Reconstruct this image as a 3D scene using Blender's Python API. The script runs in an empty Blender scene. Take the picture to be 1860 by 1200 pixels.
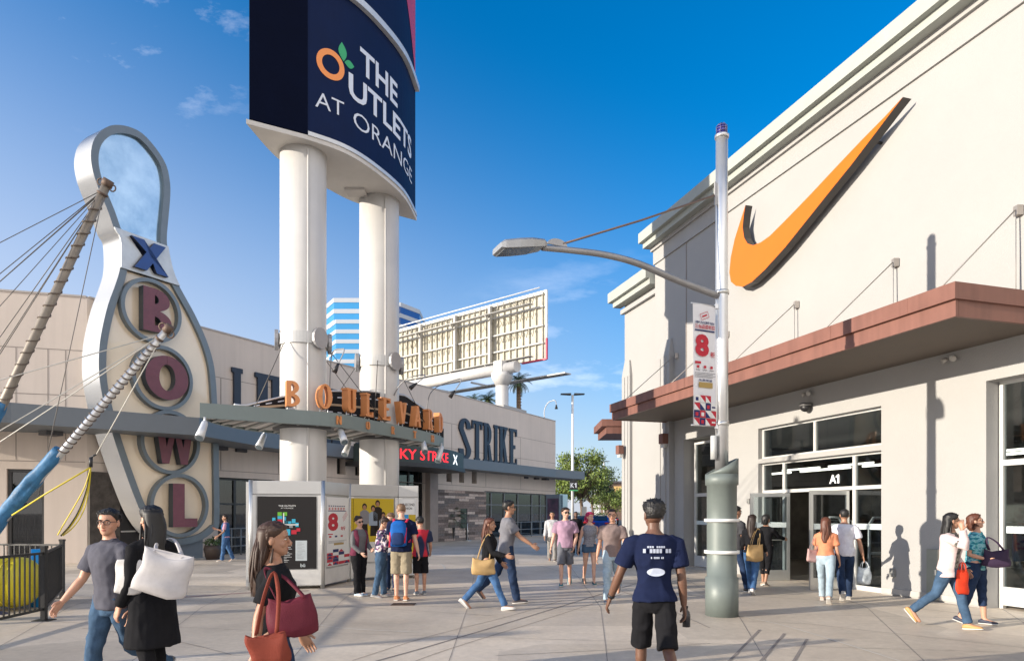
import bpy, math, random
from mathutils import Vector as V, Matrix, noise
R = math.radians
random.seed(7)
S = bpy.context.scene
COL = S.collection
# ------------------------------------------------------------------ camera, sky, sun, exposure
EYE, F, CX, HY = 1.65, 1240.0, 930.0, 932.0          # eye height, focal length and centre in photo pixels
cam = bpy.data.cameras.new('camera'); camo = bpy.data.objects.new('camera', cam); COL.objects.link(camo)
camo.location = (0, 0, EYE); camo.rotation_euler = (R(90), 0, 0)
cam.sensor_width = 36; cam.lens = F/1860*36; cam.shift_y = (HY-600)/1860; cam.clip_end = 5000; cam.clip_start = .05
S.camera = camo
S.view_settings.view_transform = 'Standard'; S.view_settings.look = 'None'
S.view_settings.exposure = 1.02; S.view_settings.gamma = 1
SUND = V((4.52, 1.845, -1.04)).normalized()            # the way the light travels
SUN_EL = math.asin(-SUND.z); SUN_ROT = math.atan2(-SUND.x, -SUND.y)
w = bpy.data.worlds.new('World'); S.world = w; w.use_nodes = True
nt = w.node_tree; nt.nodes.clear()
def N(nt, t, **k):
    n = nt.nodes.new(t)
    for a, b in k.items(): setattr(n, a, b)
    return n
sky = N(nt, 'ShaderNodeTexSky', sky_type='NISHITA', sun_disc=False, sun_elevation=SUN_EL, sun_rotation=SUN_ROT,
        altitude=0, air_density=1.0, dust_density=1.5, ozone_density=4.0)
tc = N(nt, 'ShaderNodeTexCoord'); mp = N(nt, 'ShaderNodeMapping'); mp.inputs['Scale'].default_value = (2.2, 5, 7)
mp.inputs['Rotation'].default_value = (0, .5, .4)
cn = N(nt, 'ShaderNodeTexNoise'); cn.inputs['Scale'].default_value = 1.6; cn.inputs['Detail'].default_value = 9; cn.inputs['Roughness'].default_value = .62
cr = N(nt, 'ShaderNodeValToRGB'); cr.color_ramp.elements[0].position = .55; cr.color_ramp.elements[1].position = .82
cr.color_ramp.elements[1].color = (.55, .55, .55, 1)
# wisps live in two patches of the sky: high on the left, and low over the far end of the plaza
def patch(d, lo, hi):
    dp = N(nt, 'ShaderNodeVectorMath', operation='DOT_PRODUCT'); dp.inputs[1].default_value = V(d).normalized()
    mr = N(nt, 'ShaderNodeMapRange', interpolation_type='SMOOTHSTEP'); mr.inputs['From Min'].default_value = lo; mr.inputs['From Max'].default_value = hi
    nt.links.new(tc.outputs['Generated'], dp.inputs[0]); nt.links.new(dp.outputs['Value'], mr.inputs['Value']); return mr.outputs[0]
pa = patch((-.56, 1, .80), .980, .9985); pb = patch((.12, 1, .1), .955, .999)
ad = N(nt, 'ShaderNodeMath', operation='ADD', use_clamp=True); nt.links.new(pa, ad.inputs[0]); nt.links.new(pb, ad.inputs[1])
mu = N(nt, 'ShaderNodeMath', operation='MULTIPLY'); nt.links.new(ad.outputs[0], mu.inputs[0]); nt.links.new(cr.outputs[0], mu.inputs[1])
hs = N(nt, 'ShaderNodeHueSaturation'); hs.inputs['Saturation'].default_value = 1.45; hs.inputs['Value'].default_value = .94
mx = N(nt, 'ShaderNodeMixRGB'); mx.inputs[2].default_value = (6.5, 6.4, 6.6, 1)
bg = N(nt, 'ShaderNodeBackground'); bg.inputs[1].default_value = .15; wo = N(nt, 'ShaderNodeOutputWorld')
L = nt.links.new
L(tc.outputs['Generated'], mp.inputs[0]); L(mp.outputs[0], cn.inputs['Vector']); L(cn.outputs[0], cr.inputs[0])
L(sky.outputs[0], hs.inputs['Color']); 
# pale haze low in the sky, reaching higher towards the sun side on the left
hd_ = N(nt, 'ShaderNodeVectorMath', operation='DOT_PRODUCT'); hd_.inputs[1].default_value = (.30, 0, 1); L(tc.outputs['Generated'], hd_.inputs[0])
hr_ = N(nt, 'ShaderNodeMapRange', interpolation_type='SMOOTHERSTEP'); hr_.inputs['From Min'].default_value = -.25; hr_.inputs['From Max'].default_value = .62; hr_.inputs['To Min'].default_value = .95; hr_.inputs['To Max'].default_value = 0
L(hd_.outputs['Value'], hr_.inputs['Value']); hm_ = N(nt, 'ShaderNodeMixRGB'); hm_.inputs[2].default_value = (2.5, 2.65, 3.1, 1); L(hr_.outputs[0], hm_.inputs[0]); L(hs.outputs[0], hm_.inputs[1]); 
# unseen bright sky veil added behind the camera to fill the shaded walls
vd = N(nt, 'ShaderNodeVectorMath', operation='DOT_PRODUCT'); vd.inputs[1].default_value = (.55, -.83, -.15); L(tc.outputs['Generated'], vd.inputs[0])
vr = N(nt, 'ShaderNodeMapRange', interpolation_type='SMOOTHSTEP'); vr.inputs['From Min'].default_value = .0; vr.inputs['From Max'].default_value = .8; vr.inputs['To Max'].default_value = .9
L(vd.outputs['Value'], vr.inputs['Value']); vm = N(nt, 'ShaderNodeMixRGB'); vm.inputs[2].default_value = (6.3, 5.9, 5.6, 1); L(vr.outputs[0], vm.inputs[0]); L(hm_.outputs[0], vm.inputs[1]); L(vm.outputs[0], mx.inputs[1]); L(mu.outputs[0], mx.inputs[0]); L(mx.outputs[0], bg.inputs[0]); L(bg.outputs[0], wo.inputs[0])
sl = bpy.data.lights.new('sun', 'SUN'); so = bpy.data.objects.new('sun', sl); COL.objects.link(so)
sl.energy = 3.9; sl.angle = R(.5); sl.color = (1, .90, .76)
so.rotation_euler = SUND.to_track_quat('-Z', 'Y').to_euler(); so.location = (-60, -20, 40)
S.cycles.max_bounces = 8; S.cycles.use_denoising = True

# ------------------------------------------------------------------ helpers
def P(px, py, Y): return V(((px-CX)/F*Y, Y, EYE+(HY-py)/F*Y))
def G(px, py):
    Y = F*EYE/(py-HY); return V(((px-CX)/F*Y, Y, 0))
def GD(px, Y): return V(((px-CX)/F*Y, Y, 0))
class Wall:                                              # a vertical plane  X = a + b*Y, with its outward normal
    def __init__(s, a, b, n): s.a, s.b = a, b; s.n = V((n[0], n[1], 0)).normalized(); s.k = 1/(s.n.x)
    def pt(s, Y, z, off=0): return V((s.a+s.b*Y, Y, z)) + s.n*off
    def hit(s, px, py, off=0):                           # ray of a photo pixel -> (Y of the wall line, z)
        k = (px-CX)/F; Y = (s.a+off*s.k)/(k-s.b); return Y-s.n.y*off, EYE+(HY-py)/F*Y
    def at(s, px, py, off=0): Y, z = s.hit(px, py, off); return s.pt(Y, z, off)
W1 = Wall(11.843, -.3032, (-.957, -.2902))              # sunlit store on the right
W2 = Wall(-27.28, .574, (.867, -.498))                  # shaded building on the left
U1 = V((-.2902, .957, 0)).normalized(); U2 = V((.498, .867, 0)).normalized(); Z = V((0, 0, 1))

MATS = {}
def mat(name, col=(.5,.5,.5), rough=.6, metal=0, var=.12, vs=2.0, bump=0, bs=60, spec=.5, coat=0, streak=0, emit=0, col2=None, rnd=0):
    if name in MATS: return MATS[name]
    m = bpy.data.materials.new(name); m.use_nodes = True; MATS[name] = m
    t = m.node_tree; b = t.nodes['Principled BSDF']; l = t.links.new
    b.inputs['Roughness'].default_value = rough; b.inputs['Metallic'].default_value = metal
    b.inputs['Specular IOR Level'].default_value = spec; b.inputs['Coat Weight'].default_value = coat
    c = N(t, 'ShaderNodeTexCoord'); n1 = N(t, 'ShaderNodeTexNoise'); n1.inputs['Scale'].default_value = vs; n1.inputs['Detail'].default_value = 6
    n1.inputs['Roughness'].default_value = .65
    l(c.outputs['Object'], n1.inputs['Vector'])
    mr = N(t, 'ShaderNodeMapRange'); mr.inputs['From Min'].default_value = .3; mr.inputs['From Max'].default_value = .7
    l(n1.outputs[0], mr.inputs['Value'])
    mx = N(t, 'ShaderNodeMixRGB')
    a2 = col2 or tuple(min(1, x*(1+var)) for x in col); a1 = col if col2 else tuple(x*(1-var) for x in col)
    mx.inputs[1].default_value = (*a1, 1); mx.inputs[2].default_value = (*a2, 1); l(mr.outputs[0], mx.inputs[0])
    out = mx.outputs[0]
    if streak:
        mp = N(t, 'ShaderNodeMapping'); mp.inputs['Scale'].default_value = (5, 5, .25); n3 = N(t, 'ShaderNodeTexNoise'); n3.inputs['Scale'].default_value = 1.2; n3.inputs['Detail'].default_value = 5
        l(c.outputs['Object'], mp.inputs[0]); l(mp.outputs[0], n3.inputs['Vector'])
        r3 = N(t, 'ShaderNodeMapRange'); r3.inputs['From Min'].default_value = .42; r3.inputs['From Max'].default_value = .75; r3.inputs['To Min'].default_value = 1; r3.inputs['To Max'].default_value = 1-streak
        l(n3.outputs[0], r3.inputs['Value']); m3 = N(t, 'ShaderNodeMixRGB', blend_type='MULTIPLY'); m3.inputs[0].default_value = 1
        l(out, m3.inputs[1]); l(r3.outputs[0], m3.inputs[2]); out = m3.outputs[0]
    if rnd:
        g = N(t, 'ShaderNodeNewGeometry'); r4 = N(t, 'ShaderNodeMapRange'); r4.inputs['To Min'].default_value = 1-rnd; r4.inputs['To Max'].default_value = 1+rnd
        l(g.outputs['Random Per Island'], r4.inputs['Value']); m4 = N(t, 'ShaderNodeMixRGB', blend_type='MULTIPLY'); m4.inputs[0].default_value = 1
        l(out, m4.inputs[1]); l(r4.outputs[0], m4.inputs[2]); out = m4.outputs[0]
    l(out, b.inputs['Base Color'])
    rr = N(t, 'ShaderNodeMapRange'); rr.inputs['To Min'].default_value = max(.02, rough-.1); rr.inputs['To Max'].default_value = min(1, rough+.1)
    l(n1.outputs[0], rr.inputs['Value']); l(rr.outputs[0], b.inputs['Roughness'])
    if bump:
        n2 = N(t, 'ShaderNodeTexNoise'); n2.inputs['Scale'].default_value = bs; n2.inputs['Detail'].default_value = 4
        bp = N(t, 'ShaderNodeBump'); bp.inputs['Strength'].default_value = bump; bp.inputs['Distance'].default_value = .01
        l(c.outputs['Object'], n2.inputs['Vector']); l(n2.outputs[0], bp.inputs['Height']); l(bp.outputs[0], b.inputs['Normal'])
    if emit: b.inputs['Emission Color'].default_value = (*col, 1); b.inputs['Emission Strength'].default_value = emit
    return m
def ramp_mat(name, stops, scale=6, rough=.8, kind='noise', stretch=(1,1,1), detail=3):
    if name in MATS: return MATS[name]
    m = bpy.data.materials.new(name); m.use_nodes = True; MATS[name] = m
    t = m.node_tree; b = t.nodes['Principled BSDF']; b.inputs['Roughness'].default_value = rough; l = t.links.new
    c = N(t, 'ShaderNodeTexCoord'); mp = N(t, 'ShaderNodeMapping'); mp.inputs['Scale'].default_value = stretch
    if kind == 'noise': x = N(t, 'ShaderNodeTexNoise'); x.inputs['Detail'].default_value = detail; o = x.outputs[0]
    else: x = N(t, 'ShaderNodeTexVoronoi'); o = x.outputs['Color']
    x.inputs['Scale'].default_value = scale
    r = N(t, 'ShaderNodeValToRGB'); e = r.color_ramp.elements; r.color_ramp.interpolation = 'CONSTANT' if kind != 'noise' else 'LINEAR'
    while len(e) < len(stops): e.new(.5)
    for i, (p, cc) in enumerate(stops): e[i].position = p; e[i].color = (*cc, 1)
    l(c.outputs['Object'], mp.inputs[0]); l(mp.outputs[0], x.inputs['Vector']); l(o, r.inputs[0]); l(r.outputs[0], b.inputs['Base Color'])
    return m
def glass_mat(name, tint=(.75,.8,.82), refl=1.0):
    if name in MATS: return MATS[name]
    m = bpy.data.materials.new(name); m.use_nodes = True; MATS[name] = m; t = m.node_tree; t.nodes.clear(); l = t.links.new
    o = N(t, 'ShaderNodeOutputMaterial'); tr = N(t, 'ShaderNodeBsdfTransparent'); tr.inputs[0].default_value = (*tint, 1)
    gl = N(t, 'ShaderNodeBsdfGlossy'); gl.inputs['Roughness'].default_value = .02; gl.inputs[0].default_value = (refl, refl, refl, 1)
    lw = N(t, 'ShaderNodeLayerWeight'); lw.inputs[0].default_value = .5; pw = N(t, 'ShaderNodeMath', operation='POWER'); pw.inputs[1].default_value = 4; l(lw.outputs['Facing'], pw.inputs[0]); fr = N(t, 'ShaderNodeMath', operation='MULTIPLY_ADD'); fr.inputs[1].default_value = .8; fr.inputs[2].default_value = .055; l(pw.outputs[0], fr.inputs[0]); mx = N(t, 'ShaderNodeMixShader')
    l(fr.outputs[0], mx.inputs[0]); l(tr.outputs[0], mx.inputs[1]); l(gl.outputs[0], mx.inputs[2]); l(mx.outputs[0], o.inputs[0]); return m

ORG = {}
def meta(o, label=None, cat=None, group=None, kind=None):
    if label: o['label'] = label
    if cat: o['category'] = cat
    if group: o['group'] = group
    if kind: o['kind'] = kind
    return o
def thing(name, label, cat, loc, group=None):
    o = bpy.data.objects.new(name, None); COL.objects.link(o); o.location = loc; o.empty_display_size = .2
    ORG[o] = V(loc); return meta(o, label, cat, group)
class MB:
    def __init__(s): s.v = []; s.f = []; s.m = []; s.s = []
    def face(s, idx, m=0, sm=False): s.f.append(idx); s.m.append(m); s.s.append(sm)
    def poly(s, pts, m=0):
        b = len(s.v); s.v += [V(p) for p in pts]; s.face(list(range(b, b+len(pts))), m)
    def hexa(s, c, m=0):                                 # 8 corners: bottom ring of 4, top ring of 4
        b = len(s.v); s.v += [V(p) for p in c]
        for q in ((3,2,1,0),(4,5,6,7),(0,1,5,4),(1,2,6,5),(2,3,7,6),(3,0,4,7)): s.face([b+i for i in q], m)
    def box(s, o, ax, ay, az, m=0):
        o, ax, ay, az = V(o), V(ax), V(ay), V(az)
        s.hexa([o, o+ax, o+ax+ay, o+ay, o+az, o+ax+az, o+ax+ay+az, o+ay+az], m)
    def cbox(s, c, sx, sy, sz, m=0, ux=V((1,0,0)), uy=V((0,1,0)), uz=Z):
        s.box(V(c)-ux*sx/2-uy*sy/2-uz*sz/2, ux*sx, uy*sy, uz*sz, m)
    def prism(s, pts, d, m=0, ms=None, sm=False):        # polygon pts extruded by vector d
        n = len(pts); b = len(s.v); d = V(d); s.v += [V(p) for p in pts] + [V(p)+d for p in pts]
        s.face(list(range(b, b+n))[::-1], m); s.face(list(range(b+n, b+2*n)), m)
        for i in range(n): j = (i+1) % n; s.face([b+i, b+j, b+n+j, b+n+i], m if ms is None else ms, sm)
    def strip(s, a, b, m=0, sm=False):                   # quads between two polylines
        n = len(a); o = len(s.v); s.v += [V(p) for p in a] + [V(p) for p in b]
        for i in range(n-1): s.face([o+i, o+i+1, o+n+i+1, o+n+i], m, sm)
    def slab(s, a, b, up, m=0):                          # thick ribbon between polylines a and b, raised by up
        up = V(up); a2 = [V(p)+up for p in a]; b2 = [V(p)+up for p in b]; n = len(a); o = len(s.v)
        s.v += [V(p) for p in a] + [V(p) for p in b] + a2 + b2
        for i in range(n-1):
            A, B, C, D = o+i, o+n+i, o+2*n+i, o+3*n+i
            s.face([A, B, B+1, A+1], m); s.face([C, C+1, D+1, D], m); s.face([A, A+1, C+1, C], m); s.face([B+1, B, D, D+1], m)
        for i in (0, n-1):
            q = [o+i, o+2*n+i, o+3*n+i, o+n+i]; s.face(q if i == 0 else q[::-1], m)
    def loft(s, rings, m=0, cap=True, sm=True):
        n = len(rings[0]); b = len(s.v)
        for r in rings: s.v += [V(p) for p in r]
        for k in range(len(rings)-1):
            for i in range(n):
                j = (i+1) % n; s.face([b+k*n+i, b+k*n+j, b+(k+1)*n+j, b+(k+1)*n+i], m, sm)
        if cap: s.face([b+i for i in range(n)][::-1], m, False); e = b+(len(rings)-1)*n; s.face([e+i for i in range(n)], m, False)
    def tube(s, pts, r, n=10, ref=None, m=0, round_=False, cap=True):
        pts = [V(p) for p in pts]; rings = []; k = len(pts)
        rs = list(r) if isinstance(r, (list, tuple)) else [r]*k
        a = None
        if round_:                                       # rounded ends
            def rr(x, f): return (x[0]*f, x[1]*f) if isinstance(x, tuple) else x*f
            def mx(x): return max(x) if isinstance(x, tuple) else x
            d0 = (pts[0]-pts[1]).normalized(); d1 = (pts[-1]-pts[-2]).normalized(); q0, q1 = mx(rs[0]), mx(rs[-1])
            pts = [pts[0]+d0*q0*.92, pts[0]+d0*q0*.6]+pts+[pts[-1]+d1*q1*.6, pts[-1]+d1*q1*.92]
            rs = [rr(rs[0],.35), rr(rs[0],.8)]+rs+[rr(rs[-1],.8), rr(rs[-1],.35)]; k = len(pts)
        for i, p in enumerate(pts):
            t = (pts[min(i+1, k-1)]-pts[max(i-1, 0)]).normalized()
            if a is None:
                q = V(ref) if ref else (V((1,0,0)) if abs(t.x) < .9 else V((0,1,0)))
            else: q = a
            a = (q-t*q.dot(t)).normalized(); bb = t.cross(a)
            ra, rb = rs[i] if isinstance(rs[i], tuple) else (rs[i], rs[i])
            rings.append([p+a*(math.cos(2*math.pi*j/n)*ra)+bb*(math.sin(2*math.pi*j/n)*rb) for j in range(n)])
        s.loft(rings, m, cap)
    def ell(s, c, rx, ry, rz, nu=12, nv=8, m=0, M=None):
        rings = []
        for i in range(nv+1):
            th = math.pi*(i+.02*(i == 0)-.02*(i == nv))/nv; r = []
            for j in range(nu):
                ph = 2*math.pi*j/nu; q = V((rx*math.sin(th)*math.cos(ph), ry*math.sin(th)*math.sin(ph), -rz*math.cos(th)))
                r.append(V(c)+(M @ q if M else q))
            rings.append(r)
        s.loft(rings, m, True)
    def cyl(s, c, r, h, n=20, m=0, r2=None): s.tube([c, V(c)+V((0,0,h))], [r, r if r2 is None else r2], n, None, m)
    def lathe(s, c, prof, n=24, m=0, sm=True): s.loft([[V(c)+V((math.cos(2*math.pi*j/n)*r, math.sin(2*math.pi*j/n)*r, z)) for j in range(n)] for r, z in prof], m, True, sm)
    def join(s, o, dm=0):
        b = len(s.v); s.v += o.v; s.f += [[i+b for i in f] for f in o.f]; s.m += [i+dm for i in o.m]; s.s += o.s
    def mapv(s, fn): s.v = [V(fn(p)) for p in s.v]; return s
    def build(s, name, mats, parent=None, org=None, local=False, bevel=0):
        if not isinstance(mats, (list, tuple)): mats = [mats]
        if local: o0 = V((0,0,0))
        elif parent is not None: o0 = ORG[parent]
        elif org is not None: o0 = V(org)
        else:
            xs = [p.x for p in s.v]; ys = [p.y for p in s.v]; zs = [p.z for p in s.v]
            o0 = V(((min(xs)+max(xs))/2, (min(ys)+max(ys))/2, min(zs)))
        me = bpy.data.meshes.new(name); me.from_pydata([p-o0 for p in s.v], [], s.f)
        me.polygons.foreach_set('material_index', s.m); me.polygons.foreach_set('use_smooth', s.s)
        for q in mats: me.materials.append(q)
        me.update()
        o = bpy.data.objects.new(name, me); COL.objects.link(o)
        if parent is not None: o.parent = parent; ORG[o] = ORG[parent]
        else: o.location = V((0,0,0)) if local else o0; ORG[o] = V((0,0,0)) if local else o0
        if bevel:
            bv = o.modifiers.new('bevel', 'BEVEL'); bv.width = bevel; bv.segments = 2; bv.limit_method = 'ANGLE'; bv.angle_limit = R(40)
        return o
def eval_mesh(o):
    dg = bpy.context.evaluated_depsgraph_get(); return bpy.data.meshes.new_from_object(o.evaluated_get(dg))
def text_geo(body, size=1, bold=0, res=3):               # flat letter outlines from the built-in font -> verts, faces, box
    cu = bpy.data.curves.new('t', 'FONT'); cu.body = body; cu.size = size; cu.offset = bold; cu.resolution_u = res
    o = bpy.data.objects.new('t', cu); COL.objects.link(o); bpy.context.view_layer.update(); me = eval_mesh(o)
    v = [p.co.copy() for p in me.vertices]; f = [list(p.vertices) for p in me.polygons if p.normal.z > 0]
    bpy.data.objects.remove(o); bpy.data.curves.remove(cu); bpy.data.meshes.remove(me)
    if not v: return [], [], (0,0,1,1)
    return v, f, (min(p.x for p in v), min(p.y for p in v), max(p.x for p in v), max(p.y for p in v))
def text_on(mb, body, fn, x, y, width=None, height=None, bold=0, m=0, align='L'):
    v, f, (x0, y0, x1, y1) = text_geo(body, 1, bold)
    if not v: return
    sy = (height or (width/(x1-x0)*(y1-y0)))/(y1-y0); sx = width/(x1-x0) if width else sy
    wd = (x1-x0)*sx; dx = x-(wd/2 if align == 'C' else 0); b = len(mb.v)
    mb.v += [V(fn(dx+(p.x-x0)*sx, y+(p.y-y0)*sy)) for p in v]
    for q in f: mb.face([b+i for i in q], m)
# slab-serif letters made of strips and arcs in a unit-high box
def arc(cx, cy, ro, so, ri, si, a0, a1, n=14):
    o = []
    for i in range(n):
        a, b = R(a0+(a1-a0)*i/n), R(a0+(a1-a0)*(i+1)/n)
        o.append([(cx+ri*math.cos(a), cy+si*math.sin(a)), (cx+ro*math.cos(a), cy+so*math.sin(a)), (cx+ro*math.cos(b), cy+so*math.sin(b)), (cx+ri*math.cos(b), cy+si*math.sin(b))])
    return o
def rc(x0, y0, x1, y1): return [[(x0,y0),(x1,y0),(x1,y1),(x0,y1)]]
def qd(*p): return [list(p)]
def glyph(c, t=.15, h=.09, sl=1):
    st = lambda x: rc(x, h if sl else 0, x+t, 1-h if sl else 1)
    sb = lambda x: (rc(x-.05, 0, x+t+.05, h)+rc(x-.05, 1-h, x+t+.05, 1)) if sl else []
    if c == 'L': return st(.06)+(sb(.06)[1:] if sl else [])+rc(.01 if sl else .06+t, 0, .46, h if sl else t)+(rc(.38, h, .46, h+.14) if sl else rc(.06+t,0,.06+t+.001,.001)), .48
    if c == 'I': return st(.06)+sb(.06), .12+t
    if c == 'U': return rc(.04,.22,.04+t,1-h)+rc(.46-t,.22,.46,1-h)+rc(0,1-h,.08+t,1)+rc(.42-t,1-h,.5,1)+arc(.25,.22,.21,.22,.21-t,.22-t*.8,180,360), .5
    if c == 'C': return arc(.25,.72,.24,.28,.24-t,.28-h,10,180)+arc(.25,.28,.24,.28,.24-t,.28-h,180,350)+rc(.01,.28,.01+t,.72), .5
    if c == 'O': return arc(.25,.72,.24,.28,.24-t,.28-h,0,180)+arc(.25,.28,.24,.28,.24-t,.28-h,180,360)+rc(.01,.28,.01+t,.72)+rc(.49-t,.28,.49,.72), .5
    if c == 'Oval' or c == '0': return arc(.25,.5,.25,.5,.25-t,.5-h,0,360,28), .5
    if c == 'Q': return arc(.32,.5,.32,.5,.32-t,.5-t,0,360,28), .64
    if c == 'K': return st(.06)+sb(.06)+qd((.06+t,.36),(.06+t,.54),(.34,1-h),(.34+t,1-h))+qd((.17+t*.5,.52),(.24+t*.8,.62),(.38+t,h),(.36,h))+rc(.32,0,.44+t,h)+rc(.3,1-h,.4+t,1), .46+t
    if c == 'Y': return qd((.03,1-h),(.03+t,1-h),(.27+t/2,.45),(.27-t/2,.45))+qd((.51-t,1-h),(.51,1-h),(.27+t/2,.45),(.27-t/2+.001,.45))+rc(.27-t/2,h,.27+t/2,.45)+rc(.27-t/2-.05,0,.27+t/2+.05,h)+rc(0,1-h,.07+t,1)+rc(.47-t,1-h,.54,1), .54
    if c == 'S': return arc(.24,.74,.23,.26,.23-t,.26-h,5,180)+qd((.01,.74),(.01+t,.74),(.47,.26),(.47-t,.26))+arc(.24,.26,.23,.26,.23-t,.26-h,180,360), .48
    if c == 'T': return rc(0,1-h,.5,1)+rc(0,.8,.07,1-h)+rc(.43,.8,.5,1-h)+rc(.25-t/2,h,.25+t/2,1-h)+rc(.2-t/2,0,.3+t/2,h), .5
    if c == 'R': return st(.06)+sb(.06)+arc(.06+t,.72,.42-t,.28,.42-2*t,.28-h,-90,90)+qd((.1+t,.46),(.22+t,.46),(.34+t,h),(.34,h))+rc(.32,0,.4+t,h), .42+t
    if c == 'E': return st(.06)+(rc(.01,0,.46,h)+rc(.01,1-h,.46,1) if sl else rc(.06+t,0,.46,t*.8)+rc(.06+t,1-t*.8,.46,1))+rc(.06+t,.46,.36,.56)+(rc(.39,h,.46,h+.12)+rc(.39,1-h-.12,.46,1-h)), .48
    if c == 'B': return rc(.06,0,.06+t,1)+arc(.06+t,.745,.40-t,.255,.40-2*t,.255-h*1.3,-90,90)+arc(.06+t,.255,.43-t,.255,.43-2*t,.255-h*1.3,-90,90), .5
    if c == 'D': return rc(.04,0,.04+t,1)+arc(.04+t,.5,.46-t,.5,.46-2*t,.5-h,-90,90,18), .5
    if c == 'V': return qd((0,1),(t,1),(.25+t/2,0),(.25-t/2,0))+qd((.5-t,1),(.5,1),(.25+t/2,0),(.25-t/2,.001)), .5
    if c == 'A': return qd((0,0),(t,0),(.25+t/2,1),(.25-t/2,1))+qd((.5-t,0),(.5,0),(.25+t/2,1),(.25-t/2,.999))+rc(.14,.25,.36,.36), .5
    if c == 'N': return rc(0,0,t,1)+rc(.5-t,0,.5,1)+qd((t*.9,1),(t*.9,.7),(.5-t*.9,0),(.5-t*.9,.3)), .5
    if c == 'H': return rc(0,0,t,1)+rc(.5-t,0,.5,1)+rc(t,.44,.5-t,.57), .5
    if c == 'X': return qd((0,0),(t*1.25,0),(.7,1),(.7-t*1.25,1))+qd((0,1),(.7,0),(.7-t*1.25,0),(t*1.25,1))[::-1], .7
    if c == 'W': return qd((0,1),(t*.9,1),(.2+t*.5,0),(.2-t*.4,0))+qd((.4-t*.3,1),(.4+t*.4,1),(.2+t*.5,0),(.2-t*.3,0))+qd((.4-t*.4,1),(.4+t*.3,1),(.6+t*.3,0),(.6-t*.5,0))+qd((.8-t*.9,1),(.8,1),(.6+t*.4,0),(.6-t*.5,0)), .8
    return rc(0,0,.3,1), .3
def put_glyph(mb, c, fn, x, y, w, h, d, t=.15, hh=.09, sl=1, m=0, ms=None):  # fn(x, y, depth) -> point; returns nothing
    ps, gw = glyph(c, t, hh, sl)
    for i, q in enumerate(ps):
        e = (i % 7)*.0012
        a = [fn(x+p[0]/gw*w, y+p[1]*h, e*.3) for p in q]; b = [fn(x+p[0]/gw*w, y+p[1]*h, d+e) for p in q]
        n = len(q); o = len(mb.v); mb.v += [V(k) for k in a+b]
        mb.face([o+k for k in range(n)][::-1], m if ms is None else ms); mb.face([o+n+k for k in range(n)], m)
        for k in range(n): j = (k+1) % n; mb.face([o+k, o+j, o+n+j, o+n+k], m if ms is None else ms)
def wall_with_holes(mb, wl, y0, y1, z0, z1, holes, off, thick, m=0):    # boxes round the holes, butted edge to edge
    ys = sorted(set([y0, y1]+[q for h in holes for q in h[:2] if y0 < q < y1]))
    for a, b in zip(ys, ys[1:]):
        hz = sorted([(h[2], h[3]) for h in holes if h[0] < (a+b)/2 < h[1]]); z = z0; seg = []
        for lo, hi in hz:
            if lo > z: seg.append((z, lo))
            z = max(z, hi)
        if z < z1: seg.append((z, z1))
        for lo, hi in seg:
            p, q = wl.pt(a, lo, off), wl.pt(b, lo, off); mb.box(p, q-p, wl.n*-thick, V((0,0,hi-lo)), m)
# ------------------------------------------------------------------ materials of the place
STUC = mat('cream_stucco', (.335,.330,.321), .85, var=.035, vs=.5, bump=.6, bs=45, streak=0)
STUC2 = mat('pinkish_stucco', (.60,.52,.455), .85, var=.05, vs=.5, bump=.3, bs=40, streak=.06)
JOINT = mat('dark_joint', (.22,.19,.17), .9)
CORN = mat('grey_green_cornice', (.34,.36,.33), .7, var=.06)
COPPER = mat('copper_cladding', (.20,.092,.07), .5, var=.12, vs=1.2, streak=.22, spec=.4)
SOFF = mat('brown_soffit', (.13,.105,.085), .75, var=.1)
ALU = mat('brushed_aluminium', (.62,.63,.62), .35, .9, var=.04)
FRAME = mat('white_window_frame', (.62,.62,.60), .45, .3, var=.04)
DARKFR = mat('dark_bronze_frame', (.05,.05,.05), .4, .5)
GLASS = glass_mat('store_glass', (.72,.77,.78)); DGLASS = glass_mat('tinted_glass', (.35,.38,.40))
BLACK = mat('black_paint', (.015,.015,.017), .45)
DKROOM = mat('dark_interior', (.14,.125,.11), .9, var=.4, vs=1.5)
SLATE = mat('slate_blue_metal', (.14,.16,.18), .5, .2, var=.06)
STEELP = mat('silver_paint', (.62,.63,.64), .32, .75, var=.05, vs=4)
GREENP = mat('grey_green_paint', (.14,.165,.155), .5, .1, var=.07, vs=2.5, streak=.12)
WHITEP = mat('white_steel_paint', (.55,.54,.525), .4, var=.05, vs=1.3, streak=.1)
CABLE = mat('steel_cable', (.10,.09,.08), .5, .6)
NAVY = mat('navy_sign_face', (.003,.005,.016), .7, var=.1, spec=.03); NAVY2 = mat('navy_front_face', (.005,.013,.05), .6, var=.1, spec=.08)  # near-black for the sign's end panel, bluer navy for its cabinet
SIGNW = mat('white_lettering', (.56,.60,.68), .5, var=.02)
LAMPTUBE = mat('fluorescent_tube', (1,.9,.75), .5, var=0, emit=2.6)
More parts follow.
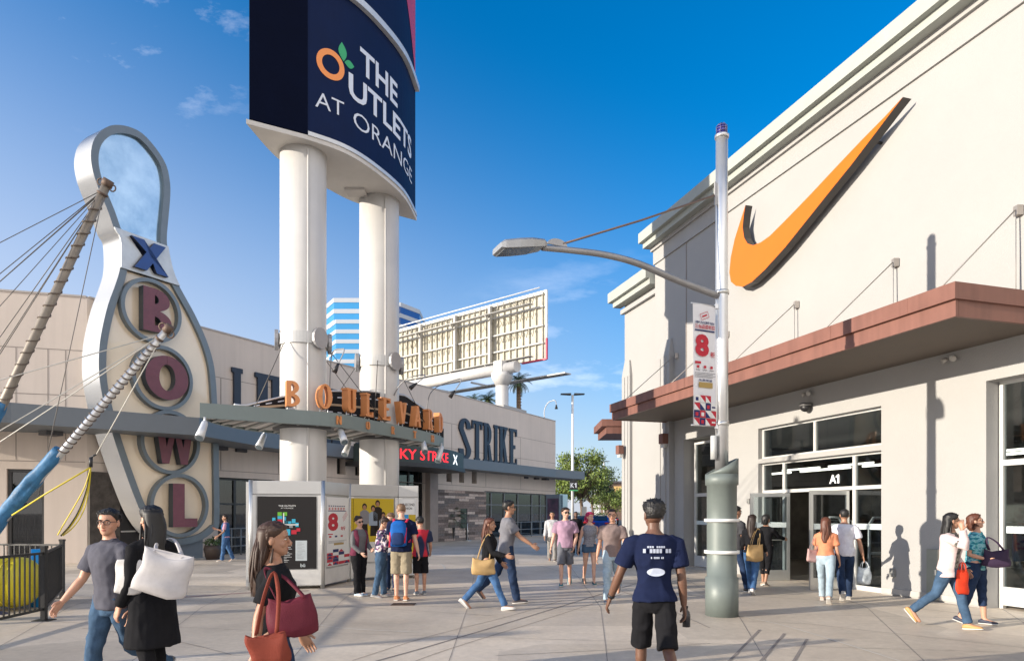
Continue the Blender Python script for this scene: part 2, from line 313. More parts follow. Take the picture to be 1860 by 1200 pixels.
def concrete():
    m = bpy.data.materials.new('plaza_concrete'); m.use_nodes = True; t = m.node_tree; b = t.nodes['Principled BSDF']; l = t.links.new
    c = N(t, 'ShaderNodeTexCoord')
    def nz(s, d=6, r=.6, st=(1,1,1)):
        mp = N(t, 'ShaderNodeMapping'); mp.inputs['Scale'].default_value = st; x = N(t, 'ShaderNodeTexNoise'); x.inputs['Scale'].default_value = s; x.inputs['Detail'].default_value = d; x.inputs['Roughness'].default_value = r
        l(c.outputs['Object'], mp.inputs[0]); l(mp.outputs[0], x.inputs['Vector']); return x.outputs[0]
    r = N(t, 'ShaderNodeValToRGB'); e = r.color_ramp.elements; e[0].position = .28; e[0].color = (.46,.39,.31,1); e[1].position = .72; e[1].color = (.66,.565,.45,1); l(nz(.45), r.inputs[0])
    # slabs of slightly different tone
    vo = N(t, 'ShaderNodeTexVoronoi', distance='CHEBYCHEV'); vo.inputs['Scale'].default_value = .31; vo.inputs['Randomness'].default_value = .75; l(c.outputs['Object'], vo.inputs['Vector'])
    sp = N(t, 'ShaderNodeSeparateColor'); l(vo.outputs['Color'], sp.inputs[0])
    mr = N(t, 'ShaderNodeMapRange'); mr.inputs['To Min'].default_value = .80; mr.inputs['To Max'].default_value = 1.12; l(sp.outputs[0], mr.inputs['Value'])
    m1 = N(t, 'ShaderNodeMixRGB', blend_type='MULTIPLY'); m1.inputs[0].default_value = 1; l(r.outputs[0], m1.inputs[1]); l(mr.outputs[0], m1.inputs[2])
    # spots of gum and scuffs
    v2 = N(t, 'ShaderNodeTexVoronoi'); v2.inputs['Scale'].default_value = 2.3; l(c.outputs['Object'], v2.inputs['Vector'])
    r2 = N(t, 'ShaderNodeMapRange'); r2.inputs['From Min'].default_value = .03; r2.inputs['From Max'].default_value = .075; r2.inputs['To Min'].default_value = .72; r2.inputs['To Max'].default_value = 1; l(v2.outputs['Distance'], r2.inputs['Value'])
    m2 = N(t, 'ShaderNodeMixRGB', blend_type='MULTIPLY'); m2.inputs[0].default_value = .7; l(m1.outputs[0], m2.inputs[1]); l(r2.outputs[0], m2.inputs[2])
    fr = N(t, 'ShaderNodeMapRange'); fr.inputs['From Min'].default_value = .3; fr.inputs['From Max'].default_value = .7; fr.inputs['To Min'].default_value = .85; fr.inputs['To Max'].default_value = 1.12; l(nz(9, 8, .75), fr.inputs['Value'])
    m3 = N(t, 'ShaderNodeMixRGB', blend_type='MULTIPLY'); m3.inputs[0].default_value = 1; l(m2.outputs[0], m3.inputs[1]); l(fr.outputs[0], m3.inputs[2]); l(m3.outputs[0], b.inputs['Base Color'])
    rg = N(t, 'ShaderNodeMapRange'); rg.inputs['From Min'].default_value = .35; rg.inputs['From Max'].default_value = .65; rg.inputs['To Min'].default_value = .42; rg.inputs['To Max'].default_value = .72; l(nz(.7, 5), rg.inputs['Value']); l(rg.outputs[0], b.inputs['Roughness'])
    bp = N(t, 'ShaderNodeBump'); bp.inputs['Strength'].default_value = .25; bp.inputs['Distance'].default_value = .006; l(nz(55, 5, .7), bp.inputs['Height']); l(bp.outputs[0], b.inputs['Normal'])
    return m
def stone_mat():
    m = bpy.data.materials.new('ledge_stone'); m.use_nodes = True; t = m.node_tree; b = t.nodes['Principled BSDF']; l = t.links.new
    c = N(t, 'ShaderNodeTexCoord'); sx = N(t, 'ShaderNodeSeparateXYZ'); l(c.outputs['Object'], sx.inputs[0])
    dt = N(t, 'ShaderNodeVectorMath', operation='DOT_PRODUCT'); dt.inputs[1].default_value = (.498,.867,0); l(c.outputs['Object'], dt.inputs[0])
    cb = N(t, 'ShaderNodeCombineXYZ'); l(dt.outputs['Value'], cb.inputs[0]); l(sx.outputs[2], cb.inputs[1])
    br = N(t, 'ShaderNodeTexBrick'); br.offset = .37; br.inputs['Scale'].default_value = 1; br.inputs['Brick Width'].default_value = 1.1; br.inputs['Row Height'].default_value = .16
    br.inputs['Mortar Size'].default_value = .006; br.inputs['Color1'].default_value = (0,0,0,1); br.inputs['Color2'].default_value = (1,1,1,1); br.inputs['Mortar'].default_value = (.0,.0,.0,1); br.inputs['Bias'].default_value = 0
    l(cb.outputs[0], br.inputs['Vector'])
    r = N(t, 'ShaderNodeValToRGB'); e = r.color_ramp.elements; e[0].position = 0; e[0].color = (.09,.07,.06,1); e[1].position = 1; e[1].color = (.55,.46,.40,1)
    for p, q in ((.3,(.20,.155,.135,1)), (.5,(.14,.125,.12,1)), (.7,(.34,.26,.22,1))): x = e.new(p); x.color = q
    l(br.outputs['Color'], r.inputs[0]); n = N(t, 'ShaderNodeTexNoise'); n.inputs['Scale'].default_value = 9; n.inputs['Detail'].default_value = 5; l(c.outputs['Object'], n.inputs['Vector'])
    mx = N(t, 'ShaderNodeMixRGB', blend_type='OVERLAY'); mx.inputs[0].default_value = .6; l(r.outputs[0], mx.inputs[1]); l(n.outputs[0], mx.inputs[2]); l(mx.outputs[0], b.inputs['Base Color'])
    bp = N(t, 'ShaderNodeBump'); bp.inputs['Strength'].default_value = .8; bp.inputs['Distance'].default_value = .03; l(br.outputs['Color'], bp.inputs['Height']); l(bp.outputs[0], b.inputs['Normal']); b.inputs['Roughness'].default_value = .85
    return m
CONC = concrete(); STONE = stone_mat()
# ------------------------------------------------------------------ ground
g = MB(); q = 2200; g.poly([(-q,-q,0),(q,-q,0),(q,q,0),(-q,q,0)]); meta(g.build('ground', CONC, org=(0,0,0)), kind='structure')
a = MB(); a.poly([(-40,58,.004),(60,50,.004),(160,400,.004),(-150,400,.004)]); meta(a.build('parking_lot', mat('asphalt', (.05,.05,.052), .85, var=.2, vs=.8, bump=.3), org=(0,60,.004)), kind='structure')
# darker broom-finished bands, then saw-cut joints, in the plaza slab
def band(pts, wd, z=.004):
    pts = [V(p) for p in pts]; A = []; B = []
    for i, p in enumerate(pts):
        t = (pts[min(i+1,len(pts)-1)]-pts[max(i-1,0)]).normalized(); s = V((-t.y, t.x, 0))*wd/2; A.append(p+s+Z*z); B.append(p-s+Z*z)
    return A, B
def smooth_path(pts, n=8):
    pts = [V(p) for p in pts]; o = []
    for i in range(len(pts)-1):
        p0, p1, p2, p3 = pts[max(i-1,0)], pts[i], pts[i+1], pts[min(i+2, len(pts)-1)]
        for k in range(n):
            t = k/n; o.append(.5*((2*p1)+(p2-p0)*t+(2*p0-5*p1+4*p2-p3)*t*t+(3*p1-p0-3*p2+p3)*t**3))
    return o+[pts[-1]]
jm = MB(); lm = MB(); rb = MB()
for pts, wd in (([(560,1240),(684,1200),(780,1173),(930,1128),(1086,1080),(1180,1052)], .03), ([(700,1225),(801,1183),(1002,1120),(1130,1078)], .012), ([(640,1199),(780,1155),(930,1117),(1020,1090)], .012),
    ([(1310,1215),(1380,1143)], .034), ([(1372,1212),(1425,1150)], .034), ([(1436,1210),(1466,1160)], .034), ([(1345,1127),(1460,1132),(1560,1143),(1700,1158),(1900,1180)], .012),
    ([(780,1058),(960,1050),(1120,1062),(1285,1085)], .014), ([(860,1003),(960,1022),(1060,1050),(1180,1092),(1290,1140)], .012), ([(700,1017),(860,1013),(1000,1013),(1180,1016)], .016),
    ([(115,1110),(200,1098),(330,1090),(450,1100)], .012), ([(150,1140),(300,1160),(420,1188)], .012), ([(450,1110),(560,1098),(700,1105),(900,1118)], .012), ([(900,1190),(1100,1180),(1290,1168)], .012), ([(1340,1080),(1600,1098),(1840,1125)], .016)):
    jm.strip(*band(smooth_path([G(*p) for p in pts]), wd))
for k in range(9):
    y_ = 6.2+k*2.9; jm.strip(*band([V((-14-k*1.2, y_+3.2-.012*k, 0)), V((-3, y_+.4, 0)), V((9-.3*k, y_-1.4, 0))], .008, .0032))
for k in range(8):
    x_ = -9+k*2.6; jm.strip(*band([V((x_*.55, 5.0, 0)), V((x_*.9+.3, 12, 0)), V((x_*1.25+.2, 26, 0))], .008, .0026))
for pts, wd in (([(1340,1117),(1400,1130),(1460,1146),(1640,1202),(1720,1230)], .028), ([(560,1132),(640,1142),(760,1148)], .03), ([(760,1022),(800,1024),(808,1034)], .04)):
    lm.strip(*band(smooth_path([G(*p) for p in pts]), wd, .006))
rb.strip(*band(smooth_path([G(*p) for p in ((270,1088),(345,1083),(450,1076),(560,1072))]), .16, .003))
meta(jm.build('paving_joints', JOINT, org=(0,8,0)), kind='structure'); meta(lm.build('paving_lines', mat('pale_sealant', (.55,.52,.47), .8), org=(0,8,0)), kind='structure')
meta(rb.build('paving_band', mat('red_concrete', (.30,.20,.18), .7), org=(0,8,0)), kind='structure')
dr = MB(); p = G(733,1097); dr.cbox(p+Z*.005, .42, .3, .008); 
for i in range(7): dr.cbox(p+V((-.17+i*.057,0,.0105)), .02, .24, .006)
meta(dr.build('drain_grate', mat('rusty_iron', (.11,.07,.05), .8, .3)), 'small rusty iron drain grate in the paving before the backpack man', 'drain')

# ------------------------------------------------------------------ right: sunlit store
ST = thing('store_building', 'tall cream stucco store with copper canopy, cornice and glass entrance', 'building', W1.pt(14, 0))
ES = W1.pt
H1 = (14.03, 17.84, 3.064, 3.86)      # transom window
H2 = (14.03, 17.84, -.02, 2.95)       # entrance
H3 = (7.2, 11.87, -.02, 3.95)         # display window on the right
H4 = (19.6, 21.35, -.02, 3.95)        # far entrance behind the lamp post
m = MB(); wall_with_holes(m, W1, -6, 23.1, 0, 10.8, [H1, H2, H3, H4], 0, .42)
e = ES(23.1, 0, -.42); m.box(ES(23.1, 3.96, -.42), W1.n*-14, U1*-29, V((0,0,6.8)))     # mass behind
wallo = m.build('wall', STUC, ST)
m = MB(); wall_with_holes(m, W1, 23.1, 25.6, 0, 9.6, [], -.16, 10); m.build('wing_wall', STUC, ST)
def along(m, y0, y1, o0, o1, z0, z1, mi=0): p, q = ES(y0, z0, o0), ES(y1, z0, o0); m.box(p, q-p, W1.n*(o1-o0), V((0,0,z1-z0)), mi)
m = MB(); along(m, -6, 23.1+.24, .003, .50, 10.80, 11.13); along(m, -6, 23.1+.18, .003, .36, 10.62, 10.80); m.build('cornice', CORN, ST)
m = MB(); along(m, -6, 23.1+.1, .003, .12, 10.5, 10.62); along(m, -6, 23.1+.04, .003, .05, 10.05, 10.5); m.build('frieze', STUC, ST)
m = MB(); e0 = ES(23.1, 0, 0); m.box(ES(23.1, 10.80, 0), U1*.24, W1.n*-12, V((0,0,.33))); m.box(ES(23.1, 10.62, 0), U1*.18, W1.n*-12, V((0,0,.18))); m.build('cornice', CORN, ST)
m = MB(); along(m, 23.16, 26.05, -.15, .32, 9.62, 9.98); along(m, 23.14, 25.9, -.15, .18, 9.42, 9.62); m.build('cornice', CORN, ST)
m = MB(); along(m, 23.14, 25.7, -.15, -.03, 9.12, 9.28); m.build('frieze', STUC, ST)
# expansion joint and buttresses with chamfered tops
m = MB(); along(m, 21.17, 21.22, .001, .006, 4.6, 10.3); m.build('expansion_joint', JOINT, ST)
for y0, y1, zt, pj, base in ((21.9, 22.75, 7.3, .18, 0), (25.0, 25.62, 7.3, .1, -.15)):
    m = MB(); a_ = [ES(y0,0,base+.003), ES(y1,0,base+.003), ES(y1,0,base+pj), ES(y0,0,base+pj)]
    m.hexa(a_+[p+Z*(zt-.55) for p in a_]); b_ = [p+Z*(zt-.55) for p in a_]; c_ = [ES(y0+.12,zt,base+.003), ES(y1-.12,zt,base+.003), ES(y1-.12,zt,base+.05), ES(y0+.12,zt,base+.05)]; m.hexa(b_+c_)
    for k in (.25,.65): yy = y0+(y1-y0)*k; along(m, yy-.03, yy+.03, base+pj, base+pj+.025, .02, zt-.6)
    m.build('buttress', STUC, ST)
m = MB(); along(m, 11.9, 14.0, .002, .03, .03, .14); m.build('base_strip', mat('grey_base', (.4,.38,.35), .8), ST)
# copper canopy
FO = 2.14
m = MB()
along(m, 10.71, 22.16, FO-.06, FO, 4.83, 5.08); along(m, 10.75, 22.12, FO-.12, FO-.061, 4.58, 4.83)
for yy, sg in ((10.71, 1), (22.16, -1)):
    m.box(ES(yy, 4.83, .004), W1.n*(FO-.066), U1*.06*sg, V((0,0,.25))); m.box(ES(yy+.04*sg, 4.58, .004), W1.n*(FO-.13), U1*.06*sg, V((0,0,.25)))
for k in range(7):
    yy = 11.5+k*1.6; along(m, yy, yy+.012, FO+.0005, FO+.004, 4.832, 5.078)
CP = m.build('canopy', COPPER, ST)
m = MB(); along(m, 10.82, 22.05, .004, FO-.13, 4.6, 4.64); m.build('soffit', SOFF, CP)
m = MB(); along(m, 10.78, 22.09, .004, FO-.07, 4.98, 5.04); m.build('deck', mat('canopy_deck', (.2,.12,.09), .8), CP)
for yy in (11.2, 13.55, 16.3, 19.0, 21.6):
    m = MB(); w_ = ES(yy+.1, 6.65, 0); c_ = ES(yy-.1, 5.06, FO-.12); m.tube([w_+W1.n*.12, c_], .012, 6); m.cbox(w_+W1.n*.05, .1, .1, .16); m.tube([w_+W1.n*.1+Z*.02, ES(yy+.1, 5.05, .1)], .006, 5); m.cbox(c_, .08, .08, .06); m.build('tie_rod', mat('galvanised_rod', (.36,.33,.30), .5, .5), ST)
# canopy of the far end face
m = MB(); p = P(1083, 803, 27.6); 
m.box(V((3.45,26.2,5.0)), V((2.2,0,0)), V((0,2.6,0)), V((0,0,.27))); m.box(V((3.62,26.25,4.72)), V((2.0,0,0)), V((0,2.5,0)), V((0,0,.275))); m.build('end_canopy', COPPER, ST)
m = MB(); m.tube([V((3.9,26.3,5.27)), V((4.1,26.0,5.9))], .02, 6); m.build('tie_rod', CABLE, ST)
# openings: frames, glass, doors
def frame_rect(m, y0, y1, z0, z1, off, wd=.05, dp=.07, bottom=True):
    along(m, y0, y0+wd, off, off+dp, z0, z1); along(m, y1-wd, y1, off, off+dp, z0, z1)
    along(m, y0+wd, y1-wd, off, off+dp, z1-wd, z1)
    if bottom: along(m, y0+wd, y1-wd, off, off+dp, z0, z0+wd)
def pane(parent, y0, y1, z0, z1, off, gm=GLASS): m = MB(); along(m, y0, y1, off, off+.012, z0, z1); return m.build('pane', gm, parent)
wf = MB(); frame_rect(wf, H1[0], H1[1], H1[2], H1[3], -.2); along(wf, 15.98, 16.05, -.2, -.13, H1[2]+.05, H1[3]-.05)
tw = wf.build('transom_window', FRAME, ST); pane(tw, H1[0]+.05, 15.98, H1[2]+.05, H1[3]-.05, -.18); pane(tw, 16.05, H1[1]-.05, H1[2]+.05, H1[3]-.05, -.18)
wf = MB(); frame_rect(wf, H2[0], H2[1], 0, H2[3], -.2, bottom=False)
for yy in (14.86, 17.05): along(wf, yy-.04, yy+.04, -.2, -.13, .0, H2[3]-.05)
along(wf, 14.08, 14.82, -.2, -.13, 2.17, 2.25); along(wf, 14.9, 17.01, -.2, -.13, 2.17, 2.25); along(wf, 17.09, 17.79, -.2, -.13, 2.17, 2.25); along(wf, 14.08, 14.82, -.2, -.13, 0, .1); along(wf, 17.09, 17.79, -.2, -.13, 0, .1)
fe = wf.build('entrance_frame', FRAME, ST)
for a_, b_ in ((14.08,14.82),(14.9,17.01),(17.09,17.79)): pane(fe, a_, b_, 2.25, H2[3]-.05, -.18)
for a_, b_ in ((14.08,14.82),(17.09,17.79)): pane(fe, a_, b_, .1, 2.17, -.18)
for a_, b_ in ((14.08,14.82),(17.09,17.79)):
    m = MB(); along(m, a_, b_, -.165, -.155, 1.31, 1.43); m.build('frosted_band', mat('frosted_film', (.55,.62,.62), .4, var=.2, vs=30), fe)
n1 = MB(); tfn = lambda x, y: ES(15.45-x, 2.30+y, -.15); text_on(n1, 'A', tfn, -.13, .03, height=.2, bold=.02); n1.poly([tfn(*q) for q in ((.11,.03),(.155,.03),(.155,.23),(.12,.23),(.06,.19),(.06,.155),(.11,.185))]); n1.build('unit_number', mat('glowing_vinyl', (.85,.85,.83), .5, var=0, emit=.35), fe)  # vinyl numerals given a slight glow of their own
def door(hinge, dirn, wd):                            # swing door leaf; ang turns it away from the wall line
    d = V(dirn).normalized(); nn = V((-d.y, d.x, 0))
    m = MB(); h = 2.15
    def bx(a, b, z0, z1, t=.045): m.box(hinge+d*a-nn*t/2+Z*z0, d*(b-a), nn*t, V((0,0,z1-z0)))
    bx(0,.075,.01,h); bx(wd-.075,wd,.01,h); bx(.075,wd-.075,h-.09,h); bx(.075,wd-.075,.01,.26)
    o = m.build('door', ALU, ST); m = MB(); m.box(hinge+d*.075-nn*.006+Z*.26, d*(wd-.15), nn*.012, V((0,0,h-.35))); m.build('pane', GLASS, o)
    m = MB(); m.box(hinge+d*.09+nn*.012+Z*1.31, d*(wd-.18), nn*.006, V((0,0,.12))); m.build('frosted_band', MATS['frosted_film'], o)
    for sg in (1,-1):
        m = MB(); m.tube([hinge+d*(wd-.13)+nn*.03*sg+Z*.9, hinge+d*(wd-.13)+nn*.08*sg+Z*.93, hinge+d*(wd-.13)+nn*.08*sg+Z*1.12, hinge+d*(wd-.13)+nn*.03*sg+Z*1.15], .013, 6)
        m.tube([hinge+d*.1+nn*.05*sg+Z*1.0, hinge+d*(wd-.13)+nn*.05*sg+Z*1.0], .012, 6); m.build('handle', ALU, o)
door(ES(16.80,0,-.10), (-1,-.02,0), .98); door(ES(14.97,0,-.10), (-.97,-.25,0), 1.0)
# security gates just inside
for yy in (16.5, 15.2):
    b_ = ES(yy, 0, -.9); t_ = thing('security_gate', 'white looped anti-theft gate inside the entrance, '+('left' if yy > 16 else 'right')+' one', 'security gate', b_, 'anti-theft gates inside the entrance')
    m = MB(); n_ = -W1.n; m.tube([b_, b_+Z*1.4, b_+Z*1.55+n_*.12, b_+Z*1.55+n_*.38, b_+Z*1.4+n_*.5, b_+n_*.5], (.035), 8); m.build('loop', mat('gate_plastic', (.6,.62,.63), .4), t_)
    m = MB(); m.cbox(b_+n_*.25+Z*.02, .16, .62, .04, ux=U1, uy=n_); m.build('base', BLACK, t_); m = MB(); m.tube([b_+Z*.75+n_*.03, b_+Z*.75+n_*.47], .03, 8); m.build('crossbar', MATS['gate_plastic'], t_)
# display window right, far entrance
wf = MB(); frame_rect(wf, H3[0], H3[1]-.02, 0, H3[3], -.36, .06, .08, False); along(wf, 7.26, 11.79, -.36, -.28, .06, .38); along(wf, 7.26, 11.79, -.36, -.28, 2.48, 2.58)
for yy in (10.1, 8.6): along(wf, yy-.03, yy+.03, -.36, -.28, .38, 2.48); along(wf, yy-.03, yy+.03, -.36, -.28, 2.58, 3.89)
dw = wf.build('display_window', FRAME, ST); ed = [7.26, 8.57, 8.63, 10.07, 10.13, 11.79]
for a_, b_ in zip(ed[::2], ed[1::2]):
    pane(dw, a_, b_, .38, 2.48, -.33); pane(dw, a_, b_, 2.58, 3.89, -.33)
m = MB(); along(m, 7.3, 11.75, -.31, -.305, 1.31, 1.43); m.build('frosted_band', MATS['frosted_film'], dw)
wf = MB(); frame_rect(wf, H4[0], H4[1]-.15, 0, H4[3]-.1, -.36, .07, .08, False); along(wf, 19.67, 21.13, -.36, -.28, 2.17, 2.27); along(wf, 19.67, 21.13, -.36, -.28, .02, .35)
fw = wf.build('side_window', FRAME, ST); pane(fw, 19.67, 21.13, 2.27, 3.78, -.33); pane(fw, 19.67, 21.13, .35, 2.17, -.33)
m = MB(); along(m, 19.68, 21.12, -.31, -.305, 1.31, 1.43); m.build('frosted_band', MATS['frosted_film'], fw)
# interior
m = MB(); D = 9
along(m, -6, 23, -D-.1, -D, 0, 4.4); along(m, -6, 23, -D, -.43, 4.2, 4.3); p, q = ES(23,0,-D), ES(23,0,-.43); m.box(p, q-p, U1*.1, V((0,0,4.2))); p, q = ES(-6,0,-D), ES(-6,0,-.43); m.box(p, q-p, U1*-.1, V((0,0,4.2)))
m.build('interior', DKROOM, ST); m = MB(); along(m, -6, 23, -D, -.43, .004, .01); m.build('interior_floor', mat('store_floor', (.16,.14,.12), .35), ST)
for k in range(9):
    for off, zl in ((-1.7, 2.78), (-4.6, 3.12)):
        m = MB(); y0 = 4+k*2.1; along(m, y0, y0+1.7, off-.07, off, zl, zl+.05); m.build('ceiling_light', LAMPTUBE, ST)
rk = random.Random(3)
CL = [mat('rack_cloth_%s' % n, c, .9) for n, c in (('red',(.3,.03,.03)),('grey',(.2,.2,.21)),('blue',(.04,.08,.2)),('white',(.5,.5,.48)),('dark',(.02,.02,.02)))]
for k, (yy, off) in enumerate(((8.2,-2.6),(10.4,-3.0),(12.6,-3.4),(14.6,-4.2),(16.6,-3.6),(18.6,-3.2),(9.4,-5.5),(13.6,-6))):
    b_ = ES(yy, 0, off); t_ = thing('clothes_rack', 'clothes rack inside the store, seen dimly through the glass', 'clothes rack', b_, 'clothes racks inside the store')
    m = MB(); m.tube([b_-U1*.6, b_-U1*.6+Z*1.45, b_+U1*.6+Z*1.45, b_+U1*.6], .02, 6); m.build('rail', ALU, t_)
    for j in range(5):
        m = MB(); c_ = b_+U1*(-.42+j*.21)+Z*1.38; hgt = rk.uniform(.6,.85); m.prism([c_+W1.n*-.05, c_+W1.n*-.24-Z*.1, c_+W1.n*-.25-Z*hgt, c_+W1.n*.25-Z*hgt, c_+W1.n*.24-Z*.1, c_+W1.n*.05], U1*.09); m.build('garment', rk.choice(CL), t_)
# things on the wall
def on_wall(name, lab, cat, px, py): Y, z = W1.hit(px, py); return thing(name, lab, cat, ES(Y, z, .003)), Y, z
t_, Y, z = on_wall('security_camera', 'black half-dome security camera on the cream wall above the transom window', 'camera', 1471, 738)
m = MB(); c = ES(Y, z-.03, .12); m.ell(c, .12,.12,.1, 14, 8); m.build('dome', BLACK, t_); m = MB(); m.lathe(ES(Y, z+.02, .12), [(.0,.06),(.13,.05),(.14,.0),(.125,-.02),(0,-.021)], 16); m.box(ES(Y-.05,z,0), U1*.1, W1.n*.1, V((0,0,.06))); m.build('housing', mat('grey_housing', (.12,.12,.12), .5), t_)
for px, py, nm in ((1470,713,'above the dome camera'), (1731,650,'under the canopy by the display window')):
    t_, Y, z = on_wall('flood_light', 'small double flood light on the wall '+nm, 'lamp', px, py)
    m = MB(); m.box(ES(Y-.04,z-.04,0), U1*.08, W1.n*.05, V((0,0,.08))); m.build('bracket', FRAME, t_)
    for sg in (-1,1): m = MB(); m.tube([ES(Y+sg*.05,z-.01,.06), ES(Y+sg*.11,z-.05,.13)], [.03,.05], 10); m.build('lamp_head', mat('lamp_shell', (.4,.38,.35), .5), t_)
for px, py, off, nm in ((1210,803,.18,'on the near buttress'), (1130,822,.05,'at the far corner')):
    Y, z = W1.hit(px, py, off); t_ = thing('wall_lantern', 'brown box wall lantern '+nm+' of the cream store', 'lamp', ES(Y, z, off))
    m = MB(); m.box(ES(Y-.13,z-.05,off+.004), U1*.26, W1.n*.2, V((0,0,.32))); m.build('shade', COPPER, t_); m = MB(); m.box(ES(Y-.1,z-.17,off+.004), U1*.2, W1.n*.14, V((0,0,.115))); m.build('diffuser', FRAME, t_)
for px, py, nm, s_ in ((1623,1041,'low on the wall right of the entrance',.12), (1361,911,'left of the entrance door',.1)):
    t_, Y, z = on_wall('outlet_box', 'small grey metal box '+nm, 'wall box', px, py); m = MB(); m.box(ES(Y-s_/2,z-s_/2,.002), U1*s_, W1.n*.05, V((0,0,s_*1.4))); m.build('cover', mat('grey_box', (.22,.22,.21), .5), t_, bevel=.006); m = MB(); m.cbox(ES(Y, z, .056), .03,.03,.05); m.build('latch', ALU, t_)
Y0, _ = W1.hit(1708,1050); Y1_, _ = W1.hit(1688,1050); t_ = thing('sleeve_shadow_panel', 'flush grey-green panel painting the lamp sleeve shadow at the foot of the cream wall', 'cabinet', ES(Y0,0,0))
m = MB(); along(m, Y0, Y1_, .031, .07, .04, .98); m.build('door', mat('sleeve_shadow_green', (.25,.26,.22), .6), t_); m = MB(); m.cbox(ES(Y0+.04,.55,.08), .03,.03,.1); m.build('latch', ALU, t_)  # the lamp sleeve's shadow put in as a dark green panel with latch

# the swoosh-shaped sign
SW = [(1158,378),(1090,452),(1000,543),(900,648),(800,755),(700,858),(640,918),(605,943),(575,955),(553,948),(540,925),(534,885),(538,840),(545,798),(525,860),(503,930),(488,1000),(482,1060),(488,1096),(508,1113),(535,1116),(570,1097),(620,1050),(700,962),(780,862),(860,762),(960,638),(1050,520),(1120,427)]
pts = []
t_ = None
for x, y in SW:
    Y, z = W1.hit(1100+x*.46655, y*.46655, .34); pts.append(ES(Y, z, .34))
c = sum(pts, V())/len(pts); t_ = thing('wall_sign', 'giant orange curved check mark sign with dark edges on the upper cream wall', 'sign', W1.pt(c.y, c.z-2, .1))
m = MB(); m.prism(pts, W1.n*-.21, 0); m.build('can', mat('dark_bronze_return', (.045,.04,.038), .45), t_)
m = MB(); m.poly([p+W1.n*.004 for p in pts]); m.build('face', mat('orange_acrylic', (.62,.135,.003), .4, var=.02), t_)
for i in (3, 8, 17, 22, 26):
    m = MB(); p = (pts[i]+pts[(len(pts)-i-2)])/2; m.tube([p-W1.n*.19, p-W1.n*.34], .03, 6); m.build('standoff', BLACK, t_)
# ------------------------------------------------------------------ left: shaded bowling building
BL = thing('bowling_building', 'long beige stucco bowling hall with slate canopy and stone base', 'building', W2.pt(35, 0))
ZB = 8.85; C0 = W2.pt(22.8, 0); YE = 53.46
def al2(m, y0, y1, o0, o1, z0, z1, mi=0): p, q = W2.pt(y0, z0, o0), W2.pt(y1, z0, o0); m.box(p, q-p, W2.n*(o1-o0), V((0,0,z1-z0)), mi)
def yh(px, off=0): return W2.hit(px, HY, off)[0]
ZW = 3.12
hol = [(yh(396), yh(500), -.02, 3.1), (yh(523), yh(545), -.02, 3.1)]
sq = [(612,628), (645,660), (811,821), (834,843), (857,866)]
for a_, b_ in sq: hol.append((yh(a_), yh(b_), 3.55, 4.35))
hol += [(yh(722), yh(772), -.02, 4.6), (yh(880), yh(1000), -.02, ZW)]
m = MB(); wall_with_holes(m, W2, 22.8, YE, 0, ZB, hol, 0, .5)
m.box(W2.pt(22.8, 4.7, -.5), (U2*((YE-22.8)/U2.y)), W2.n*-11, V((0,0,4.15))); m.build('wall', STUC2, BL)
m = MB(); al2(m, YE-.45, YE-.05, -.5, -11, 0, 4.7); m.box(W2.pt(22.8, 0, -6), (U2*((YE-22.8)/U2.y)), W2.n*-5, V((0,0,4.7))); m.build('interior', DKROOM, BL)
# left section, turned towards the plaza
DL = V((-2.44, -.70, 0)).normalized(); NL = V((.276, -.961, 0)).normalized(); LE = 20.0
class Frm:
    def pt(s, d, z, off=0): return V((C0.x, C0.y, z))+DL*d+NL*off
LS = Frm()
def pxL(px): k = (px-CX)/F; return (k*C0.y-C0.x)/(DL.x-k*DL.y)
def boxL(m, d0, d1, o0, o1, z0, z1): m.box(LS.pt(d0, z0, o0), DL*(d1-d0), NL*(o1-o0), V((0,0,z1-z0)))
e1, e2 = pxL(213), pxL(163); w1_, w2_ = pxL(80), pxL(12)
m = MB()
for d0, d1, z0 in ((.0, w1_, 0), (w1_, w2_, 3.1), (w2_, LE, 0)): boxL(m, d0, d1, 0, -.5, z0, ZB)
m.box(LS.pt(.02, 4.7, -.5), DL*LE, NL*-9, V((0,0,4.13))); m.build('side_wall', STUC2, BL)
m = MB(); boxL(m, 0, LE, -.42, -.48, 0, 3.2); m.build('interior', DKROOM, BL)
# panel joints, drawn as thin taupe strips
m = MB()
for z in (7.05, 5.55, 3.35): al2(m, 22.9, YE-.02, .001, .004, z, z+.03); boxL(m, .05, LE, .001, .004, z, z+.03)
for px in (120, 88, 30): boxL(m, pxL(px), pxL(px)+.03, .001, .004, 3.4, 7.05)
for px in (400, 505, 590, 700, 780, 820, 882, 945): Y = yh(px); al2(m, Y, Y+.04, .0045, .007, 3.39, 7.04)
m.build('panel_joints', mat('taupe_joint', (.30,.26,.23), .9), BL)
m = MB(); al2(m, 22.85, YE, -.35, .03, ZB, ZB+.06); boxL(m, .03, LE, -.35, .03, ZB, ZB+.06); m.build('parapet_cap', mat('cap_metal', (.42,.38,.35), .6), BL)
m = MB(); m.box(W2.pt(50.2, ZB+.06, -2.5), U2*3.6, W2.n*-2.5, V((0,0,.95))); m.build('roof_box', STUC, BL)
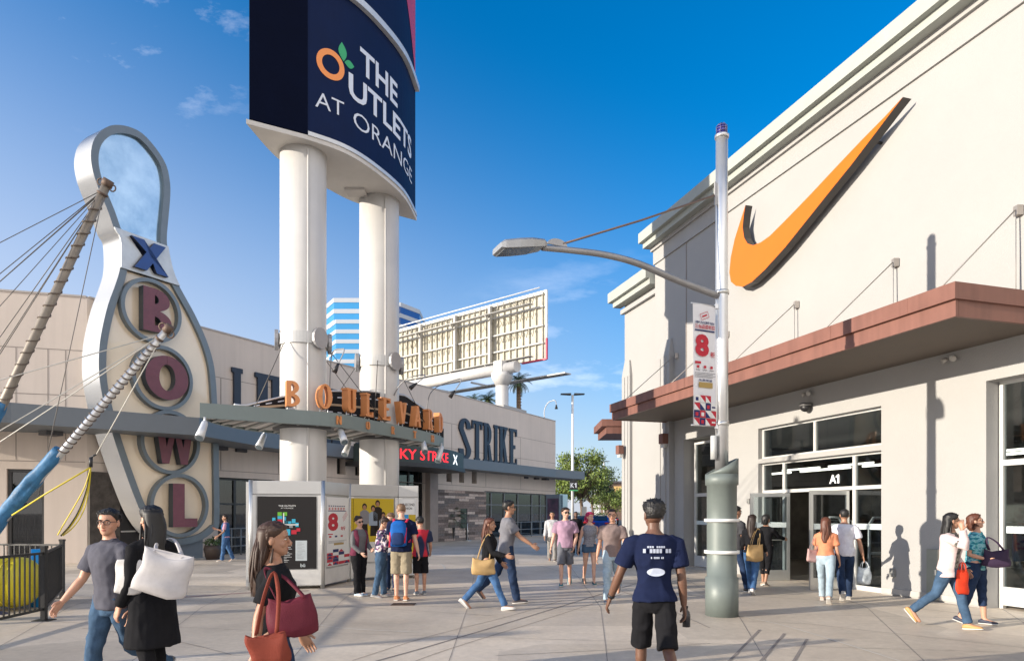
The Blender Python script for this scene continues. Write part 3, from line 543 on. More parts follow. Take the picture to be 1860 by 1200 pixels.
# slate canopy band
cp = [(P(-160, HY, 18.2)), P(20, HY, 20.0), P(362, HY, 23.2), P(480, HY, 27.2), P(591, HY, 31.2), P(700, HY, 35.0), P(842, HY, 40.2), P(1010, HY, 50.2), P(1062, HY, 53.2)]
fr = [V((p.x, p.y, 4.30)) for p in cp]
bk = [W2.pt(p.y+.6, 4.30, .02) if p.y > 23 else V((p.x-.2, p.y+2.6, 4.30)) for p in cp]
bk[0] = LS.pt(6, 4.3, .02); bk[1] = LS.pt(2.4, 4.3, .02); bk[2] = W2.pt(25.0, 4.3, .02); bk[-1] = W2.pt(56.2, 4.3, 0)
m = MB(); m.slab(fr, bk, (0,0,.60)); cn_ = m.build('canopy', SLATE, BL)
for px, Y in ((100,20.9),(405,26.0),(440,27.0),(892,44.3),(928,46.4),(957,48.2),(977,49.4),(995,50.4)):
    m = MB(); p = V(((px-CX)/F*(Y+1.0), Y+1.0, 4.16)); m.box(p-U2*.25, U2*.5, W2.n*-.5, V((0,0,.138))); m.build('bracket', mat('dark_bracket', (.07,.07,.075), .6), cn_)
# stone base with planter wall, windows, entrance
m = MB(); y0, y1 = yh(787), yh(879.6); al2(m, y0, y1, .001, .14, 0, 3.05); m.build('stone_cladding', STONE, BL)
m = MB(); y0, y1 = yh(772.5), yh(786.9); al2(m, y0, y1, .001, .35, 0, 4.6); m.build('pilaster', mat('taupe_stucco', (.30,.25,.22), .85), BL)
def win2(px0, px1, z0, z1, nm='window', mull=(), fm=DARKFR, gm=DGLASS, trans=()):
    a_, b_ = (px0, px1); m = MB(); w_ = .09
    al2(m, a_, a_+w_, -.3, -.2, z0, z1); al2(m, b_-w_, b_, -.3, -.2, z0, z1); al2(m, a_+w_, b_-w_, -.3, -.2, z1-w_, z1); al2(m, a_+w_, b_-w_, -.3, -.2, z0, z0+w_)
    for k in mull: yy = a_+(b_-a_)*k; al2(m, yy-.05, yy+.05, -.295, -.195, z0+w_, z1-w_)
    for zz in trans: al2(m, a_+w_, b_-w_, -.29, -.19, zz, zz+.07)
    o = m.build(nm, fm, BL); m = MB(); al2(m, a_+w_, b_-w_, -.262, -.25, z0+w_, z1-w_); m.build('pane', gm, o); return o
o = win2(hol[0][0], hol[0][1], 0, 3.1, mull=(.33,.66), trans=(2.0,)); win2(hol[1][0], hol[1][1], 0, 3.1)
for i in range(5):
    a_, b_ = hol[2+i][:2]; m = MB(); al2(m, a_, b_, -.45, -.4, 3.55, 4.35); m.build('small_window', BLACK, BL)
o = win2(hol[7][0], hol[7][1], 0, 4.6, 'entrance', (.5,), trans=(2.35,))
o = win2(hol[8][0], hol[8][1], 0, ZW, 'window', (.12,.3,.5,.72,.86), fm=mat('dull_frame', (.16,.16,.16), .5, .3), trans=(2.2,))
for k0, k1 in ((.52,.7),(.74,.84),(.88,.98)):
    m = MB(); a_, b_ = hol[8][:2]; al2(m, a_+(b_-a_)*k0, a_+(b_-a_)*k1, -.75, -.6, .1, 2.6); m.build('inner_stone_panel', STONE, BL)
CURT = ramp_mat('red_curtain', [(.3,(.09,.02,.02)),(.7,(.2,.06,.05))], 5, .9, stretch=(3,3,.05))
m = MB(); n = 60; top = [LS.pt(w1_+(w2_-w1_)*i/n, 3.05, -.36+.05*math.sin(i*1.3)) for i in range(n+1)]; bot = [V((p.x,p.y,.05)) for p in top]; m.strip(bot, top, 0, True); m.build('curtain', CURT, BL)
m = MB(); boxL(m, w1_, w1_+.1, -.2, -.1, 0, 3.1); boxL(m, w2_-.1, w2_, -.2, -.1, 0, 3.1); boxL(m, w1_+.1, w2_-.1, -.2, -.1, 3.0, 3.1); o = m.build('window_frame', DARKFR, BL); m = MB(); boxL(m, w1_+.1, w2_-.1, -.16, -.148, 0, 3.0); m.build('pane', DGLASS, o)
# side entrance of ledge stone at the corner, recess shade put into its colour
y0, y1 = 22.95, 24.35
m = MB(); al2(m, 22.82, 23.7, .002, .12, 0, 3.05); m.build('stone_cladding', mat('shaded_stone', (.06,.052,.046), .9, var=.5, vs=4, bump=.8, bs=9), BL); m = MB(); al2(m, 23.7, 25.1, .002, .06, 0, 3.05); o = m.build('side_door', BLACK, BL)
m = MB(); al2(m, 23.75, 25.0, .061, .08, 2.1, 2.16); al2(m, 23.75, 25.0, .061, .08, 1.0, 1.05); m.build('door_rail', ALU, o)
m = MB(); n = 50; a_, b_ = hol[0][:2]; top = [W2.pt(a_+(b_-a_)*i/n, 3.0, -.45+.04*math.sin(i*1.4)) for i in range(n+1)]; m.strip([V((p.x,p.y,.6)) for p in top], top, 0, True); m.build('curtain', CURT, BL)
# guard rails before the windows
def rail2(px0, px1, off, lab, hs=(.5, 1.0)):
    a_, b_ = yh(px0, off), yh(px1, off); t_ = thing('guard_rail', lab, 'railing', W2.pt((a_+b_)/2, 0, off))
    for zz in hs:
        m = MB(); m.tube([W2.pt(a_, zz, off), W2.pt(b_, zz, off)], .03, 6); m.build('rail', SLATE, t_)
    for k in range(5): m = MB(); yy = a_+(b_-a_)*k/4; m.tube([W2.pt(yy, 0, off), W2.pt(yy, max(hs)+.02, off)], .035, 6); m.build('post', SLATE, t_)
rail2(403, 470, .5, 'grey steel guard rail before the dark glass right of the pin sign', (.35, .7, 1.05)); rail2(926, 1000, .6, 'grey steel guard rail before the windows beside the stone wall', (.08, .55, 1.05))
# big wall lettering
LT = thing('wall_lettering', 'giant dark navy slab letters painted high on the beige bowling hall wall', 'lettering', W2.pt(35, 5.2, .05))
LM = mat('navy_letter_paint', (.018,.026,.045), .5)
def wl(c, x0, x1, ytop_px, ybot_px=None):
    a_, b_ = yh(x0), yh(x1); L_ = (b_-a_)/U2.y; z1 = W2.hit(x0, ytop_px)[1]; zb = 4.98; m = MB()
    put_glyph(m, c, lambda x, y, d: W2.pt(a_, zb+y, .02+d)+U2*x, 0, 0, L_, z1-zb, .09, t=.17, hh=.075); m.build('letter', LM, LT)
tp = lambda x: 667+(x-421)*.2195
for c, a_, b_ in (('L',418,452),('U',461,513),('C',526,566),('K',578,622),('Y',634,676)): wl(c, a_, b_, tp(a_))
for c, a_, b_ in (('S',831,854),('T',855.5,874),('R',876,893.5),('I',895,903),('K',904.5,921.5),('E',923,937.5)): wl(c, a_, b_, tp(a_)+ (a_-831)*.0)
# curved LED marquee over the entrance
MQ = thing('entrance_marquee', 'curved dark green LED marquee with red running letters over the bowling hall entrance', 'sign', W2.pt(yh(770), 3.6, .5))
a0, a1 = yh(680, 2.0), yh(842, 2.0); uq = lambda px: (yh(px, 2.5)-a0)/(a1-a0)
def mq(u, z, off=0): # u 0..1 along the bulging front
    Y = a0+(a1-a0)*u; return W2.pt(Y, z, 2.0+1.0*math.sin(math.pi*min(1,max(0,u)))+off)
n = 18
m = MB(); f_ = [mq(i/n, 4.15) for i in range(n+1)]; k_ = [W2.pt(a0+(a1-a0)*i/n, 4.15, .7) for i in range(n+1)]; m.slab(f_, k_, (0,0,.85)); m.build('fascia', mat('marquee_green', (.035,.05,.045), .5), MQ)
m = MB(); f_ = [mq(i/n, 3.95, .12) for i in range(n+1)]; m.slab(f_, [W2.pt(a0+(a1-a0)*i/n, 3.95, .16) for i in range(n+1)], (0,0,.2)); m.build('soffit', mat('marquee_dark', (.03,.03,.03), .5), MQ)
RED = mat('red_led', (.9,.02,.03), .5, var=.05, emit=.8); WLED = mat('white_led', (.9,.95,.95), .5, var=0, emit=.7)
uo = lambda px: None
m = MB(); text_on(m, 'LUCKY STRIKE', lambda x, y: mq(x, 4.3+y, .012), uq(690), 0, uq(802)-uq(690), .5, .012); m.build('led_text', RED, MQ)
m = MB(); text_on(m, 'X', lambda x, y: mq(x, 4.28+y, .012), uq(814), 0, uq(829)-uq(814), .52, .02); m.build('led_text', WLED, MQ)

# ------------------------------------------------------------------ the bowling pin sign
class Pin(Wall): pass
WP = Wall(-25.98, .574, (.867, -.498))
def pin(px, py): Y, z = WP.hit(px, py); return ((Y-23.15)/U2.y, z)
def pp(s, z, off=0): return V((WP.a+WP.b*23.15, 23.15, z))+U2*s+WP.n*off
OUT = [(210,227),(233,230),(258,242),(283,269),(302,300),(309,333),(309,362),(306,396),(303,437),(308,470),(317,502),(333,533),(354,571),(375,617),(387.5,658),(392,692),(394,723),(397,788),(398,860),(398.5,948),(390,962),(368,979),(338,988),(312,988),(285,970),(265,945),(249,914),(225,850),(201,777),(186,719),(180,679),(180,637),(185,600),(196,554),(208,521),(217,492),(219,467),(217,433),(208,417),(196,383),(179,342),(169,312),(165,283),(169,258),(179,242),(194,231)]
o2 = [V((*pin(*p), 0)) for p in OUT]
def resmooth(p, k=3):                                     # closed spline through the outline
    n = len(p); o = []
    for i in range(n):
        a, b, c, d = p[i-1], p[i], p[(i+1)%n], p[(i+2)%n]
        for j in range(k):
            t = j/k; o.append(.5*((2*b)+(c-a)*t+(2*a-5*b+4*c-d)*t*t+(3*b-a-3*c+d)*t**3))
    return o
o2 = resmooth(o2)
def inset(p, d):
    n = len(p); q = []
    for i in range(n):
        t = (p[(i+2)%n]-p[i-2]).normalized(); nn = V((t.y, -t.x, 0)); q.append(p[i]+nn*d)
    return q
in2 = inset(o2, .24)
ctr = sum(o2, V())/len(o2)
if sum((q-ctr).length for q in in2) > sum((q-ctr).length for q in o2): in2 = inset(o2, -.24)
PN = thing('bowling_pin_sign', 'giant silver bowling pin sign with ringed maroon letters', 'sign', pp(4.5, 0, -.3))
PINSIDE = mat('polished_aluminium_panel', (.80,.81,.80), .2, .8, var=.02, vs=.5)
RIM = mat('blue_grey_rim', (.17,.20,.22), .4, .4, var=.08)
n = len(o2); m = MB(); T = .98
A = [pp(p.x, p.y, 0) for p in o2]; B = [q-WP.n*T for q in A]; I = [pp(p.x, p.y, 0) for p in in2]; J = [q-WP.n*.14 for q in I]
b = 0; m.v = A+B+I+J
for i in range(n):
    j = (i+1) % n; m.face([i, n+i, n+j, j], 0, True); m.face([i, j, 2*n+j, 2*n+i], 1); m.face([2*n+i, 2*n+j, 3*n+j, 3*n+i], 1)
m.face([n+i for i in range(n)], 0); m.build('shell', [PINSIDE, RIM], PN)
zX0, zX1 = pin(260, 499)[1], pin(260, 432)[1]
def clip_poly(p, lo, hi):
    def cl(p, z, keep_above):
        o = []
        for i in range(len(p)):
            a, b = p[i-1], p[i]; ia, ib = (a.y >= z) == keep_above, (b.y >= z) == keep_above
            if ia != ib: t = (z-a.y)/(b.y-a.y); o.append(a.lerp(b, t))
            if ib: o.append(b)
        return o
    if lo is not None: p = cl(p, lo, True)
    if hi is not None: p = cl(p, hi, False)
    return p
CREAM = mat('cream_sign_face', (.80,.67,.50), .2, 0, var=.05, vs=.6, coat=1)
MIRR = mat('mirror_blue_panel', (.20,.35,.50), .2, .85, var=.1, vs=.55, col2=(.55,.70,.80))
m = MB(); m.poly([pp(p.x, p.y, -.12) for p in clip_poly(in2, None, zX0)]); m.build('body_face', CREAM, PN)
m = MB(); m.poly([pp(p.x, p.y, -.12) for p in clip_poly(in2, zX1, None)]); m.build('head_face', MIRR, PN)
# X plate
pl = clip_poly(o2, zX0, zX1); m = MB(); m.prism([pp(p.x*1.0, p.y, .0015) for p in pl], WP.n*.06); m.build('neck_plate', mat('pale_plate', (.55,.57,.58), .35, .3), PN)
XB = mat('blue_letter', (.012,.06,.24), .35); xs0, z0 = pin(235, 491); xs1, z1 = pin(297, 441)
m = MB(); put_glyph(m, 'X', lambda x, y, d: pp(xs0+x+y*-.1+.06, zX0+.12+y, .063+d), 0, 0, xs1-xs0, (zX1-zX0)*.8, .14, t=.2, m=0, ms=1); m.build('letter', [XB, mat('navy_return', (.008,.014,.035), .4)], PN)
MAR = mat('maroon_letter', (.17,.055,.072), .45, var=.15, vs=3); MARS = mat('letter_return', (.035,.045,.055), .4)
PINK = mat('faded_rose_letter', (.38,.12,.12), .45, var=.12)
def ring(cx, cy, r):
    s, z = pin(cx, cy); s1, _ = pin(cx+r, cy); rad = abs(s1-s)*.98; m = MB(); k = 44
    for a_, b_ in ((rad, rad-.13),):
        o_ = [[pp(s+math.cos(2*math.pi*i/k)*q, z+math.sin(2*math.pi*i/k)*q, d) for i in range(k)] for q, d in ((a_, -.119), (a_, .10), (b_, .10), (b_, -.119))]
        m.loft(o_, 0, False, False)
    m.build('ring', RIM, PN); return s, z, rad
BL_ = []
for c, cx, cy, r, M_ in (('B',274,564.6,54,MAR), ('Q',294.6,686.5,54,MAR), ('W',308.6,803,53,MAR), ('L',325,917.4,52,MAR)):
    s, z, rad = ring(cx, cy, r); m = MB(); h_ = rad*1.36; w_ = {'B':1.1,'Q':1.42,'W':1.3,'L':1.0}[c]*rad
    fn = lambda x, y, d: pp(s+x-w_/2+.06, z+y-h_/2, -.05+d)
    put_glyph(m, c, fn, 0, 0, w_, h_, .26, t={'B':.17,'Q':.2,'W':.16,'L':.19}[c], hh={'Q':.24,'B':.12}.get(c,.16), sl=0, m=0, ms=1)
    if c == 'L': put_glyph(m, 'Z', fn, w_*.42, .001, w_*.55, h_*.2, .255, m=0, ms=1)
    m.build('letter', [M_, MARS], PN)
    if c in 'BQWL':                                        # little bulbs along the strokes
        m2 = MB()
m = MB(); s0, s1 = pin(333,985)[0], pin(373,985)[0]; m.box(pp(s0, 0, -.15), U2*(s1-s0), WP.n*-.7, V((0,0,1.05))); m.build('pedestal', SLATE, PN)
# ------------------------------------------------------------------ pylon sign on two columns
K = .87
HB = 9.53*K                                              # sign underside above the eye
c1 = GD(551, 18.2*K); c2 = GD(689, 20.9*K); r1 = .52
PY = thing('pylon_sign', 'tall navy mall pylon sign on two thick white columns', 'sign', (c1+c2)/2)
for c in (c1, c2):
    m = MB(); m.tube([c, c+Z*3.3, c+Z*6.6, c+Z*(EYE+HB)], r1, 40); m.box(c+V((.25,-r1*.9,0)), V((.015,0,0)), V((0,.02,0)), Z*.01); col_ = m.build('column', WHITEP, PY)
    zr = 5.62; m = MB(); m.lathe(c, [(r1+.003,zr-.13),(r1+.035,zr-.13),(r1+.035,zr+.13),(r1+.003,zr+.13)], 48, 0, False); m.build('clamp_band', mat('galvanised_band', (.5,.5,.49), .45, .5), col_)
    for an in (200, 20, -35):
        d = V((math.cos(R(an)), math.sin(R(an)), 0)); s_ = V((-d.y, d.x, 0)); m = MB(); cc = c+d*(r1+.06)+Z*zr; k = 16
        m.loft([[cc+s_*(math.cos(2*math.pi*i/k)*.2)+Z*(math.sin(2*math.pi*i/k)*.24)+d*o for i in range(k)] for o in (-.03,.05)], 0, True, False); m.build('bracket_disc', mat('weathered_disc', (.33,.33,.34), .5, .5), col_)
    m = MB(); a_ = R(-62); d = V((math.cos(a_), math.sin(a_), 0)); m.tube([c+d*(r1+.02)+Z*.1, c+d*(r1+.02)+Z*(EYE+HB-.1)], .022, 6); m.build('conduit', WHITEP, col_)
def SP(px, dep): return V(((px-CX)/F*dep*K, dep*K, 0))
A_, B_, C_ = SP(447,16.7), SP(556,17.4), SP(757,22.25)
front = smooth_path([B_, SP(624,18.04), SP(680,19.03), SP(732.5,20.55), C_], 8); back = smooth_path([A_, SP(511,18.5), SP(592,20.0), SP(654,21.06), C_], 6)
plan = front+back[::-1][1:]
zs0 = EYE+HB; zs1 = EYE+13.68*K; zs2 = zs1+4.6
def sc_plan(p, z, k): c = sum(p, V())/len(p); return [V((c.x+(q.x-c.x)*k, c.y+(q.y-c.y)*k, z)) for q in p]
m = MB(); m.prism([V((p.x,p.y,zs0)) for p in plan], (0,0,.10)); m.build('soffit', mat('pale_soffit', (.50,.48,.45), .6, var=.12, vs=.7), PY)
m = MB(); p_ = sc_plan(plan, zs0+.101, .975); m.prism(p_, (0,0,zs2-zs0)); m.build('cabinet', NAVY2, PY)
ab = (B_-A_); an_ = V((ab.y, -ab.x, 0)).normalized()
p0, p1 = p_[0], p_[-1]
m = MB(); e_ = (p1-p0).normalized(); nn = V((e_.y, -e_.x, 0)); nn = nn if nn.y < 0 else -nn
m.box(p0+nn*.004+Z*.02, p1-p0, nn*.03, V((0,0,zs2-zs0-.1))); m.build('end_panel', NAVY, PY)
fc = sc_plan(front, 0, 1); cen = sum(plan, V())/len(plan)
def fpt(s, z, off=0):                                     # s = metres along the curved front from its near corner
    acc = 0; q = [V((cen.x+(p.x-cen.x)*.975, cen.y+(p.y-cen.y)*.975, 0)) for p in front]
    for i in range(len(q)-1):
        d = (q[i+1]-q[i]).length
        if s <= acc+d or i == len(q)-2:
            t = (q[i+1]-q[i])/d; return q[i]+t*(s-acc)+V((t.y,-t.x,0))*off+Z*z
        acc += d
FL = sum((front[i+1]-front[i]).length for i in range(len(front)-1))*.975
nn_ = 28
for z, h_, o in ((zs0+.1, .09, .05), (zs1, .16, .12), (zs2, .16, .12)):
    m = MB(); m.slab([fpt(FL*i/nn_, z, o) for i in range(nn_+1)], [fpt(FL*i/nn_, z, .003) for i in range(nn_+1)], (0,0,h_)); m.build('moulding', mat('sign_moulding', (.52,.54,.56), .4, .3), PY)
# lettering placed by the photograph's letter positions on the curved face
def s_of(px):                                             # metres along the front at a photo column
    best = min(range(401), key=lambda i: abs((lambda q: q.x/q.y*F+CX)(fpt(FL*i/400, 0, .01))-px)); return FL*best/400
def z_of(px, py): q = fpt(s_of(px), 0, .01); return EYE+(HY-py)/F*q.y
TX = MB()
def sign_text(body, pxa, pxb, pya0, pya1, bold):          # left, right column, bottom and top row of the first letter
    a, b = s_of(pxa), s_of(pxb); z0_, z1_ = z_of(pxa, pya0), z_of(pxa, pya1); text_on(TX, body, lambda x, y: fpt(a+x, z0_+y, .012), 0, 0, b-a, z1_-z0_, bold)
sign_text('THE', 654, 722, 131, 84, .022); sign_text('UTLETS', 633, 747, 176, 130, .022); sign_text('AT', 573, 625, 193, 165, -.004); sign_text('ORANGE', 642, 748, 229, 199, -.004)
TX.build('lettering', SIGNW, PY)
so_, zo_ = (s_of(575)+s_of(626))/2, z_of(600, 117); m = MB(); k = 40; ro = (s_of(626)-s_of(575))/2
for i in range(k):
    a_, b_ = 2*math.pi*i/k, 2*math.pi*(i+1)/k; f = lambda q, a: fpt(so_+math.cos(a)*q, zo_+math.sin(a)*q, .012); m.poly([f(ro-.13,a_), f(ro,a_), f(ro,b_), f(ro-.13,b_)])
m.build('fruit_ring', mat('sign_orange', (.75,.25,.06), .5, var=.02), PY)
GRN = mat('sign_green', (.02,.32,.12), .5, var=.02)
for (x0, y0, x1, y1, wd) in ((624,112,621,77,.11), (626,113,643,122,.09)):
    a_, b_ = V((s_of(x0), z_of(x0,y0), 0)), V((s_of(x1), z_of(x1,y1), 0)); d = (b_-a_); s_ = V((-d.y, d.x, 0)).normalized(); o = []
    for i in range(13): t = i/12; o.append(a_+d*t+s_*wd*math.sin(math.pi*t))
    for i in range(1, 12): t = 1-i/12; o.append(a_+d*t-s_*wd*math.sin(math.pi*t))
    m = MB(); m.poly([fpt(q.x, q.y, .013) for q in o]); m.build('leaf', GRN, PY)
# upper panel with its red wedge
m = MB(); o = [(705,-6),(747,-6),(744,58)]; a_, b_, c_ = FL*.62, FL*.985, zs1+.35
m.poly([fpt(a_, zs1+2.6, .012)]+[fpt(a_+(b_-a_)*i/8, zs1+2.6, .012) for i in range(1,9)]+[fpt(b_-(b_-a_)*i/8, c_+2.2*(i/8)**.8, .012) for i in range(8)]); m.build('red_panel', mat('sign_red', (.45,.03,.06), .45), PY)
m = MB(); h_ = fpt(FL*.55, zs0-.03, -1.0); m.cbox(h_, .5, .4, .06); m.build('hatch', mat('pale_soffit2', (.40,.38,.36), .6), PY)

# ------------------------------------------------------------------ leaf-shaped canopy with its letters
HC = 2.25*K; zc = EYE+HC; TH = .31
def BP(px, bottom): Y = F*HC/(HY-bottom); return V(((px-CX)/F*Y, Y, 0))
bf = smooth_path([BP(363,758.5), BP(440,763), BP(514,768), BP(613,775), BP(680,786.5), BP(734,796), BP(780,805), BP(806,812)], 6)
bb = smooth_path([BP(363,758.5), BP(400,772), BP(468,784), BP(551,791), BP(620,800), BP(689,806), BP(760,811), BP(806,812)], 6)
CN = thing('entry_canopy', 'leaf-shaped grey-green canopy round the two white columns, with a striped road ribbon and orange letters', 'canopy', (c1+c2)/2+Z*zc)
FAS = mat('grey_green_fascia', (.17,.21,.205), .45, .1, var=.06)
m = MB(); ins = lambda p, k: [a.lerp(b, k) for a, b in zip(p, [(x+y)/2 for x, y in zip(bf, bb)])]
m.slab([p+Z*zc for p in bf], [p+Z*zc for p in ins(bf,.12)], (0,0,TH)); m.slab([p+Z*zc for p in bb], [p+Z*zc for p in ins(bb,.12)], (0,0,TH)); m.build('fascia', FAS, CN)
m = MB(); i1, i2 = ins(bf,.121), ins(bb,.121); m.slab([p+Z*(zc+.05) for p in i1], [p+Z*(zc+.05) for p in i2], (0,0,.05)); sf = m.build('soffit', mat('canopy_soffit', (.55,.52,.49), .7, var=.1), CN)
m = MB()
for i in range(2, len(i1)-2, 2): a_, b_ = i1[i]+Z*(zc+.02), i2[i]+Z*(zc+.02); m.tube([a_, b_], .03, 6)
m.build('ribs', mat('rib_grey', (.3,.3,.29), .6), sf)
m = MB(); m.slab([p+Z*(zc+.24) for p in i1], [p+Z*(zc+.24) for p in i2], (0,0,.03)); m.build('deck', FAS, CN)
for c in (c1, c2): m = MB(); m.lathe(c, [(r1+.004, zc-.03), (r1+.16, zc-.03), (r1+.16, zc+.045), (r1+.004, zc+.045)], 32); m.build('collar', mat('collar_dark', (.07,.07,.07), .5), CN)
# arc length helper on the front edge
def on(path, s):
    acc = 0
    for i in range(len(path)-1):
        d = (path[i+1]-path[i]).length
        if s <= acc+d or i == len(path)-2: t = (path[i+1]-path[i])/d; return path[i]+t*(s-acc), t
        acc += d
def plen(p): return sum((p[i+1]-p[i]).length for i in range(len(p)-1))
lp = ins(bf, .10); LL = plen(lp)
def s_px(path, px): return min((i*plen(path)/300 for i in range(301)), key=lambda s: abs(on(path,s)[0].x/on(path,s)[0].y*F+CX-px))
OR = mat('orange_copper_letter', (.62,.25,.09), .45, .15, var=.08, vs=4)
sa, sb_ = s_px(lp, 530), s_px(lp, 796)
for i, c in enumerate('B0ULEVARD'):
    s = sa+(sb_-sa)*i/8; p, t = on(lp, s); nn = V((t.y, -t.x, 0)); w_ = .33; m = MB()
    put_glyph(m, c, lambda x, y, d: p+t*(x-w_/2)+nn*(d-.09)+Z*(zc+TH+.07+y), 0, 0, w_, .56, .18, t=.15, hh=.085); lo = m.build('letter', OR, CN)
    m = MB()
    for k in (-.09,.09): m = MB(); m.tube([p+t*k+Z*(zc+TH-.04), p+t*k+Z*(zc+TH+.1)], .012, 6); m.build('pin', ALU, lo)
nb = bf; sa, sb_ = s_px(nb, 614), s_px(nb, 785)
for i, c in enumerate('NORTH'):
    p, t = on(nb, sa+(sb_-sa)*i/4); nn = V((t.y, -t.x, 0)); m = MB(); put_glyph(m, c, lambda x, y, d: p+t*(x-.07)+nn*(d+.003)+Z*(zc+.06+y), 0, 0, .14, .19, .03, t=.15, sl=0); m.build('small_letter', OR, CN)
# road ribbon arching behind the letters
rbp = ins(bf, .62); s0, s1 = s_px(rbp, 425), s_px(rbp, 803)
prof = [(440,740),(451,737),(514,722),(597,712),(665,712),(734,719.5),(775,749),(803,779)]
def rtop(px):
    px = max(440, min(803, px))
    for (a, x), (b, y) in zip(prof, prof[1:]):
        if a <= px <= b: k = (px-a)/(b-a); return x+(y-x)*k
    return prof[-1][1]
kk = 48; rp = []; rn = []; rt = []
for i in range(kk+1):
    p, t = on(rbp, s0+(s1-s0)*i/kk); px = p.x/p.y*F+CX; rp.append(p); rn.append(V((t.y,-t.x,0))); rt.append(max(zc+TH+.03, EYE+(HY-rtop(px))/F*p.y))
m = MB(); lo = [p+Z*(zc+.28) for p in rp]; hi = [V((p.x,p.y,z)) for p, z in zip(rp, rt)]; o = len(m.v)
for off in (0, .05): m.v += [q+n_*off for q, n_ in zip(lo, rn)]+[q+n_*off for q, n_ in zip(hi, rn)]
q = kk+1
for i in range(kk):
    m.face([i, i+1, q+i+1, q+i]); m.face([2*q+i, 2*q+i+1, 3*q+i+1, 3*q+i]); m.face([q+i, q+i+1, 3*q+i+1, 3*q+i])
RBN = m.build('road_ribbon', mat('ribbon_black', (.010,.010,.013), .6, spec=.2), CN)
def rline(f, wd, a, b): 
    A = []; B = []
    for i in range(a, b+1): h_ = rt[i]-(zc+.28); z = zc+.28+h_*f; A.append(V((rp[i].x,rp[i].y,z+wd/2))+rn[i]*.054); B.append(V((rp[i].x,rp[i].y,z-wd/2))+rn[i]*.054)
    return A, B
m = MB(); 
for f in (.25, .80):
    for i in range(3, kk-2, 2): m.strip(*rline(f, .028, i, i+1))
m.build('dashes', SIGNW, RBN); m = MB(); m.strip(*rline(.52, .05, 2, kk-1)); m.build('centre_line', mat('tan_line', (.45,.33,.22), .5), RBN)
m = MB(); m.tube([h_+n_*.025+Z*.02 for h_, n_ in zip(hi, rn)], .03, 6); m.build('edge_trim', STEELP, RBN)
for px, hx, hy, tx, ty, ex, ey in ((598,604,640,625,637,615,668),(712,735,690,772,683,757,703),(775,790,705,838,690,826,716)):
    s = s_px(rbp, px); p, t = on(rbp, s); Y = p.y-.1; b_ = V((p.x,p.y,zc+TH)); a_ = P(hx, hy, Y-.4); e_ = P(tx, ty, Y-1.0); l_ = P(ex, ey, Y-1.1); g_ = thing('gooseneck_lamp', 'thin gooseneck lamp over the canopy letters, '+{598:'beside the left column',712:'in front of the right column',775:'nearest the bowling hall letters'}[px], 'lamp', b_, 'gooseneck lamps over the canopy')
    pth = smooth_path([b_, P(px+2, ty+40, Y-.1), a_, e_.lerp(a_,.25)+Z*.05, e_, l_+Z*.1], 6); m = MB(); m.tube(pth, .014, 6); m.build('neck', mat('neck_grey', (.35,.35,.36), .4, .5), g_); d = (pth[-1]-pth[-4]).normalized(); m = MB(); m.tube([pth[-1], pth[-1]+d*.22], [.025,.06], 10); m.build('shade', BLACK, g_)
SPOT = mat('spot_white', (.62,.63,.64), .35, .3)
for px, py, tx, ty in ((372,768,362,795),(480,790,470,812),(618,780,626,803),(634,805,626,825),(768,800,772,820),(802,812,795,838)):
    Y = {372:13.9,480:16.6,618:15.7,634:18.2,768:18.9,802:19.9}[px]; a_, b_ = P(px,py,Y), P(tx,ty,Y-.25); d = (b_-a_).normalized(); L_ = (b_-a_).length
    g_ = thing('spot_light', 'white cylinder spotlight hanging under the canopy, '+{372:'at its left tip',480:'at its back edge left of the columns',618:'in front between the columns',634:'behind between the columns',768:'in front of the right column',802:'at its right tip'}[px], 'lamp', a_, 'spotlights under the canopy')
    m = MB(); m.tube([a_+Z*.12, a_-Z*.02], .025, 6); m.build('stem', SPOT, g_); m = MB(); m.tube([a_-d*.04, a_, a_+d*L_*.5, b_], [.045,.065,.078,.09], 14); m.build('barrel', SPOT, g_); m = MB(); m.tube([b_+d*.002, b_+d*.01], .075, 14); m.build('lens', glass_mat('lens'), g_)
# guy cables from the clamp discs to the canopy
for c, e_ in ((c1, bf[8]), (c1, bf[26]), (c1, bb[30]), (c2, bf[24]), (c2, bf[36]), (c2, bb[20])):
    e_ = e_+Z*(zc+TH); d = (e_-c); d.z = 0; d.normalize(); m = MB(); m.tube([c+d*(r1+.03)+Z*5.6, e_], .009, 5); m.build('guy_cable', CABLE, CN)

# ------------------------------------------------------------------ directory kiosk ring round the columns
KS = thing('directory_kiosk', 'silver poster kiosk wrapped round the white columns, with mall map and bright posters', 'kiosk', GD(600, 15.6))
KF = mat('kiosk_silver', (.50,.50,.49), .4, .35, var=.06); KW = mat('kiosk_white', (.62,.61,.58), .5, .1)
pts = [GD(456,14.72), GD(586,15.06), GD(634,16.5), GD(722.5,17.42), GD(760,17.5)]
def kpanel(a, b, kind, wide=.2, gap=.0):
    t = (b-a).normalized(); n_ = V((t.y,-t.x,0)); n_ = n_ if n_.y < 0 else -n_; W = (b-a).length; H = 2.34
    m = MB(); m.box(a+Z*.06, t*W, n_*-.2, V((0,0,H-.06))); m.box(a+n_*.03+Z*(H-.27), t*W, n_*-.26, V((0,0,.29))); o = m.build('panel', [KF], KS, bevel=.012)
    m = MB(); m.box(a+n_*.014+t*.002+Z*.08, t*.1, n_*.02, V((0,0,H-.37))); m.box(a+t*(W-.102)+n_*.014+Z*.08, t*.1, n_*.02, V((0,0,H-.37))); m.box(a+t*.104+n_*.012+Z*.08, t*(W-.208), n_*.012, V((0,0,.34))); m.build('trim', KW, o)
    f = lambda x, y, d=0: a+t*(x)+n_*(.012+d)+Z*y
    return f, W, o
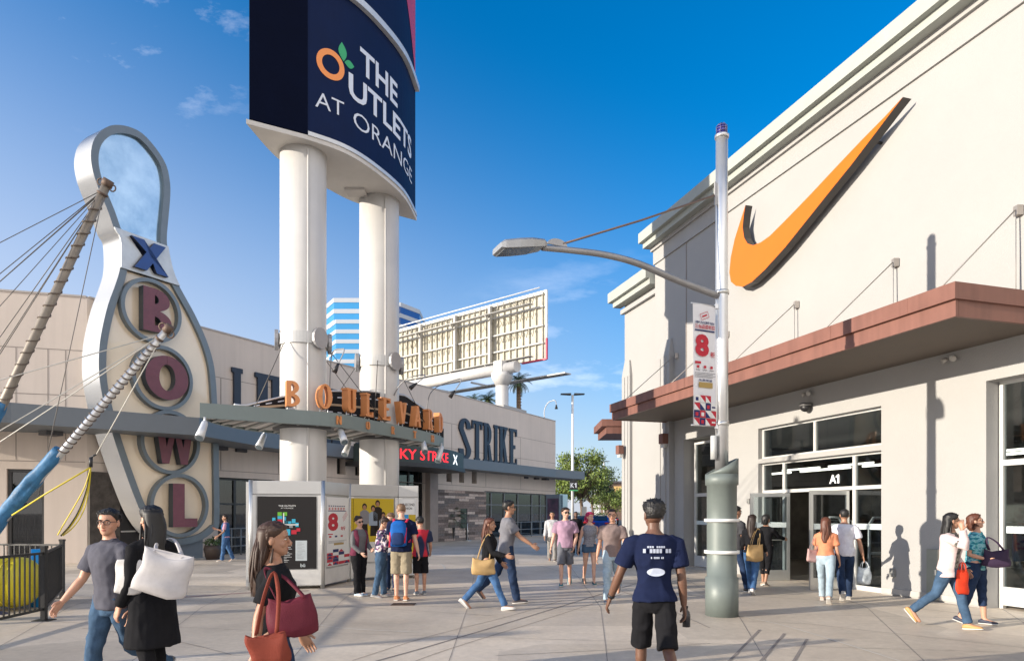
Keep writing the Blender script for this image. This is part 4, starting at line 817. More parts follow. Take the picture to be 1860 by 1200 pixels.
def q4(m, f, x0, y0, x1, y1, d, mi=0): m.poly([f(x0,y0,d), f(x1,y0,d), f(x1,y1,d), f(x0,y1,d)], mi)
pal = lambda n_, c, **k: mat('poster_'+n_, c, .5, var=.03, spec=.2, **k)
PD, PWh, PYl, PRd, PBl, PGr, PCy, POl, PGy = pal('dark',(.022,.02,.02)), pal('white',(.72,.72,.70)), pal('yellow',(.50,.36,.03)), pal('red',(.48,.03,.05)), pal('blue',(.02,.2,.5)), pal('green',(.15,.42,.05)), pal('cyan',(.05,.38,.55)), pal('olive',(.35,.33,.02)), pal('grey',(.25,.25,.26))
f, W, o = kpanel(pts[0], pts[1], 0)
m = MB(); m.box(f(.13,.44,.001), f(W-.13,.44,.001)-f(.13,.44,.001), f(0,0,.02)-f(0,0,0), V((0,0,1.58))); m.build('map_poster', PD, o)
m = MB(); rk = random.Random(5); d_ = .024
text_on(m, 'THE OUTLETS', lambda x, y: f(x,y,d_), W/2, 1.80, .36, .035, .01, 0, 'C'); text_on(m, 'AT ORANGE', lambda x, y: f(x,y,d_), W/2, 1.755, .26, .025, 0, 0, 'C')
bl = [(.50,1.60,.58,1.68,2),(.60,1.60,.68,1.68,2),(.50,1.53,.59,1.595,3),(.61,1.50,.66,1.58,3),(.40,1.47,.46,1.56,3),(.36,1.42,.43,1.47,3),(.50,1.46,.59,1.525,4),(.61,1.43,.69,1.49,5),(.70,1.43,.76,1.48,3),(.77,1.44,.84,1.53,3),(.84,1.36,.9,1.45,3),(.47,1.32,.60,1.39,6),(.50,1.17,.74,1.31,3),(.76,1.20,.86,1.29,4),(.86,1.26,.93,1.33,4),(.63,1.34,.68,1.41,1),(.72,1.34,.79,1.41,1),(.30,1.40,.35,1.43,0),(.26,1.38,.29,1.41,0)]
sc_ = (W)/1.36
for i, (x0,y0,x1,y1,k) in enumerate(bl): q4(m, f, x0*sc_, y0, x1*sc_, y1, d_+.0005*i*.3, k)
q4(m, f, .36*sc_, 1.395, .90*sc_, 1.418, d_+.004, 0); q4(m, f, .605*sc_, 1.2, .625*sc_, 1.66, d_+.0045, 0)
for i in range(14): y = 1.05-i*.035; q4(m, f, .62*sc_, y, (.66+.12*rk.random())*sc_, y+.008, d_, 0); 
q4(m, f, .84*sc_, .62, 1.06*sc_, 1.06, d_, 7)
for i in range(12): q4(m, f, .87*sc_, .67+i*.031, (.95+.08*rk.random())*sc_, .676+i*.031, d_+.001, 8)
text_on(m, 'bü', lambda x, y: f(x,y,d_), .98*sc_, .48, .1, .08, .02, 7, 'C')
m.build('map_print', [PWh, PGy, PGr, PCy, PRd, pal('teal',(.02,.12,.16)), POl, pal('sheet',(.5,.55,.56)), PGy], o)
f, W, o = kpanel(pts[1], pts[2], 1)
def eight_poster(f, W, o, x0, x1, y0, y1, par):           # white sale sheet with the big red 8
    m = MB(); w_ = x1-x0; h_ = y1-y0; X = lambda u: x0+w_*u; Yy = lambda v: y0+h_*v
    q4(m, f, x0, y0, x1, y1, .022, 0); d = .0235; rk = random.Random(9)
    for i in range(8): q4(m, f, X(.08+i*.09), Yy(.865), X(.08+i*.09+.055), Yy(.88), d, 3)
    for i in range(6):
        a = X(.08+i*.12); q4(m, f, a, Yy(.815), a+w_*.09, Yy(.824), d, 1); q4(m, f, a, Yy(.84), a+w_*.09, Yy(.848), d, 1); q4(m, f, a+w_*.035, Yy(.815), a+w_*.055, Yy(.852), d+.0004, 1)
    q4(m, f, X(.07), Yy(.795), X(.82), Yy(.807), d, 3)
    text_on(m, '8', lambda x, y: f(x,y,d), X(.06), Yy(.51), w_*.42, h_*.26, .05, 1)
    text_on(m, '折', lambda x, y: f(x,y,d), X(.58), Yy(.51), w_*.22, h_*.06, .02, 1)
    c = (X(.78), Yy(.72)); 
    for k in range(4): q4(m, lambda x, y, dd: f(c[0]+x*.8-y*.6*(W and 1), c[1]+x*.5+y*.9, dd), -w_*.12, -h_*.03+k*h_*.02, w_*.12, -h_*.025+k*h_*.02, d, 1)
    q4(m, f, X(.06), Yy(.455), X(.26), Yy(.47), d, 1)
    for i in range(3): q4(m, f, X(.1+i*.24), Yy(.415), X(.2+i*.24), Yy(.44), d, 1 if i != 1 else 3)
    for k in range(3): q4(m, f, X(.08), Yy(.36-k*.014), X(.85-.1*k), Yy(.365-k*.014), d, 2)
    q4(m, f, X(.3), Yy(.30), X(.72), Yy(.33), d, 4)
    for r_ in range(5):
        for c_ in range(4):
            k = rk.choice([1,1,3,0,1,3]); a, b = X(.02+c_*.24), Yy(.012+r_*.046)
            if r_ == 4 and c_ in (0,): continue
            q4(m, f, a, b, a+w_*.235, b+h_*.044, d, k)
            if rk.random() < .7: kk_ = rk.choice([0,1,3]); m.poly([f(a,b,d+.0006), f(a+w_*.22,b,d+.0006), f(a+w_*.11,b+h_*.04,d+.0006)], kk_)
    m.build('sale_poster', [PWh, PRd, PGy, pal('navy',(.02,.03,.12)), pal('tan',(.4,.28,.1))], par)
eight_poster(f, W, o, .12, W-.03, .46, 2.02, o)
f, W, o = kpanel(pts[2]+V((.01,.0,0)), pts[3], 2)
m = MB(); q4(m, f, .02, .95, W-.14, 2.02, .022, 0); q4(m, f, .02, .46, W-.14, .948, .022, 1)
def fig(m, f, x, y, s, sh, sk, hr, pn):                   # a printed figure on the poster
    hx = lambda r, cx, cy, k, d: m.poly([f(cx+math.cos(2*math.pi*i/14)*r*s, cy+math.sin(2*math.pi*i/14)*r*1.2*s, d) for i in range(14)], k)
    m.poly([f(x+a*s, y+b*s, .024) for a, b in ((-.11,-.75),(-.09,-.28),(.1,-.28),(.12,-.75))], pn)
    m.poly([f(x+a*s, y+b*s, .0245) for a, b in ((-.15,-.42),(-.16,-.05),(-.06,.02),(.06,.02),(.16,-.05),(.15,-.42))], sh)
    hx(.085, x, y+.13*s, hr, .025); hx(.06, x, y+.1*s, sk, .0255)
PSK = pal('skin',(.32,.17,.10)); PHR = pal('hair',(.02,.015,.012)); PSH = pal('shirt',(.20,.19,.20)); PDN = pal('denim',(.25,.30,.36))
for x, y, s, a in ((.34,1.72,.78,5),(.55,1.68,.78,6),(.66,1.80,.8,3),(.80,1.52,.75,6)): fig(m, f, x*W/1.19, y, s, a, 2, 3, 3)
m.build('photo_poster', [PYl, KW, PSK, PHR, PSH, PSH, PDN], o)
f, W, o = kpanel(pts[3]+V((.02,0,0)), pts[4], 3)
m = MB(); q4(m, f, .04, .5, W-.06, 2.02, .022, 0); q4(m, f, .05, .5, W*.5, 1.62, .0235, 1); q4(m, f, W*.5, .5, W-.07, 1.62, .0235, 2)
m.poly([f(W*.38+math.cos(R(i*18))*.1, 1.25+math.sin(R(i*18))*.28, .0245) for i in range(20)], 4)
text_on(m, '15 SECOND', lambda x, y: f(x,y,.0235), .09, 1.84, W*.62, .07, .02, 3); text_on(m, 'FASHION', lambda x, y: f(x,y,.0235), .09, 1.75, W*.5, .06, .02, 3)
m.build('advert_poster', [PWh, pal('sky',(.03,.28,.6)), PYl, PHR, pal('pale',(.45,.6,.65))], o)
for a_, b_ in ((pts[0], pts[0]+V((-.35,2.2,0))), (pts[4], pts[4]+V((-.7,2.2,0)))):
    m = MB(); t = (b_-a_).normalized(); n_ = V((-t.y,t.x,0)); m.box(a_+t*.21+Z*.06, b_-a_, n_*.15, V((0,0,2.28))); m.build('side_panel', KF, KS)
for p in pts[:3]: m = MB(); m.cyl(V((p.x,p.y,.0)), .05, 2.37, 10); m.build('corner_post', ALU, KS)
# small directory totem in the distance
g_ = thing('directory_totem', 'slate freestanding directory totem with dark poster beyond the stone wall', 'sign', GD(1008, 38.2))
a_, b_ = GD(991, 38.6), GD(1017, 38.2); t = (b_-a_).normalized(); n_ = V((t.y,-t.x,0)); W = (b_-a_).length; m = MB(); m.box(a_, t*W, n_*-.45, V((0,0,2.72))); m.build('cabinet', mat('totem_slate', (.12,.15,.17), .5, .2), g_, bevel=.03)
m = MB(); m.box(a_+t*.12+n_*.004+Z*.35, t*(W-.2), n_*.02, V((0,0,2.15))); m.build('poster', ramp_mat('totem_print', [(.35,(.03,.025,.04)),(.6,(.10,.05,.08)),(.75,(.16,.13,.2))], 2.2), g_)
m = MB(); e_ = GD(1026, 38.9); m.box(b_+n_*.01, (e_-b_)*1.0, n_*-.42, V((0,0,2.74))); m.build('side_panel', ALU, g_)

# ------------------------------------------------------------------ street lamp with banner
lb = GD(1311, 11.06); LB = thing('street_lamp', 'silver street lamp on a fat grey-green base, blue beacon on top, single arm', 'street lamp', lb)
m = MB(); rb_ = .255
m.lathe(lb, [(.0,.0),(rb_+.005,.0),(rb_+.005,.62),(rb_-.02,.625),(rb_-.02,1.06),(rb_-.02,1.12),(rb_-.02,1.5),(rb_-.02,2.10),(rb_+.005,2.11),(rb_+.005,2.28)], 36)
k = 36; base_ = [lb+V((math.cos(2*math.pi*i/k)*(rb_+.005), math.sin(2*math.pi*i/k)*(rb_+.005), 2.28)) for i in range(k)]
top_ = [V((p.x,p.y,2.41+.13*((p.x-lb.x)/rb_))) for p in base_]; in_ = [lb+(q-lb-Z*q.z)*.92+Z*q.z for q in top_]; fl_ = [V((q.x,q.y,2.2)) for q in in_]
m.loft([base_, top_, in_, fl_], 0, True, True); m.build('base_sleeve', GREENP, LB)
for z in (1.03, 1.54): m = MB(); m.lathe(lb, [(rb_-.018,z-.025),(rb_+.022,z-.025),(rb_+.022,z+.025),(rb_-.018,z+.025)], 36); m.build('ring', mat('white_ring', (.68,.68,.66), .4), LB)
m = MB(); zt = EYE+(HY-246)/F*11.06; m.tube([lb+Z*2.2, lb+Z*4, lb+Z*6, lb+Z*zt], [.105,.1,.097,.094], 24); m.build('pole', STEELP, LB)
for z in (3.1, 5.22): m = MB(); m.lathe(lb, [(.102,z-.03),(.116,z-.03),(.116,z+.03),(.1,z+.03)], 20); m.build('band', ALU, LB)
m = MB(); m.lathe(lb, [(.11,zt-.05),(.11,zt),(.09,zt+.01),(.0,zt+.012)], 20); m.build('cap', STEELP, LB)
m = MB(); m.lathe(lb, [(.07,zt+.012),(.078,zt+.05),(.078,zt+.12),(.066,zt+.16),(.03,zt+.18),(0,zt+.182)], 16); bc = m.build('beacon', mat('cobalt_lens', (.015,.012,.16), .12, coat=.5), LB)
m = MB()
for i in range(6): a_ = 2*math.pi*i/6; d = V((math.cos(a_),math.sin(a_),0))*.086; m.tube([lb+d+Z*(zt+.01), lb+d+Z*(zt+.14), lb+d*.5+Z*(zt+.19), lb+Z*(zt+.195)], .005, 5)
for z in (.05,.1,.14): m.tube([lb+V((math.cos(R(i*30))*.087, math.sin(R(i*30))*.087, zt+z)) for i in range(13)], .005, 5)
m.build('guard_cage', mat('cage', (.12,.1,.2), .4, .4), bc)
hd = GD(935, 9.6); ad_ = (hd-lb); AL = ad_.length; ad_.normalize(); sd = V((-ad_.y, ad_.x, 0))
def Aq(px, py):                                            # point on the vertical plane of the arm
    k = (px-CX)/F; Y = (lb.x-lb.y*ad_.x/ad_.y)/(k-ad_.x/ad_.y); return V((k*Y, Y, EYE+(HY-py)/F*Y))
pth = smooth_path([Aq(1304,537), Aq(1235,511), Aq(1160,479), Aq(1100,463), Aq(1040,455), Aq(985,450)], 5); m = MB(); m.tube(pth, [.055-.012*i/len(pth) for i in range(len(pth))], 12); m.build('arm', mat('arm_grey', (.30,.30,.31), .4, .7), LB)
m = MB(); m.tube([Aq(1297,355), Aq(1165,400), Aq(1022,443)], .016, 8); m.build('stay_rod', mat('rod_brown', (.16,.11,.09), .5, .4), LB)
for px, py, rr in ((1298,352,.19), (1012,446,.16)):
    c = Aq(px, py); m = MB(); k = 20; a0 = 90 if px > 1200 else 0
    ps = [c+ad_*(math.cos(R(a0+180*i/k))*rr*(1 if px < 1200 else -.55))*(-1 if px < 1200 else -1)+Z*(math.sin(R(a0+180*i/k))*rr*(1 if px > 1200 else .6)) for i in range(k+1)]; m.prism([p-sd*.012 for p in ps], sd*.024); m.build('gusset', mat('gusset_grey', (.35,.35,.36), .5, .5), LB)
h0, h1 = Aq(990,446), Aq(903,452); hz = [(.0,.07,.04),(.08,.12,.075),(.35,.17,.095),(.62,.19,.095),(.92,.19,.085),(1.0,.17,.05)]
m = MB(); rr = []
for u, wd, hh in hz:
    c = h0.lerp(h1, u); ring_ = []
    for x, y in ((-1,-.6),(-1,.5),(-.88,.8),(-.7,.9),(.7,.9),(.88,.8),(1,.5),(1,-.6)): ring_.append(c+sd*wd*x+Z*hh*y)
    rr.append(ring_)
m.loft(rr, 0, True, False); lh = m.build('lamp_head', mat('head_silver', (.36,.37,.38), .4, .6), LB)
m = MB(); a_, b_ = h0.lerp(h1,.3), h0.lerp(h1,.94); m.box(a_-sd*.15-Z*.062, b_-a_, sd*.3, Z*.014); m.build('lens', mat('lens_grey', (.12,.13,.14), .15, coat=.5), lh)
# banner
bt = lb-Z*0; bdir = ad_; BX = thing('banner', 'white vertical sale banner with a red number eight hung from the street lamp', 'banner', lb+bdir*.35+Z*3.1)
zt_, zb_ = EYE+(HY-556)/F*11.0, EYE+(HY-774)/F*11.0; x0, x1 = .13, .58
fb = lambda x, y, d=0: lb+bdir*(x1-x)+Z*(zb_+y)-sd*(-.01+d)*(-1 if sd.y > 0 else 1)
if (fb(0,0,.1)-fb(0,0,0)).y > 0: fb = lambda x, y, d=0: lb+bdir*(x1-x)+Z*(zb_+y)+sd*(.01+d)*(-1 if sd.y > 0 else 1)
Wb, Hb = x1-x0, zt_-zb_; m = MB(); wave = lambda x, y, d=0: fb(x, y, d+.008*math.sin(y*2.3)+.006*math.sin(x*9))
nx, ny = 6, 20
for i in range(nx):
    for j in range(ny): m.poly([wave(Wb*i/nx, Hb*j/ny), wave(Wb*(i+1)/nx, Hb*j/ny), wave(Wb*(i+1)/nx, Hb*(j+1)/ny), wave(Wb*i/nx, Hb*(j+1)/ny)])
m.build('fabric', mat('banner_white', (.70,.70,.72), .6, var=.03), BX)
m = MB(); d = .016; rk = random.Random(4); BXx = lambda u: Wb*u; BY = lambda v: Hb*v; ff = lambda x, y, dd: wave(x, y, dd)
def st_(a): return [(math.cos(R(22))*x-math.sin(R(22))*y, math.sin(R(22))*x+math.cos(R(22))*y) for x, y in a]
for o_, ii in (((.085,.05),(.078,.043)),):
    A4 = st_([(-o_[0],-o_[1]),(o_[0],-o_[1]),(o_[0],o_[1]),(-o_[0],o_[1])]); B4 = st_([(-ii[0],-ii[1]),(ii[0],-ii[1]),(ii[0],ii[1]),(-ii[0],ii[1])])
    for i in range(4): j = (i+1)%4; m.poly([ff(BXx(.48)+q[0], BY(.905)+q[1], d) for q in (A4[i],A4[j],B4[j],B4[i])], 0)
    t4 = st_([(-.05,-.012),(.05,-.012),(.05,.012),(-.05,.012)]); m.poly([ff(BXx(.48)+q[0], BY(.905)+q[1], d) for q in t4], 0)
text_on(m, '南加購物', lambda x, y: ff(x,y,d), BXx(.08), BY(.836), Wb*.84, Hb*.022, .01, 1)
text_on(m, '三倍品牌折扣', lambda x, y: ff(x,y,d), BXx(.06), BY(.795), Wb*.88, Hb*.036, .02, 0)
q4(m, ff, BXx(.06), BY(.775), BXx(.93), BY(.787), d, 1)
text_on(m, '8', lambda x, y: ff(x,y,d), BXx(.06), BY(.565), Wb*.60, Hb*.185, .05, 0); text_on(m, '折', lambda x, y: ff(x,y,d), BXx(.72), BY(.565), Wb*.22, Hb*.048, .02, 0)
q4(m, ff, BXx(.05), BY(.505), BXx(.30), BY(.525), d, 0)
for i in range(3): q4(m, ff, BXx(.12+i*.3), BY(.47), BXx(.23+i*.3), BY(.492), d, 0); q4(m, ff, BXx(.08+i*.3), BY(.452), BXx(.27+i*.3), BY(.458), d, 2)
for k in range(4): q4(m, ff, BXx(.04), BY(.43-k*.012), BXx(.95-.12*(k%2)), BY(.434-k*.012), d, 2)
q4(m, ff, BXx(.2), BY(.31), BXx(.82), BY(.355), d, 3); text_on(m, '免費贈禮', lambda x, y: ff(x,y,d), BXx(.2), BY(.362), Wb*.6, Hb*.018, .01, 1)
for r_ in range(4):
    for c_ in range(4):
        if r_ == 3 and c_ in (3,): continue
        k = [[0,1,0,0],[1,0,4,0],[0,4,1,4],[4,0,0,0]][r_][c_] if r_ < 4 else 0; a, b = BXx(.01+c_*.247), BY(.002+r_*.062); q4(m, ff, a, b, a+Wb*.24, b+Hb*.058, d, k)
        t_ = rk.choice(['tri','sq','bar']); kk_ = {0:4,1:0,4:1}[k]
        if t_ == 'tri': m.poly([ff(a,b,d+.001), ff(a+Wb*.23,b,d+.001), ff(a,b+Hb*.055,d+.001)], kk_)
        elif t_ == 'sq': q4(m, ff, a+Wb*.06, b+Hb*.012, a+Wb*.18, b+Hb*.042, d+.001, kk_)
        else: q4(m, ff, a+Wb*.04, b+Hb*.02, a+Wb*.2, b+Hb*.034, d+.001, kk_)
m.build('print', [PRd, pal('navy',(.02,.03,.12)), PGy, pal('tan',(.4,.28,.1)), PWh], BX)
for z in (zt_, zb_): m = MB(); m.tube([lb+Z*z+bdir*.09, lb+Z*z+bdir*(x1+.03)], .011, 8); m.cbox(lb+Z*z+bdir*.11, .05,.05,.07); m.build('bracket', STEELP, BX)
m = MB(); p = lb+ad_*.16+V((0,0,2.52)); m.tube([p, p+Z*.38], .055, 12); m.build('control_box', mat('box_grey', (.4,.41,.41), .5), LB)
# ------------------------------------------------------------------ billboard seen from behind
b0, b1 = V((-13.5,71,0)), P(990, HY, 57); b1.z = 0; t = (b1-b0).normalized(); n_ = V((t.y,-t.x,0)); n_ = n_ if n_.y < 0 else -n_; W = (b1-b0).length
zb, zt = EYE+(HY-650)/F*57, EYE+(HY-528)/F*57
BB = thing('billboard', 'big highway billboard seen from behind, cream ribs on a single white post', 'billboard', GD(914, 59.5))
CRB = mat('billboard_cream', (.50,.47,.385), .8, var=.12, vs=1.5, streak=.25); GYB = mat('billboard_grey', (.42,.41,.385), .6, var=.1)
bq = lambda s, z, o=0: b0+t*s+n_*o+Z*z
m = MB(); m.box(bq(0,zb,-.1), t*W, n_*-.12, V((0,0,zt-zb)))
for i in range(30): s = .3+i*(W-.6)/29; m.box(bq(s,zb+.02,-.098), t*.07, n_*.16, V((0,0,zt-zb-.04)))
m.build('panel', CRB, BB)
m = MB()
for z in (.22,.48,.76,.95): m.box(bq(.1, zb+(zt-zb)*z, .07), t*(W-.2), n_*.1, V((0,0,.12)))
m.build('stringers', GYB, BB)
k = 30
for z in (.36,.62,.86):
    m = MB()
    for i in range(k): s = .6+i*(W-1.2)/k; m.tube([bq(s,zb+(zt-zb)*z,.1), bq(s+.25,zb+(zt-zb)*(z+.07),.22), bq(s+.05,zb+(zt-zb)*(z+.13),.1)], .035, 4)
    m.build('clip_row', mat('clip_dark', (.18,.17,.15), .7), BB)
for s in (1.4, 6.2, 11, 15.4):
    m = MB(); m.box(bq(s,zb-.7,.2), t*.25, n_*.28, V((0,0,zt-zb+.5))); m.build('upright', GYB, BB)
for z in (.02, .80):
    m = MB(); m.box(bq(.5, zb+(zt-zb)*z, .5), t*(W-1.3), n_*.5, V((0,0,.06))); m.tube([bq(.5,zb+(zt-zb)*z+.02,1.0), bq(W-.8,zb+(zt-zb)*z+.02,1.0)], .05, 6)
    for s in (1.5,6.3,11.1,15.5): m.tube([bq(s,zb+(zt-zb)*z-.5,.4), bq(s,zb+(zt-zb)*z,1.0)], .06, 6)
    m.build('catwalk', GYB, BB)
m = MB(); m.box(bq(-.05,zt-.02,-.24), t*(W+.1), n_*.1, V((0,0,.14))); m.box(bq(W,zb+1.7,-.24), t*.12, n_*.2, V((0,0,zt-zb-1.6))); m.tube([bq(0,zt+.35,.1), bq(W-.5,zt+.35,.1)], .05, 6); m.build('white_edge', mat('edge_white', (.75,.75,.74), .5), BB)
m = MB(); m.box(bq(W,zb-.1,-.24), t*.12, n_*.2, V((0,0,1.78))); m.box(bq(W-2.6,zb-.13,-.24), t*2.6, n_*.2, V((0,0,.12))); m.build('red_edge', mat('edge_red', (.55,.03,.08), .5), BB)
m = MB(); m.tube([bq(1.0,zb-.55,1.0), bq(W-2.2,zb-.55,1.0)], .48, 20); m.build('torsion_beam', WHITEP, BB)
m = MB(); pc = bq(W-3.9, 0, 1.0); m.tube([V((pc.x,pc.y,0)), V((pc.x,pc.y,zb-.9))], .56, 24); m.lathe(V((pc.x,pc.y,0)), [(.57,zb-2.0),(.95,zb-1.25),(.95,zb-.9),(.1,zb-.89)], 20); m.box(bq(W-4.4,zb-1.2,.45), t*.9, n_*1.1, V((0,0,1.3))); m.build('post', WHITEP, BB)
m = MB(); m.box(bq(.6, zb-1.2, -2.2), t*(W+.5), n_*.9, V((0,0,.1))); 
for s in (3,8,13,16): m.box(bq(s,zb-1.1,-2.2), t*.15, n_*2.4, V((0,0,.15)))
m.build('lower_walkway', mat('walkway_pale', (.45,.45,.44), .5), BB)
# ------------------------------------------------------------------ banded office tower
OT = thing('office_tower', 'distant blue and white banded glass office tower behind the columns', 'building', GD(640, 225))
OB = mat('tower_blue_glass', (.02,.24,.52), .12, .1, var=.12, vs=.05, coat=.3); OWh = mat('tower_white_band', (.42,.45,.49), .6, var=.03); OW2 = mat('tower_navy_glass', (.01,.07,.24), .15, .3, coat=.3)
def tower(px0, px1, Yd, top, cham, gm, floors, wd=None):
    a_, b_ = GD(px0, Yd), GD(px1, Yd); c_ = F
    pl = [a_+V((-cham,cham*1.6,0)), a_, b_, b_+V((cham,cham*1.6,0)), b_+V((cham,34,0)), a_+V((-cham,34,0))]; cc = sum(pl, V())/6
    H = EYE+(HY-top)/F*Yd; fh = H/floors; sc = lambda k: [cc+(p-cc)*k for p in pl]
    for i in range(floors):
        z = H-(i+1)*fh
        if z < 18: break
        m = MB(); m.prism([p+Z*z for p in sc(.99)], (0,0,fh*.60)); m.build('window_band', gm, OT); m = MB(); m.prism([p+Z*(z+fh*.602) for p in pl], (0,0,fh*.396)); m.build('spandrel', OWh, OT)
    m = MB(); m.prism(sc(.97), (0,0,18)); m.build('podium', OWh, OT)
tower(606, 690, 232, 541, 4.5, OB, 20); tower(609.5, 700, 224, 580, 4.0, OB, 20); tower(690, 728, 240, 549, 5.5, OW2, 20)
# ------------------------------------------------------------------ plants
LEAF = {}
def leaf_mat(name, c):
    m = mat(name, c, .55, var=.35, vs=.35, rnd=.45); return m
LG = leaf_mat('leaf_olive', (.14,.19,.04)); LD = leaf_mat('leaf_dark', (.05,.085,.025)); LP_ = leaf_mat('leaf_palm', (.07,.10,.03)); BARK = mat('bark', (.13,.09,.06), .9, var=.3, vs=5, bump=.6, bs=25)
def leaves(m, rk, c, rad, n, size, droop=.3):
    for i in range(n):
        while True:
            d = V((rk.uniform(-1,1), rk.uniform(-1,1), rk.uniform(-1,1)))
            if .15 < d.length < 1: break
        d *= (.55+.45*rk.random())/max(.55, d.length)*d.length if rk.random() < .5 else 1
        p = c+V((d.x*rad.x, d.y*rad.y, d.z*rad.z)); a = V((rk.uniform(-1,1), rk.uniform(-1,1), rk.uniform(-1,.3)-droop)).normalized(); b = a.cross(V((rk.random()-.5, rk.random()-.5, rk.random()+.1))).normalized(); s = size*rk.uniform(.6,1.3)
        m.poly([p-a*s*.5, p+b*s*.22, p+a*s*.5, p-b*s*.22])
def tree(lab, base, h, r, lm, n=4500, size=.34, seed=1, group=None, clumps=26):
    rk = random.Random(seed); T_ = thing('tree', lab, 'tree', base, group); m = MB(); th = h*.42
    m.tube([base, base+V((.1,0,th*.5)), base+V((-.1,.1,th))], [h*.03, h*.024, h*.018], 9)
    cl = []
    for i in range(clumps):
        a, e = rk.uniform(0, 6.28), rk.uniform(-.5, 1); q = rk.uniform(.35, 1)
        c = base+V((math.cos(a)*r*q*math.cos(e*.9), math.sin(a)*r*q*math.cos(e*.9), h*.62+e*h*.33*rk.uniform(.7,1))); cl.append(c)
        m.tube([base+V((0,0,th*.9)), (base+V((0,0,th))).lerp(c,.5)+V((0,0,.2)), c], [h*.012, h*.008, h*.003], 5)
    m.build('trunk', BARK, T_); m = MB()
    for c in cl: s = rk.uniform(.22,.42)*r; leaves(m, rk, c, V((s*1.15, s*1.15, s*.85)), n//clumps, size)
    m.build('crown', lm, T_); return T_
tree('large green pepper tree beyond the bowling hall canopy, right behind the tall light pole', GD(1056, 84), 9.2, 4.3, LG, 7000, .36, 3, clumps=34)
tree('dark bushy tree under the slate canopy tip', GD(1024, 86), 7.6, 2.7, LG, 3500, .34, 5)
tree('tall pepper tree behind the lane number sign', GD(1076, 92), 7.6, 3.4, LD, 4500, .36, 8)
tree('small rounded tree beside the far corner of the cream store', GD(1112, 76), 4.4, 2.1, LG, 3200, .24, 11)
tree('small pale tree left of the cream store corner', GD(1100, 110), 5.4, 2.6, LG, 2200, .3, 12)
for i, px in enumerate((1018, 1032, 1050, 1066, 1084, 1096, 1108)):
    b_ = GD(px, 118+i%3*4); T_ = thing('shrub', 'low parking lot shrub beyond the parked cars', 'shrub', b_, 'shrubs edging the far side of the parking lot'); rk = random.Random(20+i)
    m = MB(); m.tube([b_, b_+Z*.8], .08, 6); m.build('stem', BARK, T_); m = MB(); leaves(m, rk, b_+Z*1.1, V((1.5,1.1,.95)), 420, .3); m.build('foliage', LG if i % 2 else LD, T_)
def palm(name, lab, base, h, fr, nf, seed, trunk=.16, tm=None, group=None):
    rk = random.Random(seed); T_ = thing(name, lab, 'palm tree', base, group); top = base+V((.1,0,h)); m = MB(); m.tube([base, base+V((.15,0,h*.5)), top], [trunk*1.2, trunk, trunk*.9], 9)
    for i in range(int(h*3)): z = i/3; m.lathe(base+V((.15*min(1,z/h*2),0,z)), [(trunk*1.02,0),(trunk*1.12,.04),(trunk*1.02,.08)], 9) if h > 3 else None
    m.build('trunk', tm or mat('palm_trunk', (.20,.13,.08), .9, var=.3, vs=6), T_)
    for i in range(nf):
        a = i*2.4+rk.random()*.4; e = R(80-115*(i/nf)+rk.uniform(-8,8)); L_ = fr*rk.uniform(.85,1.1); d = V((math.cos(a),math.sin(a),0)); pts = []; p = top.copy(); ang = e
        for k in range(9): pts.append(p.copy()); p = p+(d*math.cos(ang)+Z*math.sin(ang))*L_/8; ang -= R(11)
        m = MB(); m.tube(pts, [.02*fr*(1-k/10) for k in range(9)], 4)
        for k in range(1, 9):
            for j in range(3):
                q = pts[k-1].lerp(pts[k], j/3); tt = (pts[k]-pts[k-1]).normalized(); s_ = tt.cross(Z).normalized(); l_ = fr*.36*(1-abs(k-3.5)/7)
                for sg in (-1,1): dd = (s_*sg+tt*.7-Z*.35).normalized(); m.poly([q-tt*fr*.016, q+tt*fr*.016, q+dd*l_])
        m.build('frond', LP_, T_)
    return T_
palm('palm_tree', 'tall fan palm right behind the billboard post', GD(940, 72), EYE+(HY-694)/F*72, 1.7, 26, 3, .26)
palm('palm_tree', 'palm crown showing over the bowling hall roof, left of the billboard post', GD(884, 66), EYE+(HY-727)/F*66, 1.5, 22, 4, .2)
palm('palm_tree', 'palm tip barely showing over the roof between the billboard and the small palm crown', GD(858, 80), EYE+(HY-726)/F*80, 1.3, 18, 6, .2)
# potted palm and menu stand by the stone wall
pb = GD(812, 41.5); PT = thing('potted_palm', 'potted palm in a dark square planter before the ledge stone wall', 'plant', pb)
m = MB(); m.hexa([pb+V((x*.42,y*.42,0)) for x,y in ((-1,-1),(1,-1),(1,1),(-1,1))]+[pb+V((x*.52,y*.52,.8)) for x,y in ((-1,-1),(1,-1),(1,1),(-1,1))]); m.build('planter', mat('planter_dark', (.03,.03,.03), .6), PT, bevel=.03)
m = MB(); rk = random.Random(2)
for i in range(5): m.tube([pb+V((rk.uniform(-.2,.2), rk.uniform(-.2,.2), .7)), pb+V((rk.uniform(-.3,.3), rk.uniform(-.3,.3), 1.5))], .04, 6)
m.build('stems', BARK, PT)
for i in range(26):
    a = i*2.4; e = R(78-85*(i/26)); d = V((math.cos(a),math.sin(a),0)); p = pb+V((rk.uniform(-.15,.15),rk.uniform(-.15,.15),1.2+rk.random()*.4)); pts = []; ang = e
    for k in range(8): pts.append(p.copy()); p = p+(d*math.cos(ang)+Z*math.sin(ang))*.17; ang -= R(14)
    m = MB(); m.tube(pts, .01, 4)
    for k in range(1, 8):
        for j in range(2):
            q = pts[k-1].lerp(pts[k], j/2); tt = (pts[k]-pts[k-1]).normalized(); s_ = tt.cross(Z).normalized()
            for sg in (-1,1): dd = (s_*sg+tt*.8-Z*.3).normalized(); m.poly([q-tt*.025, q+tt*.025, q+dd*.42])
    m.build('frond', mat('pot_leaf', (.035,.055,.02), .5, var=.3), PT)
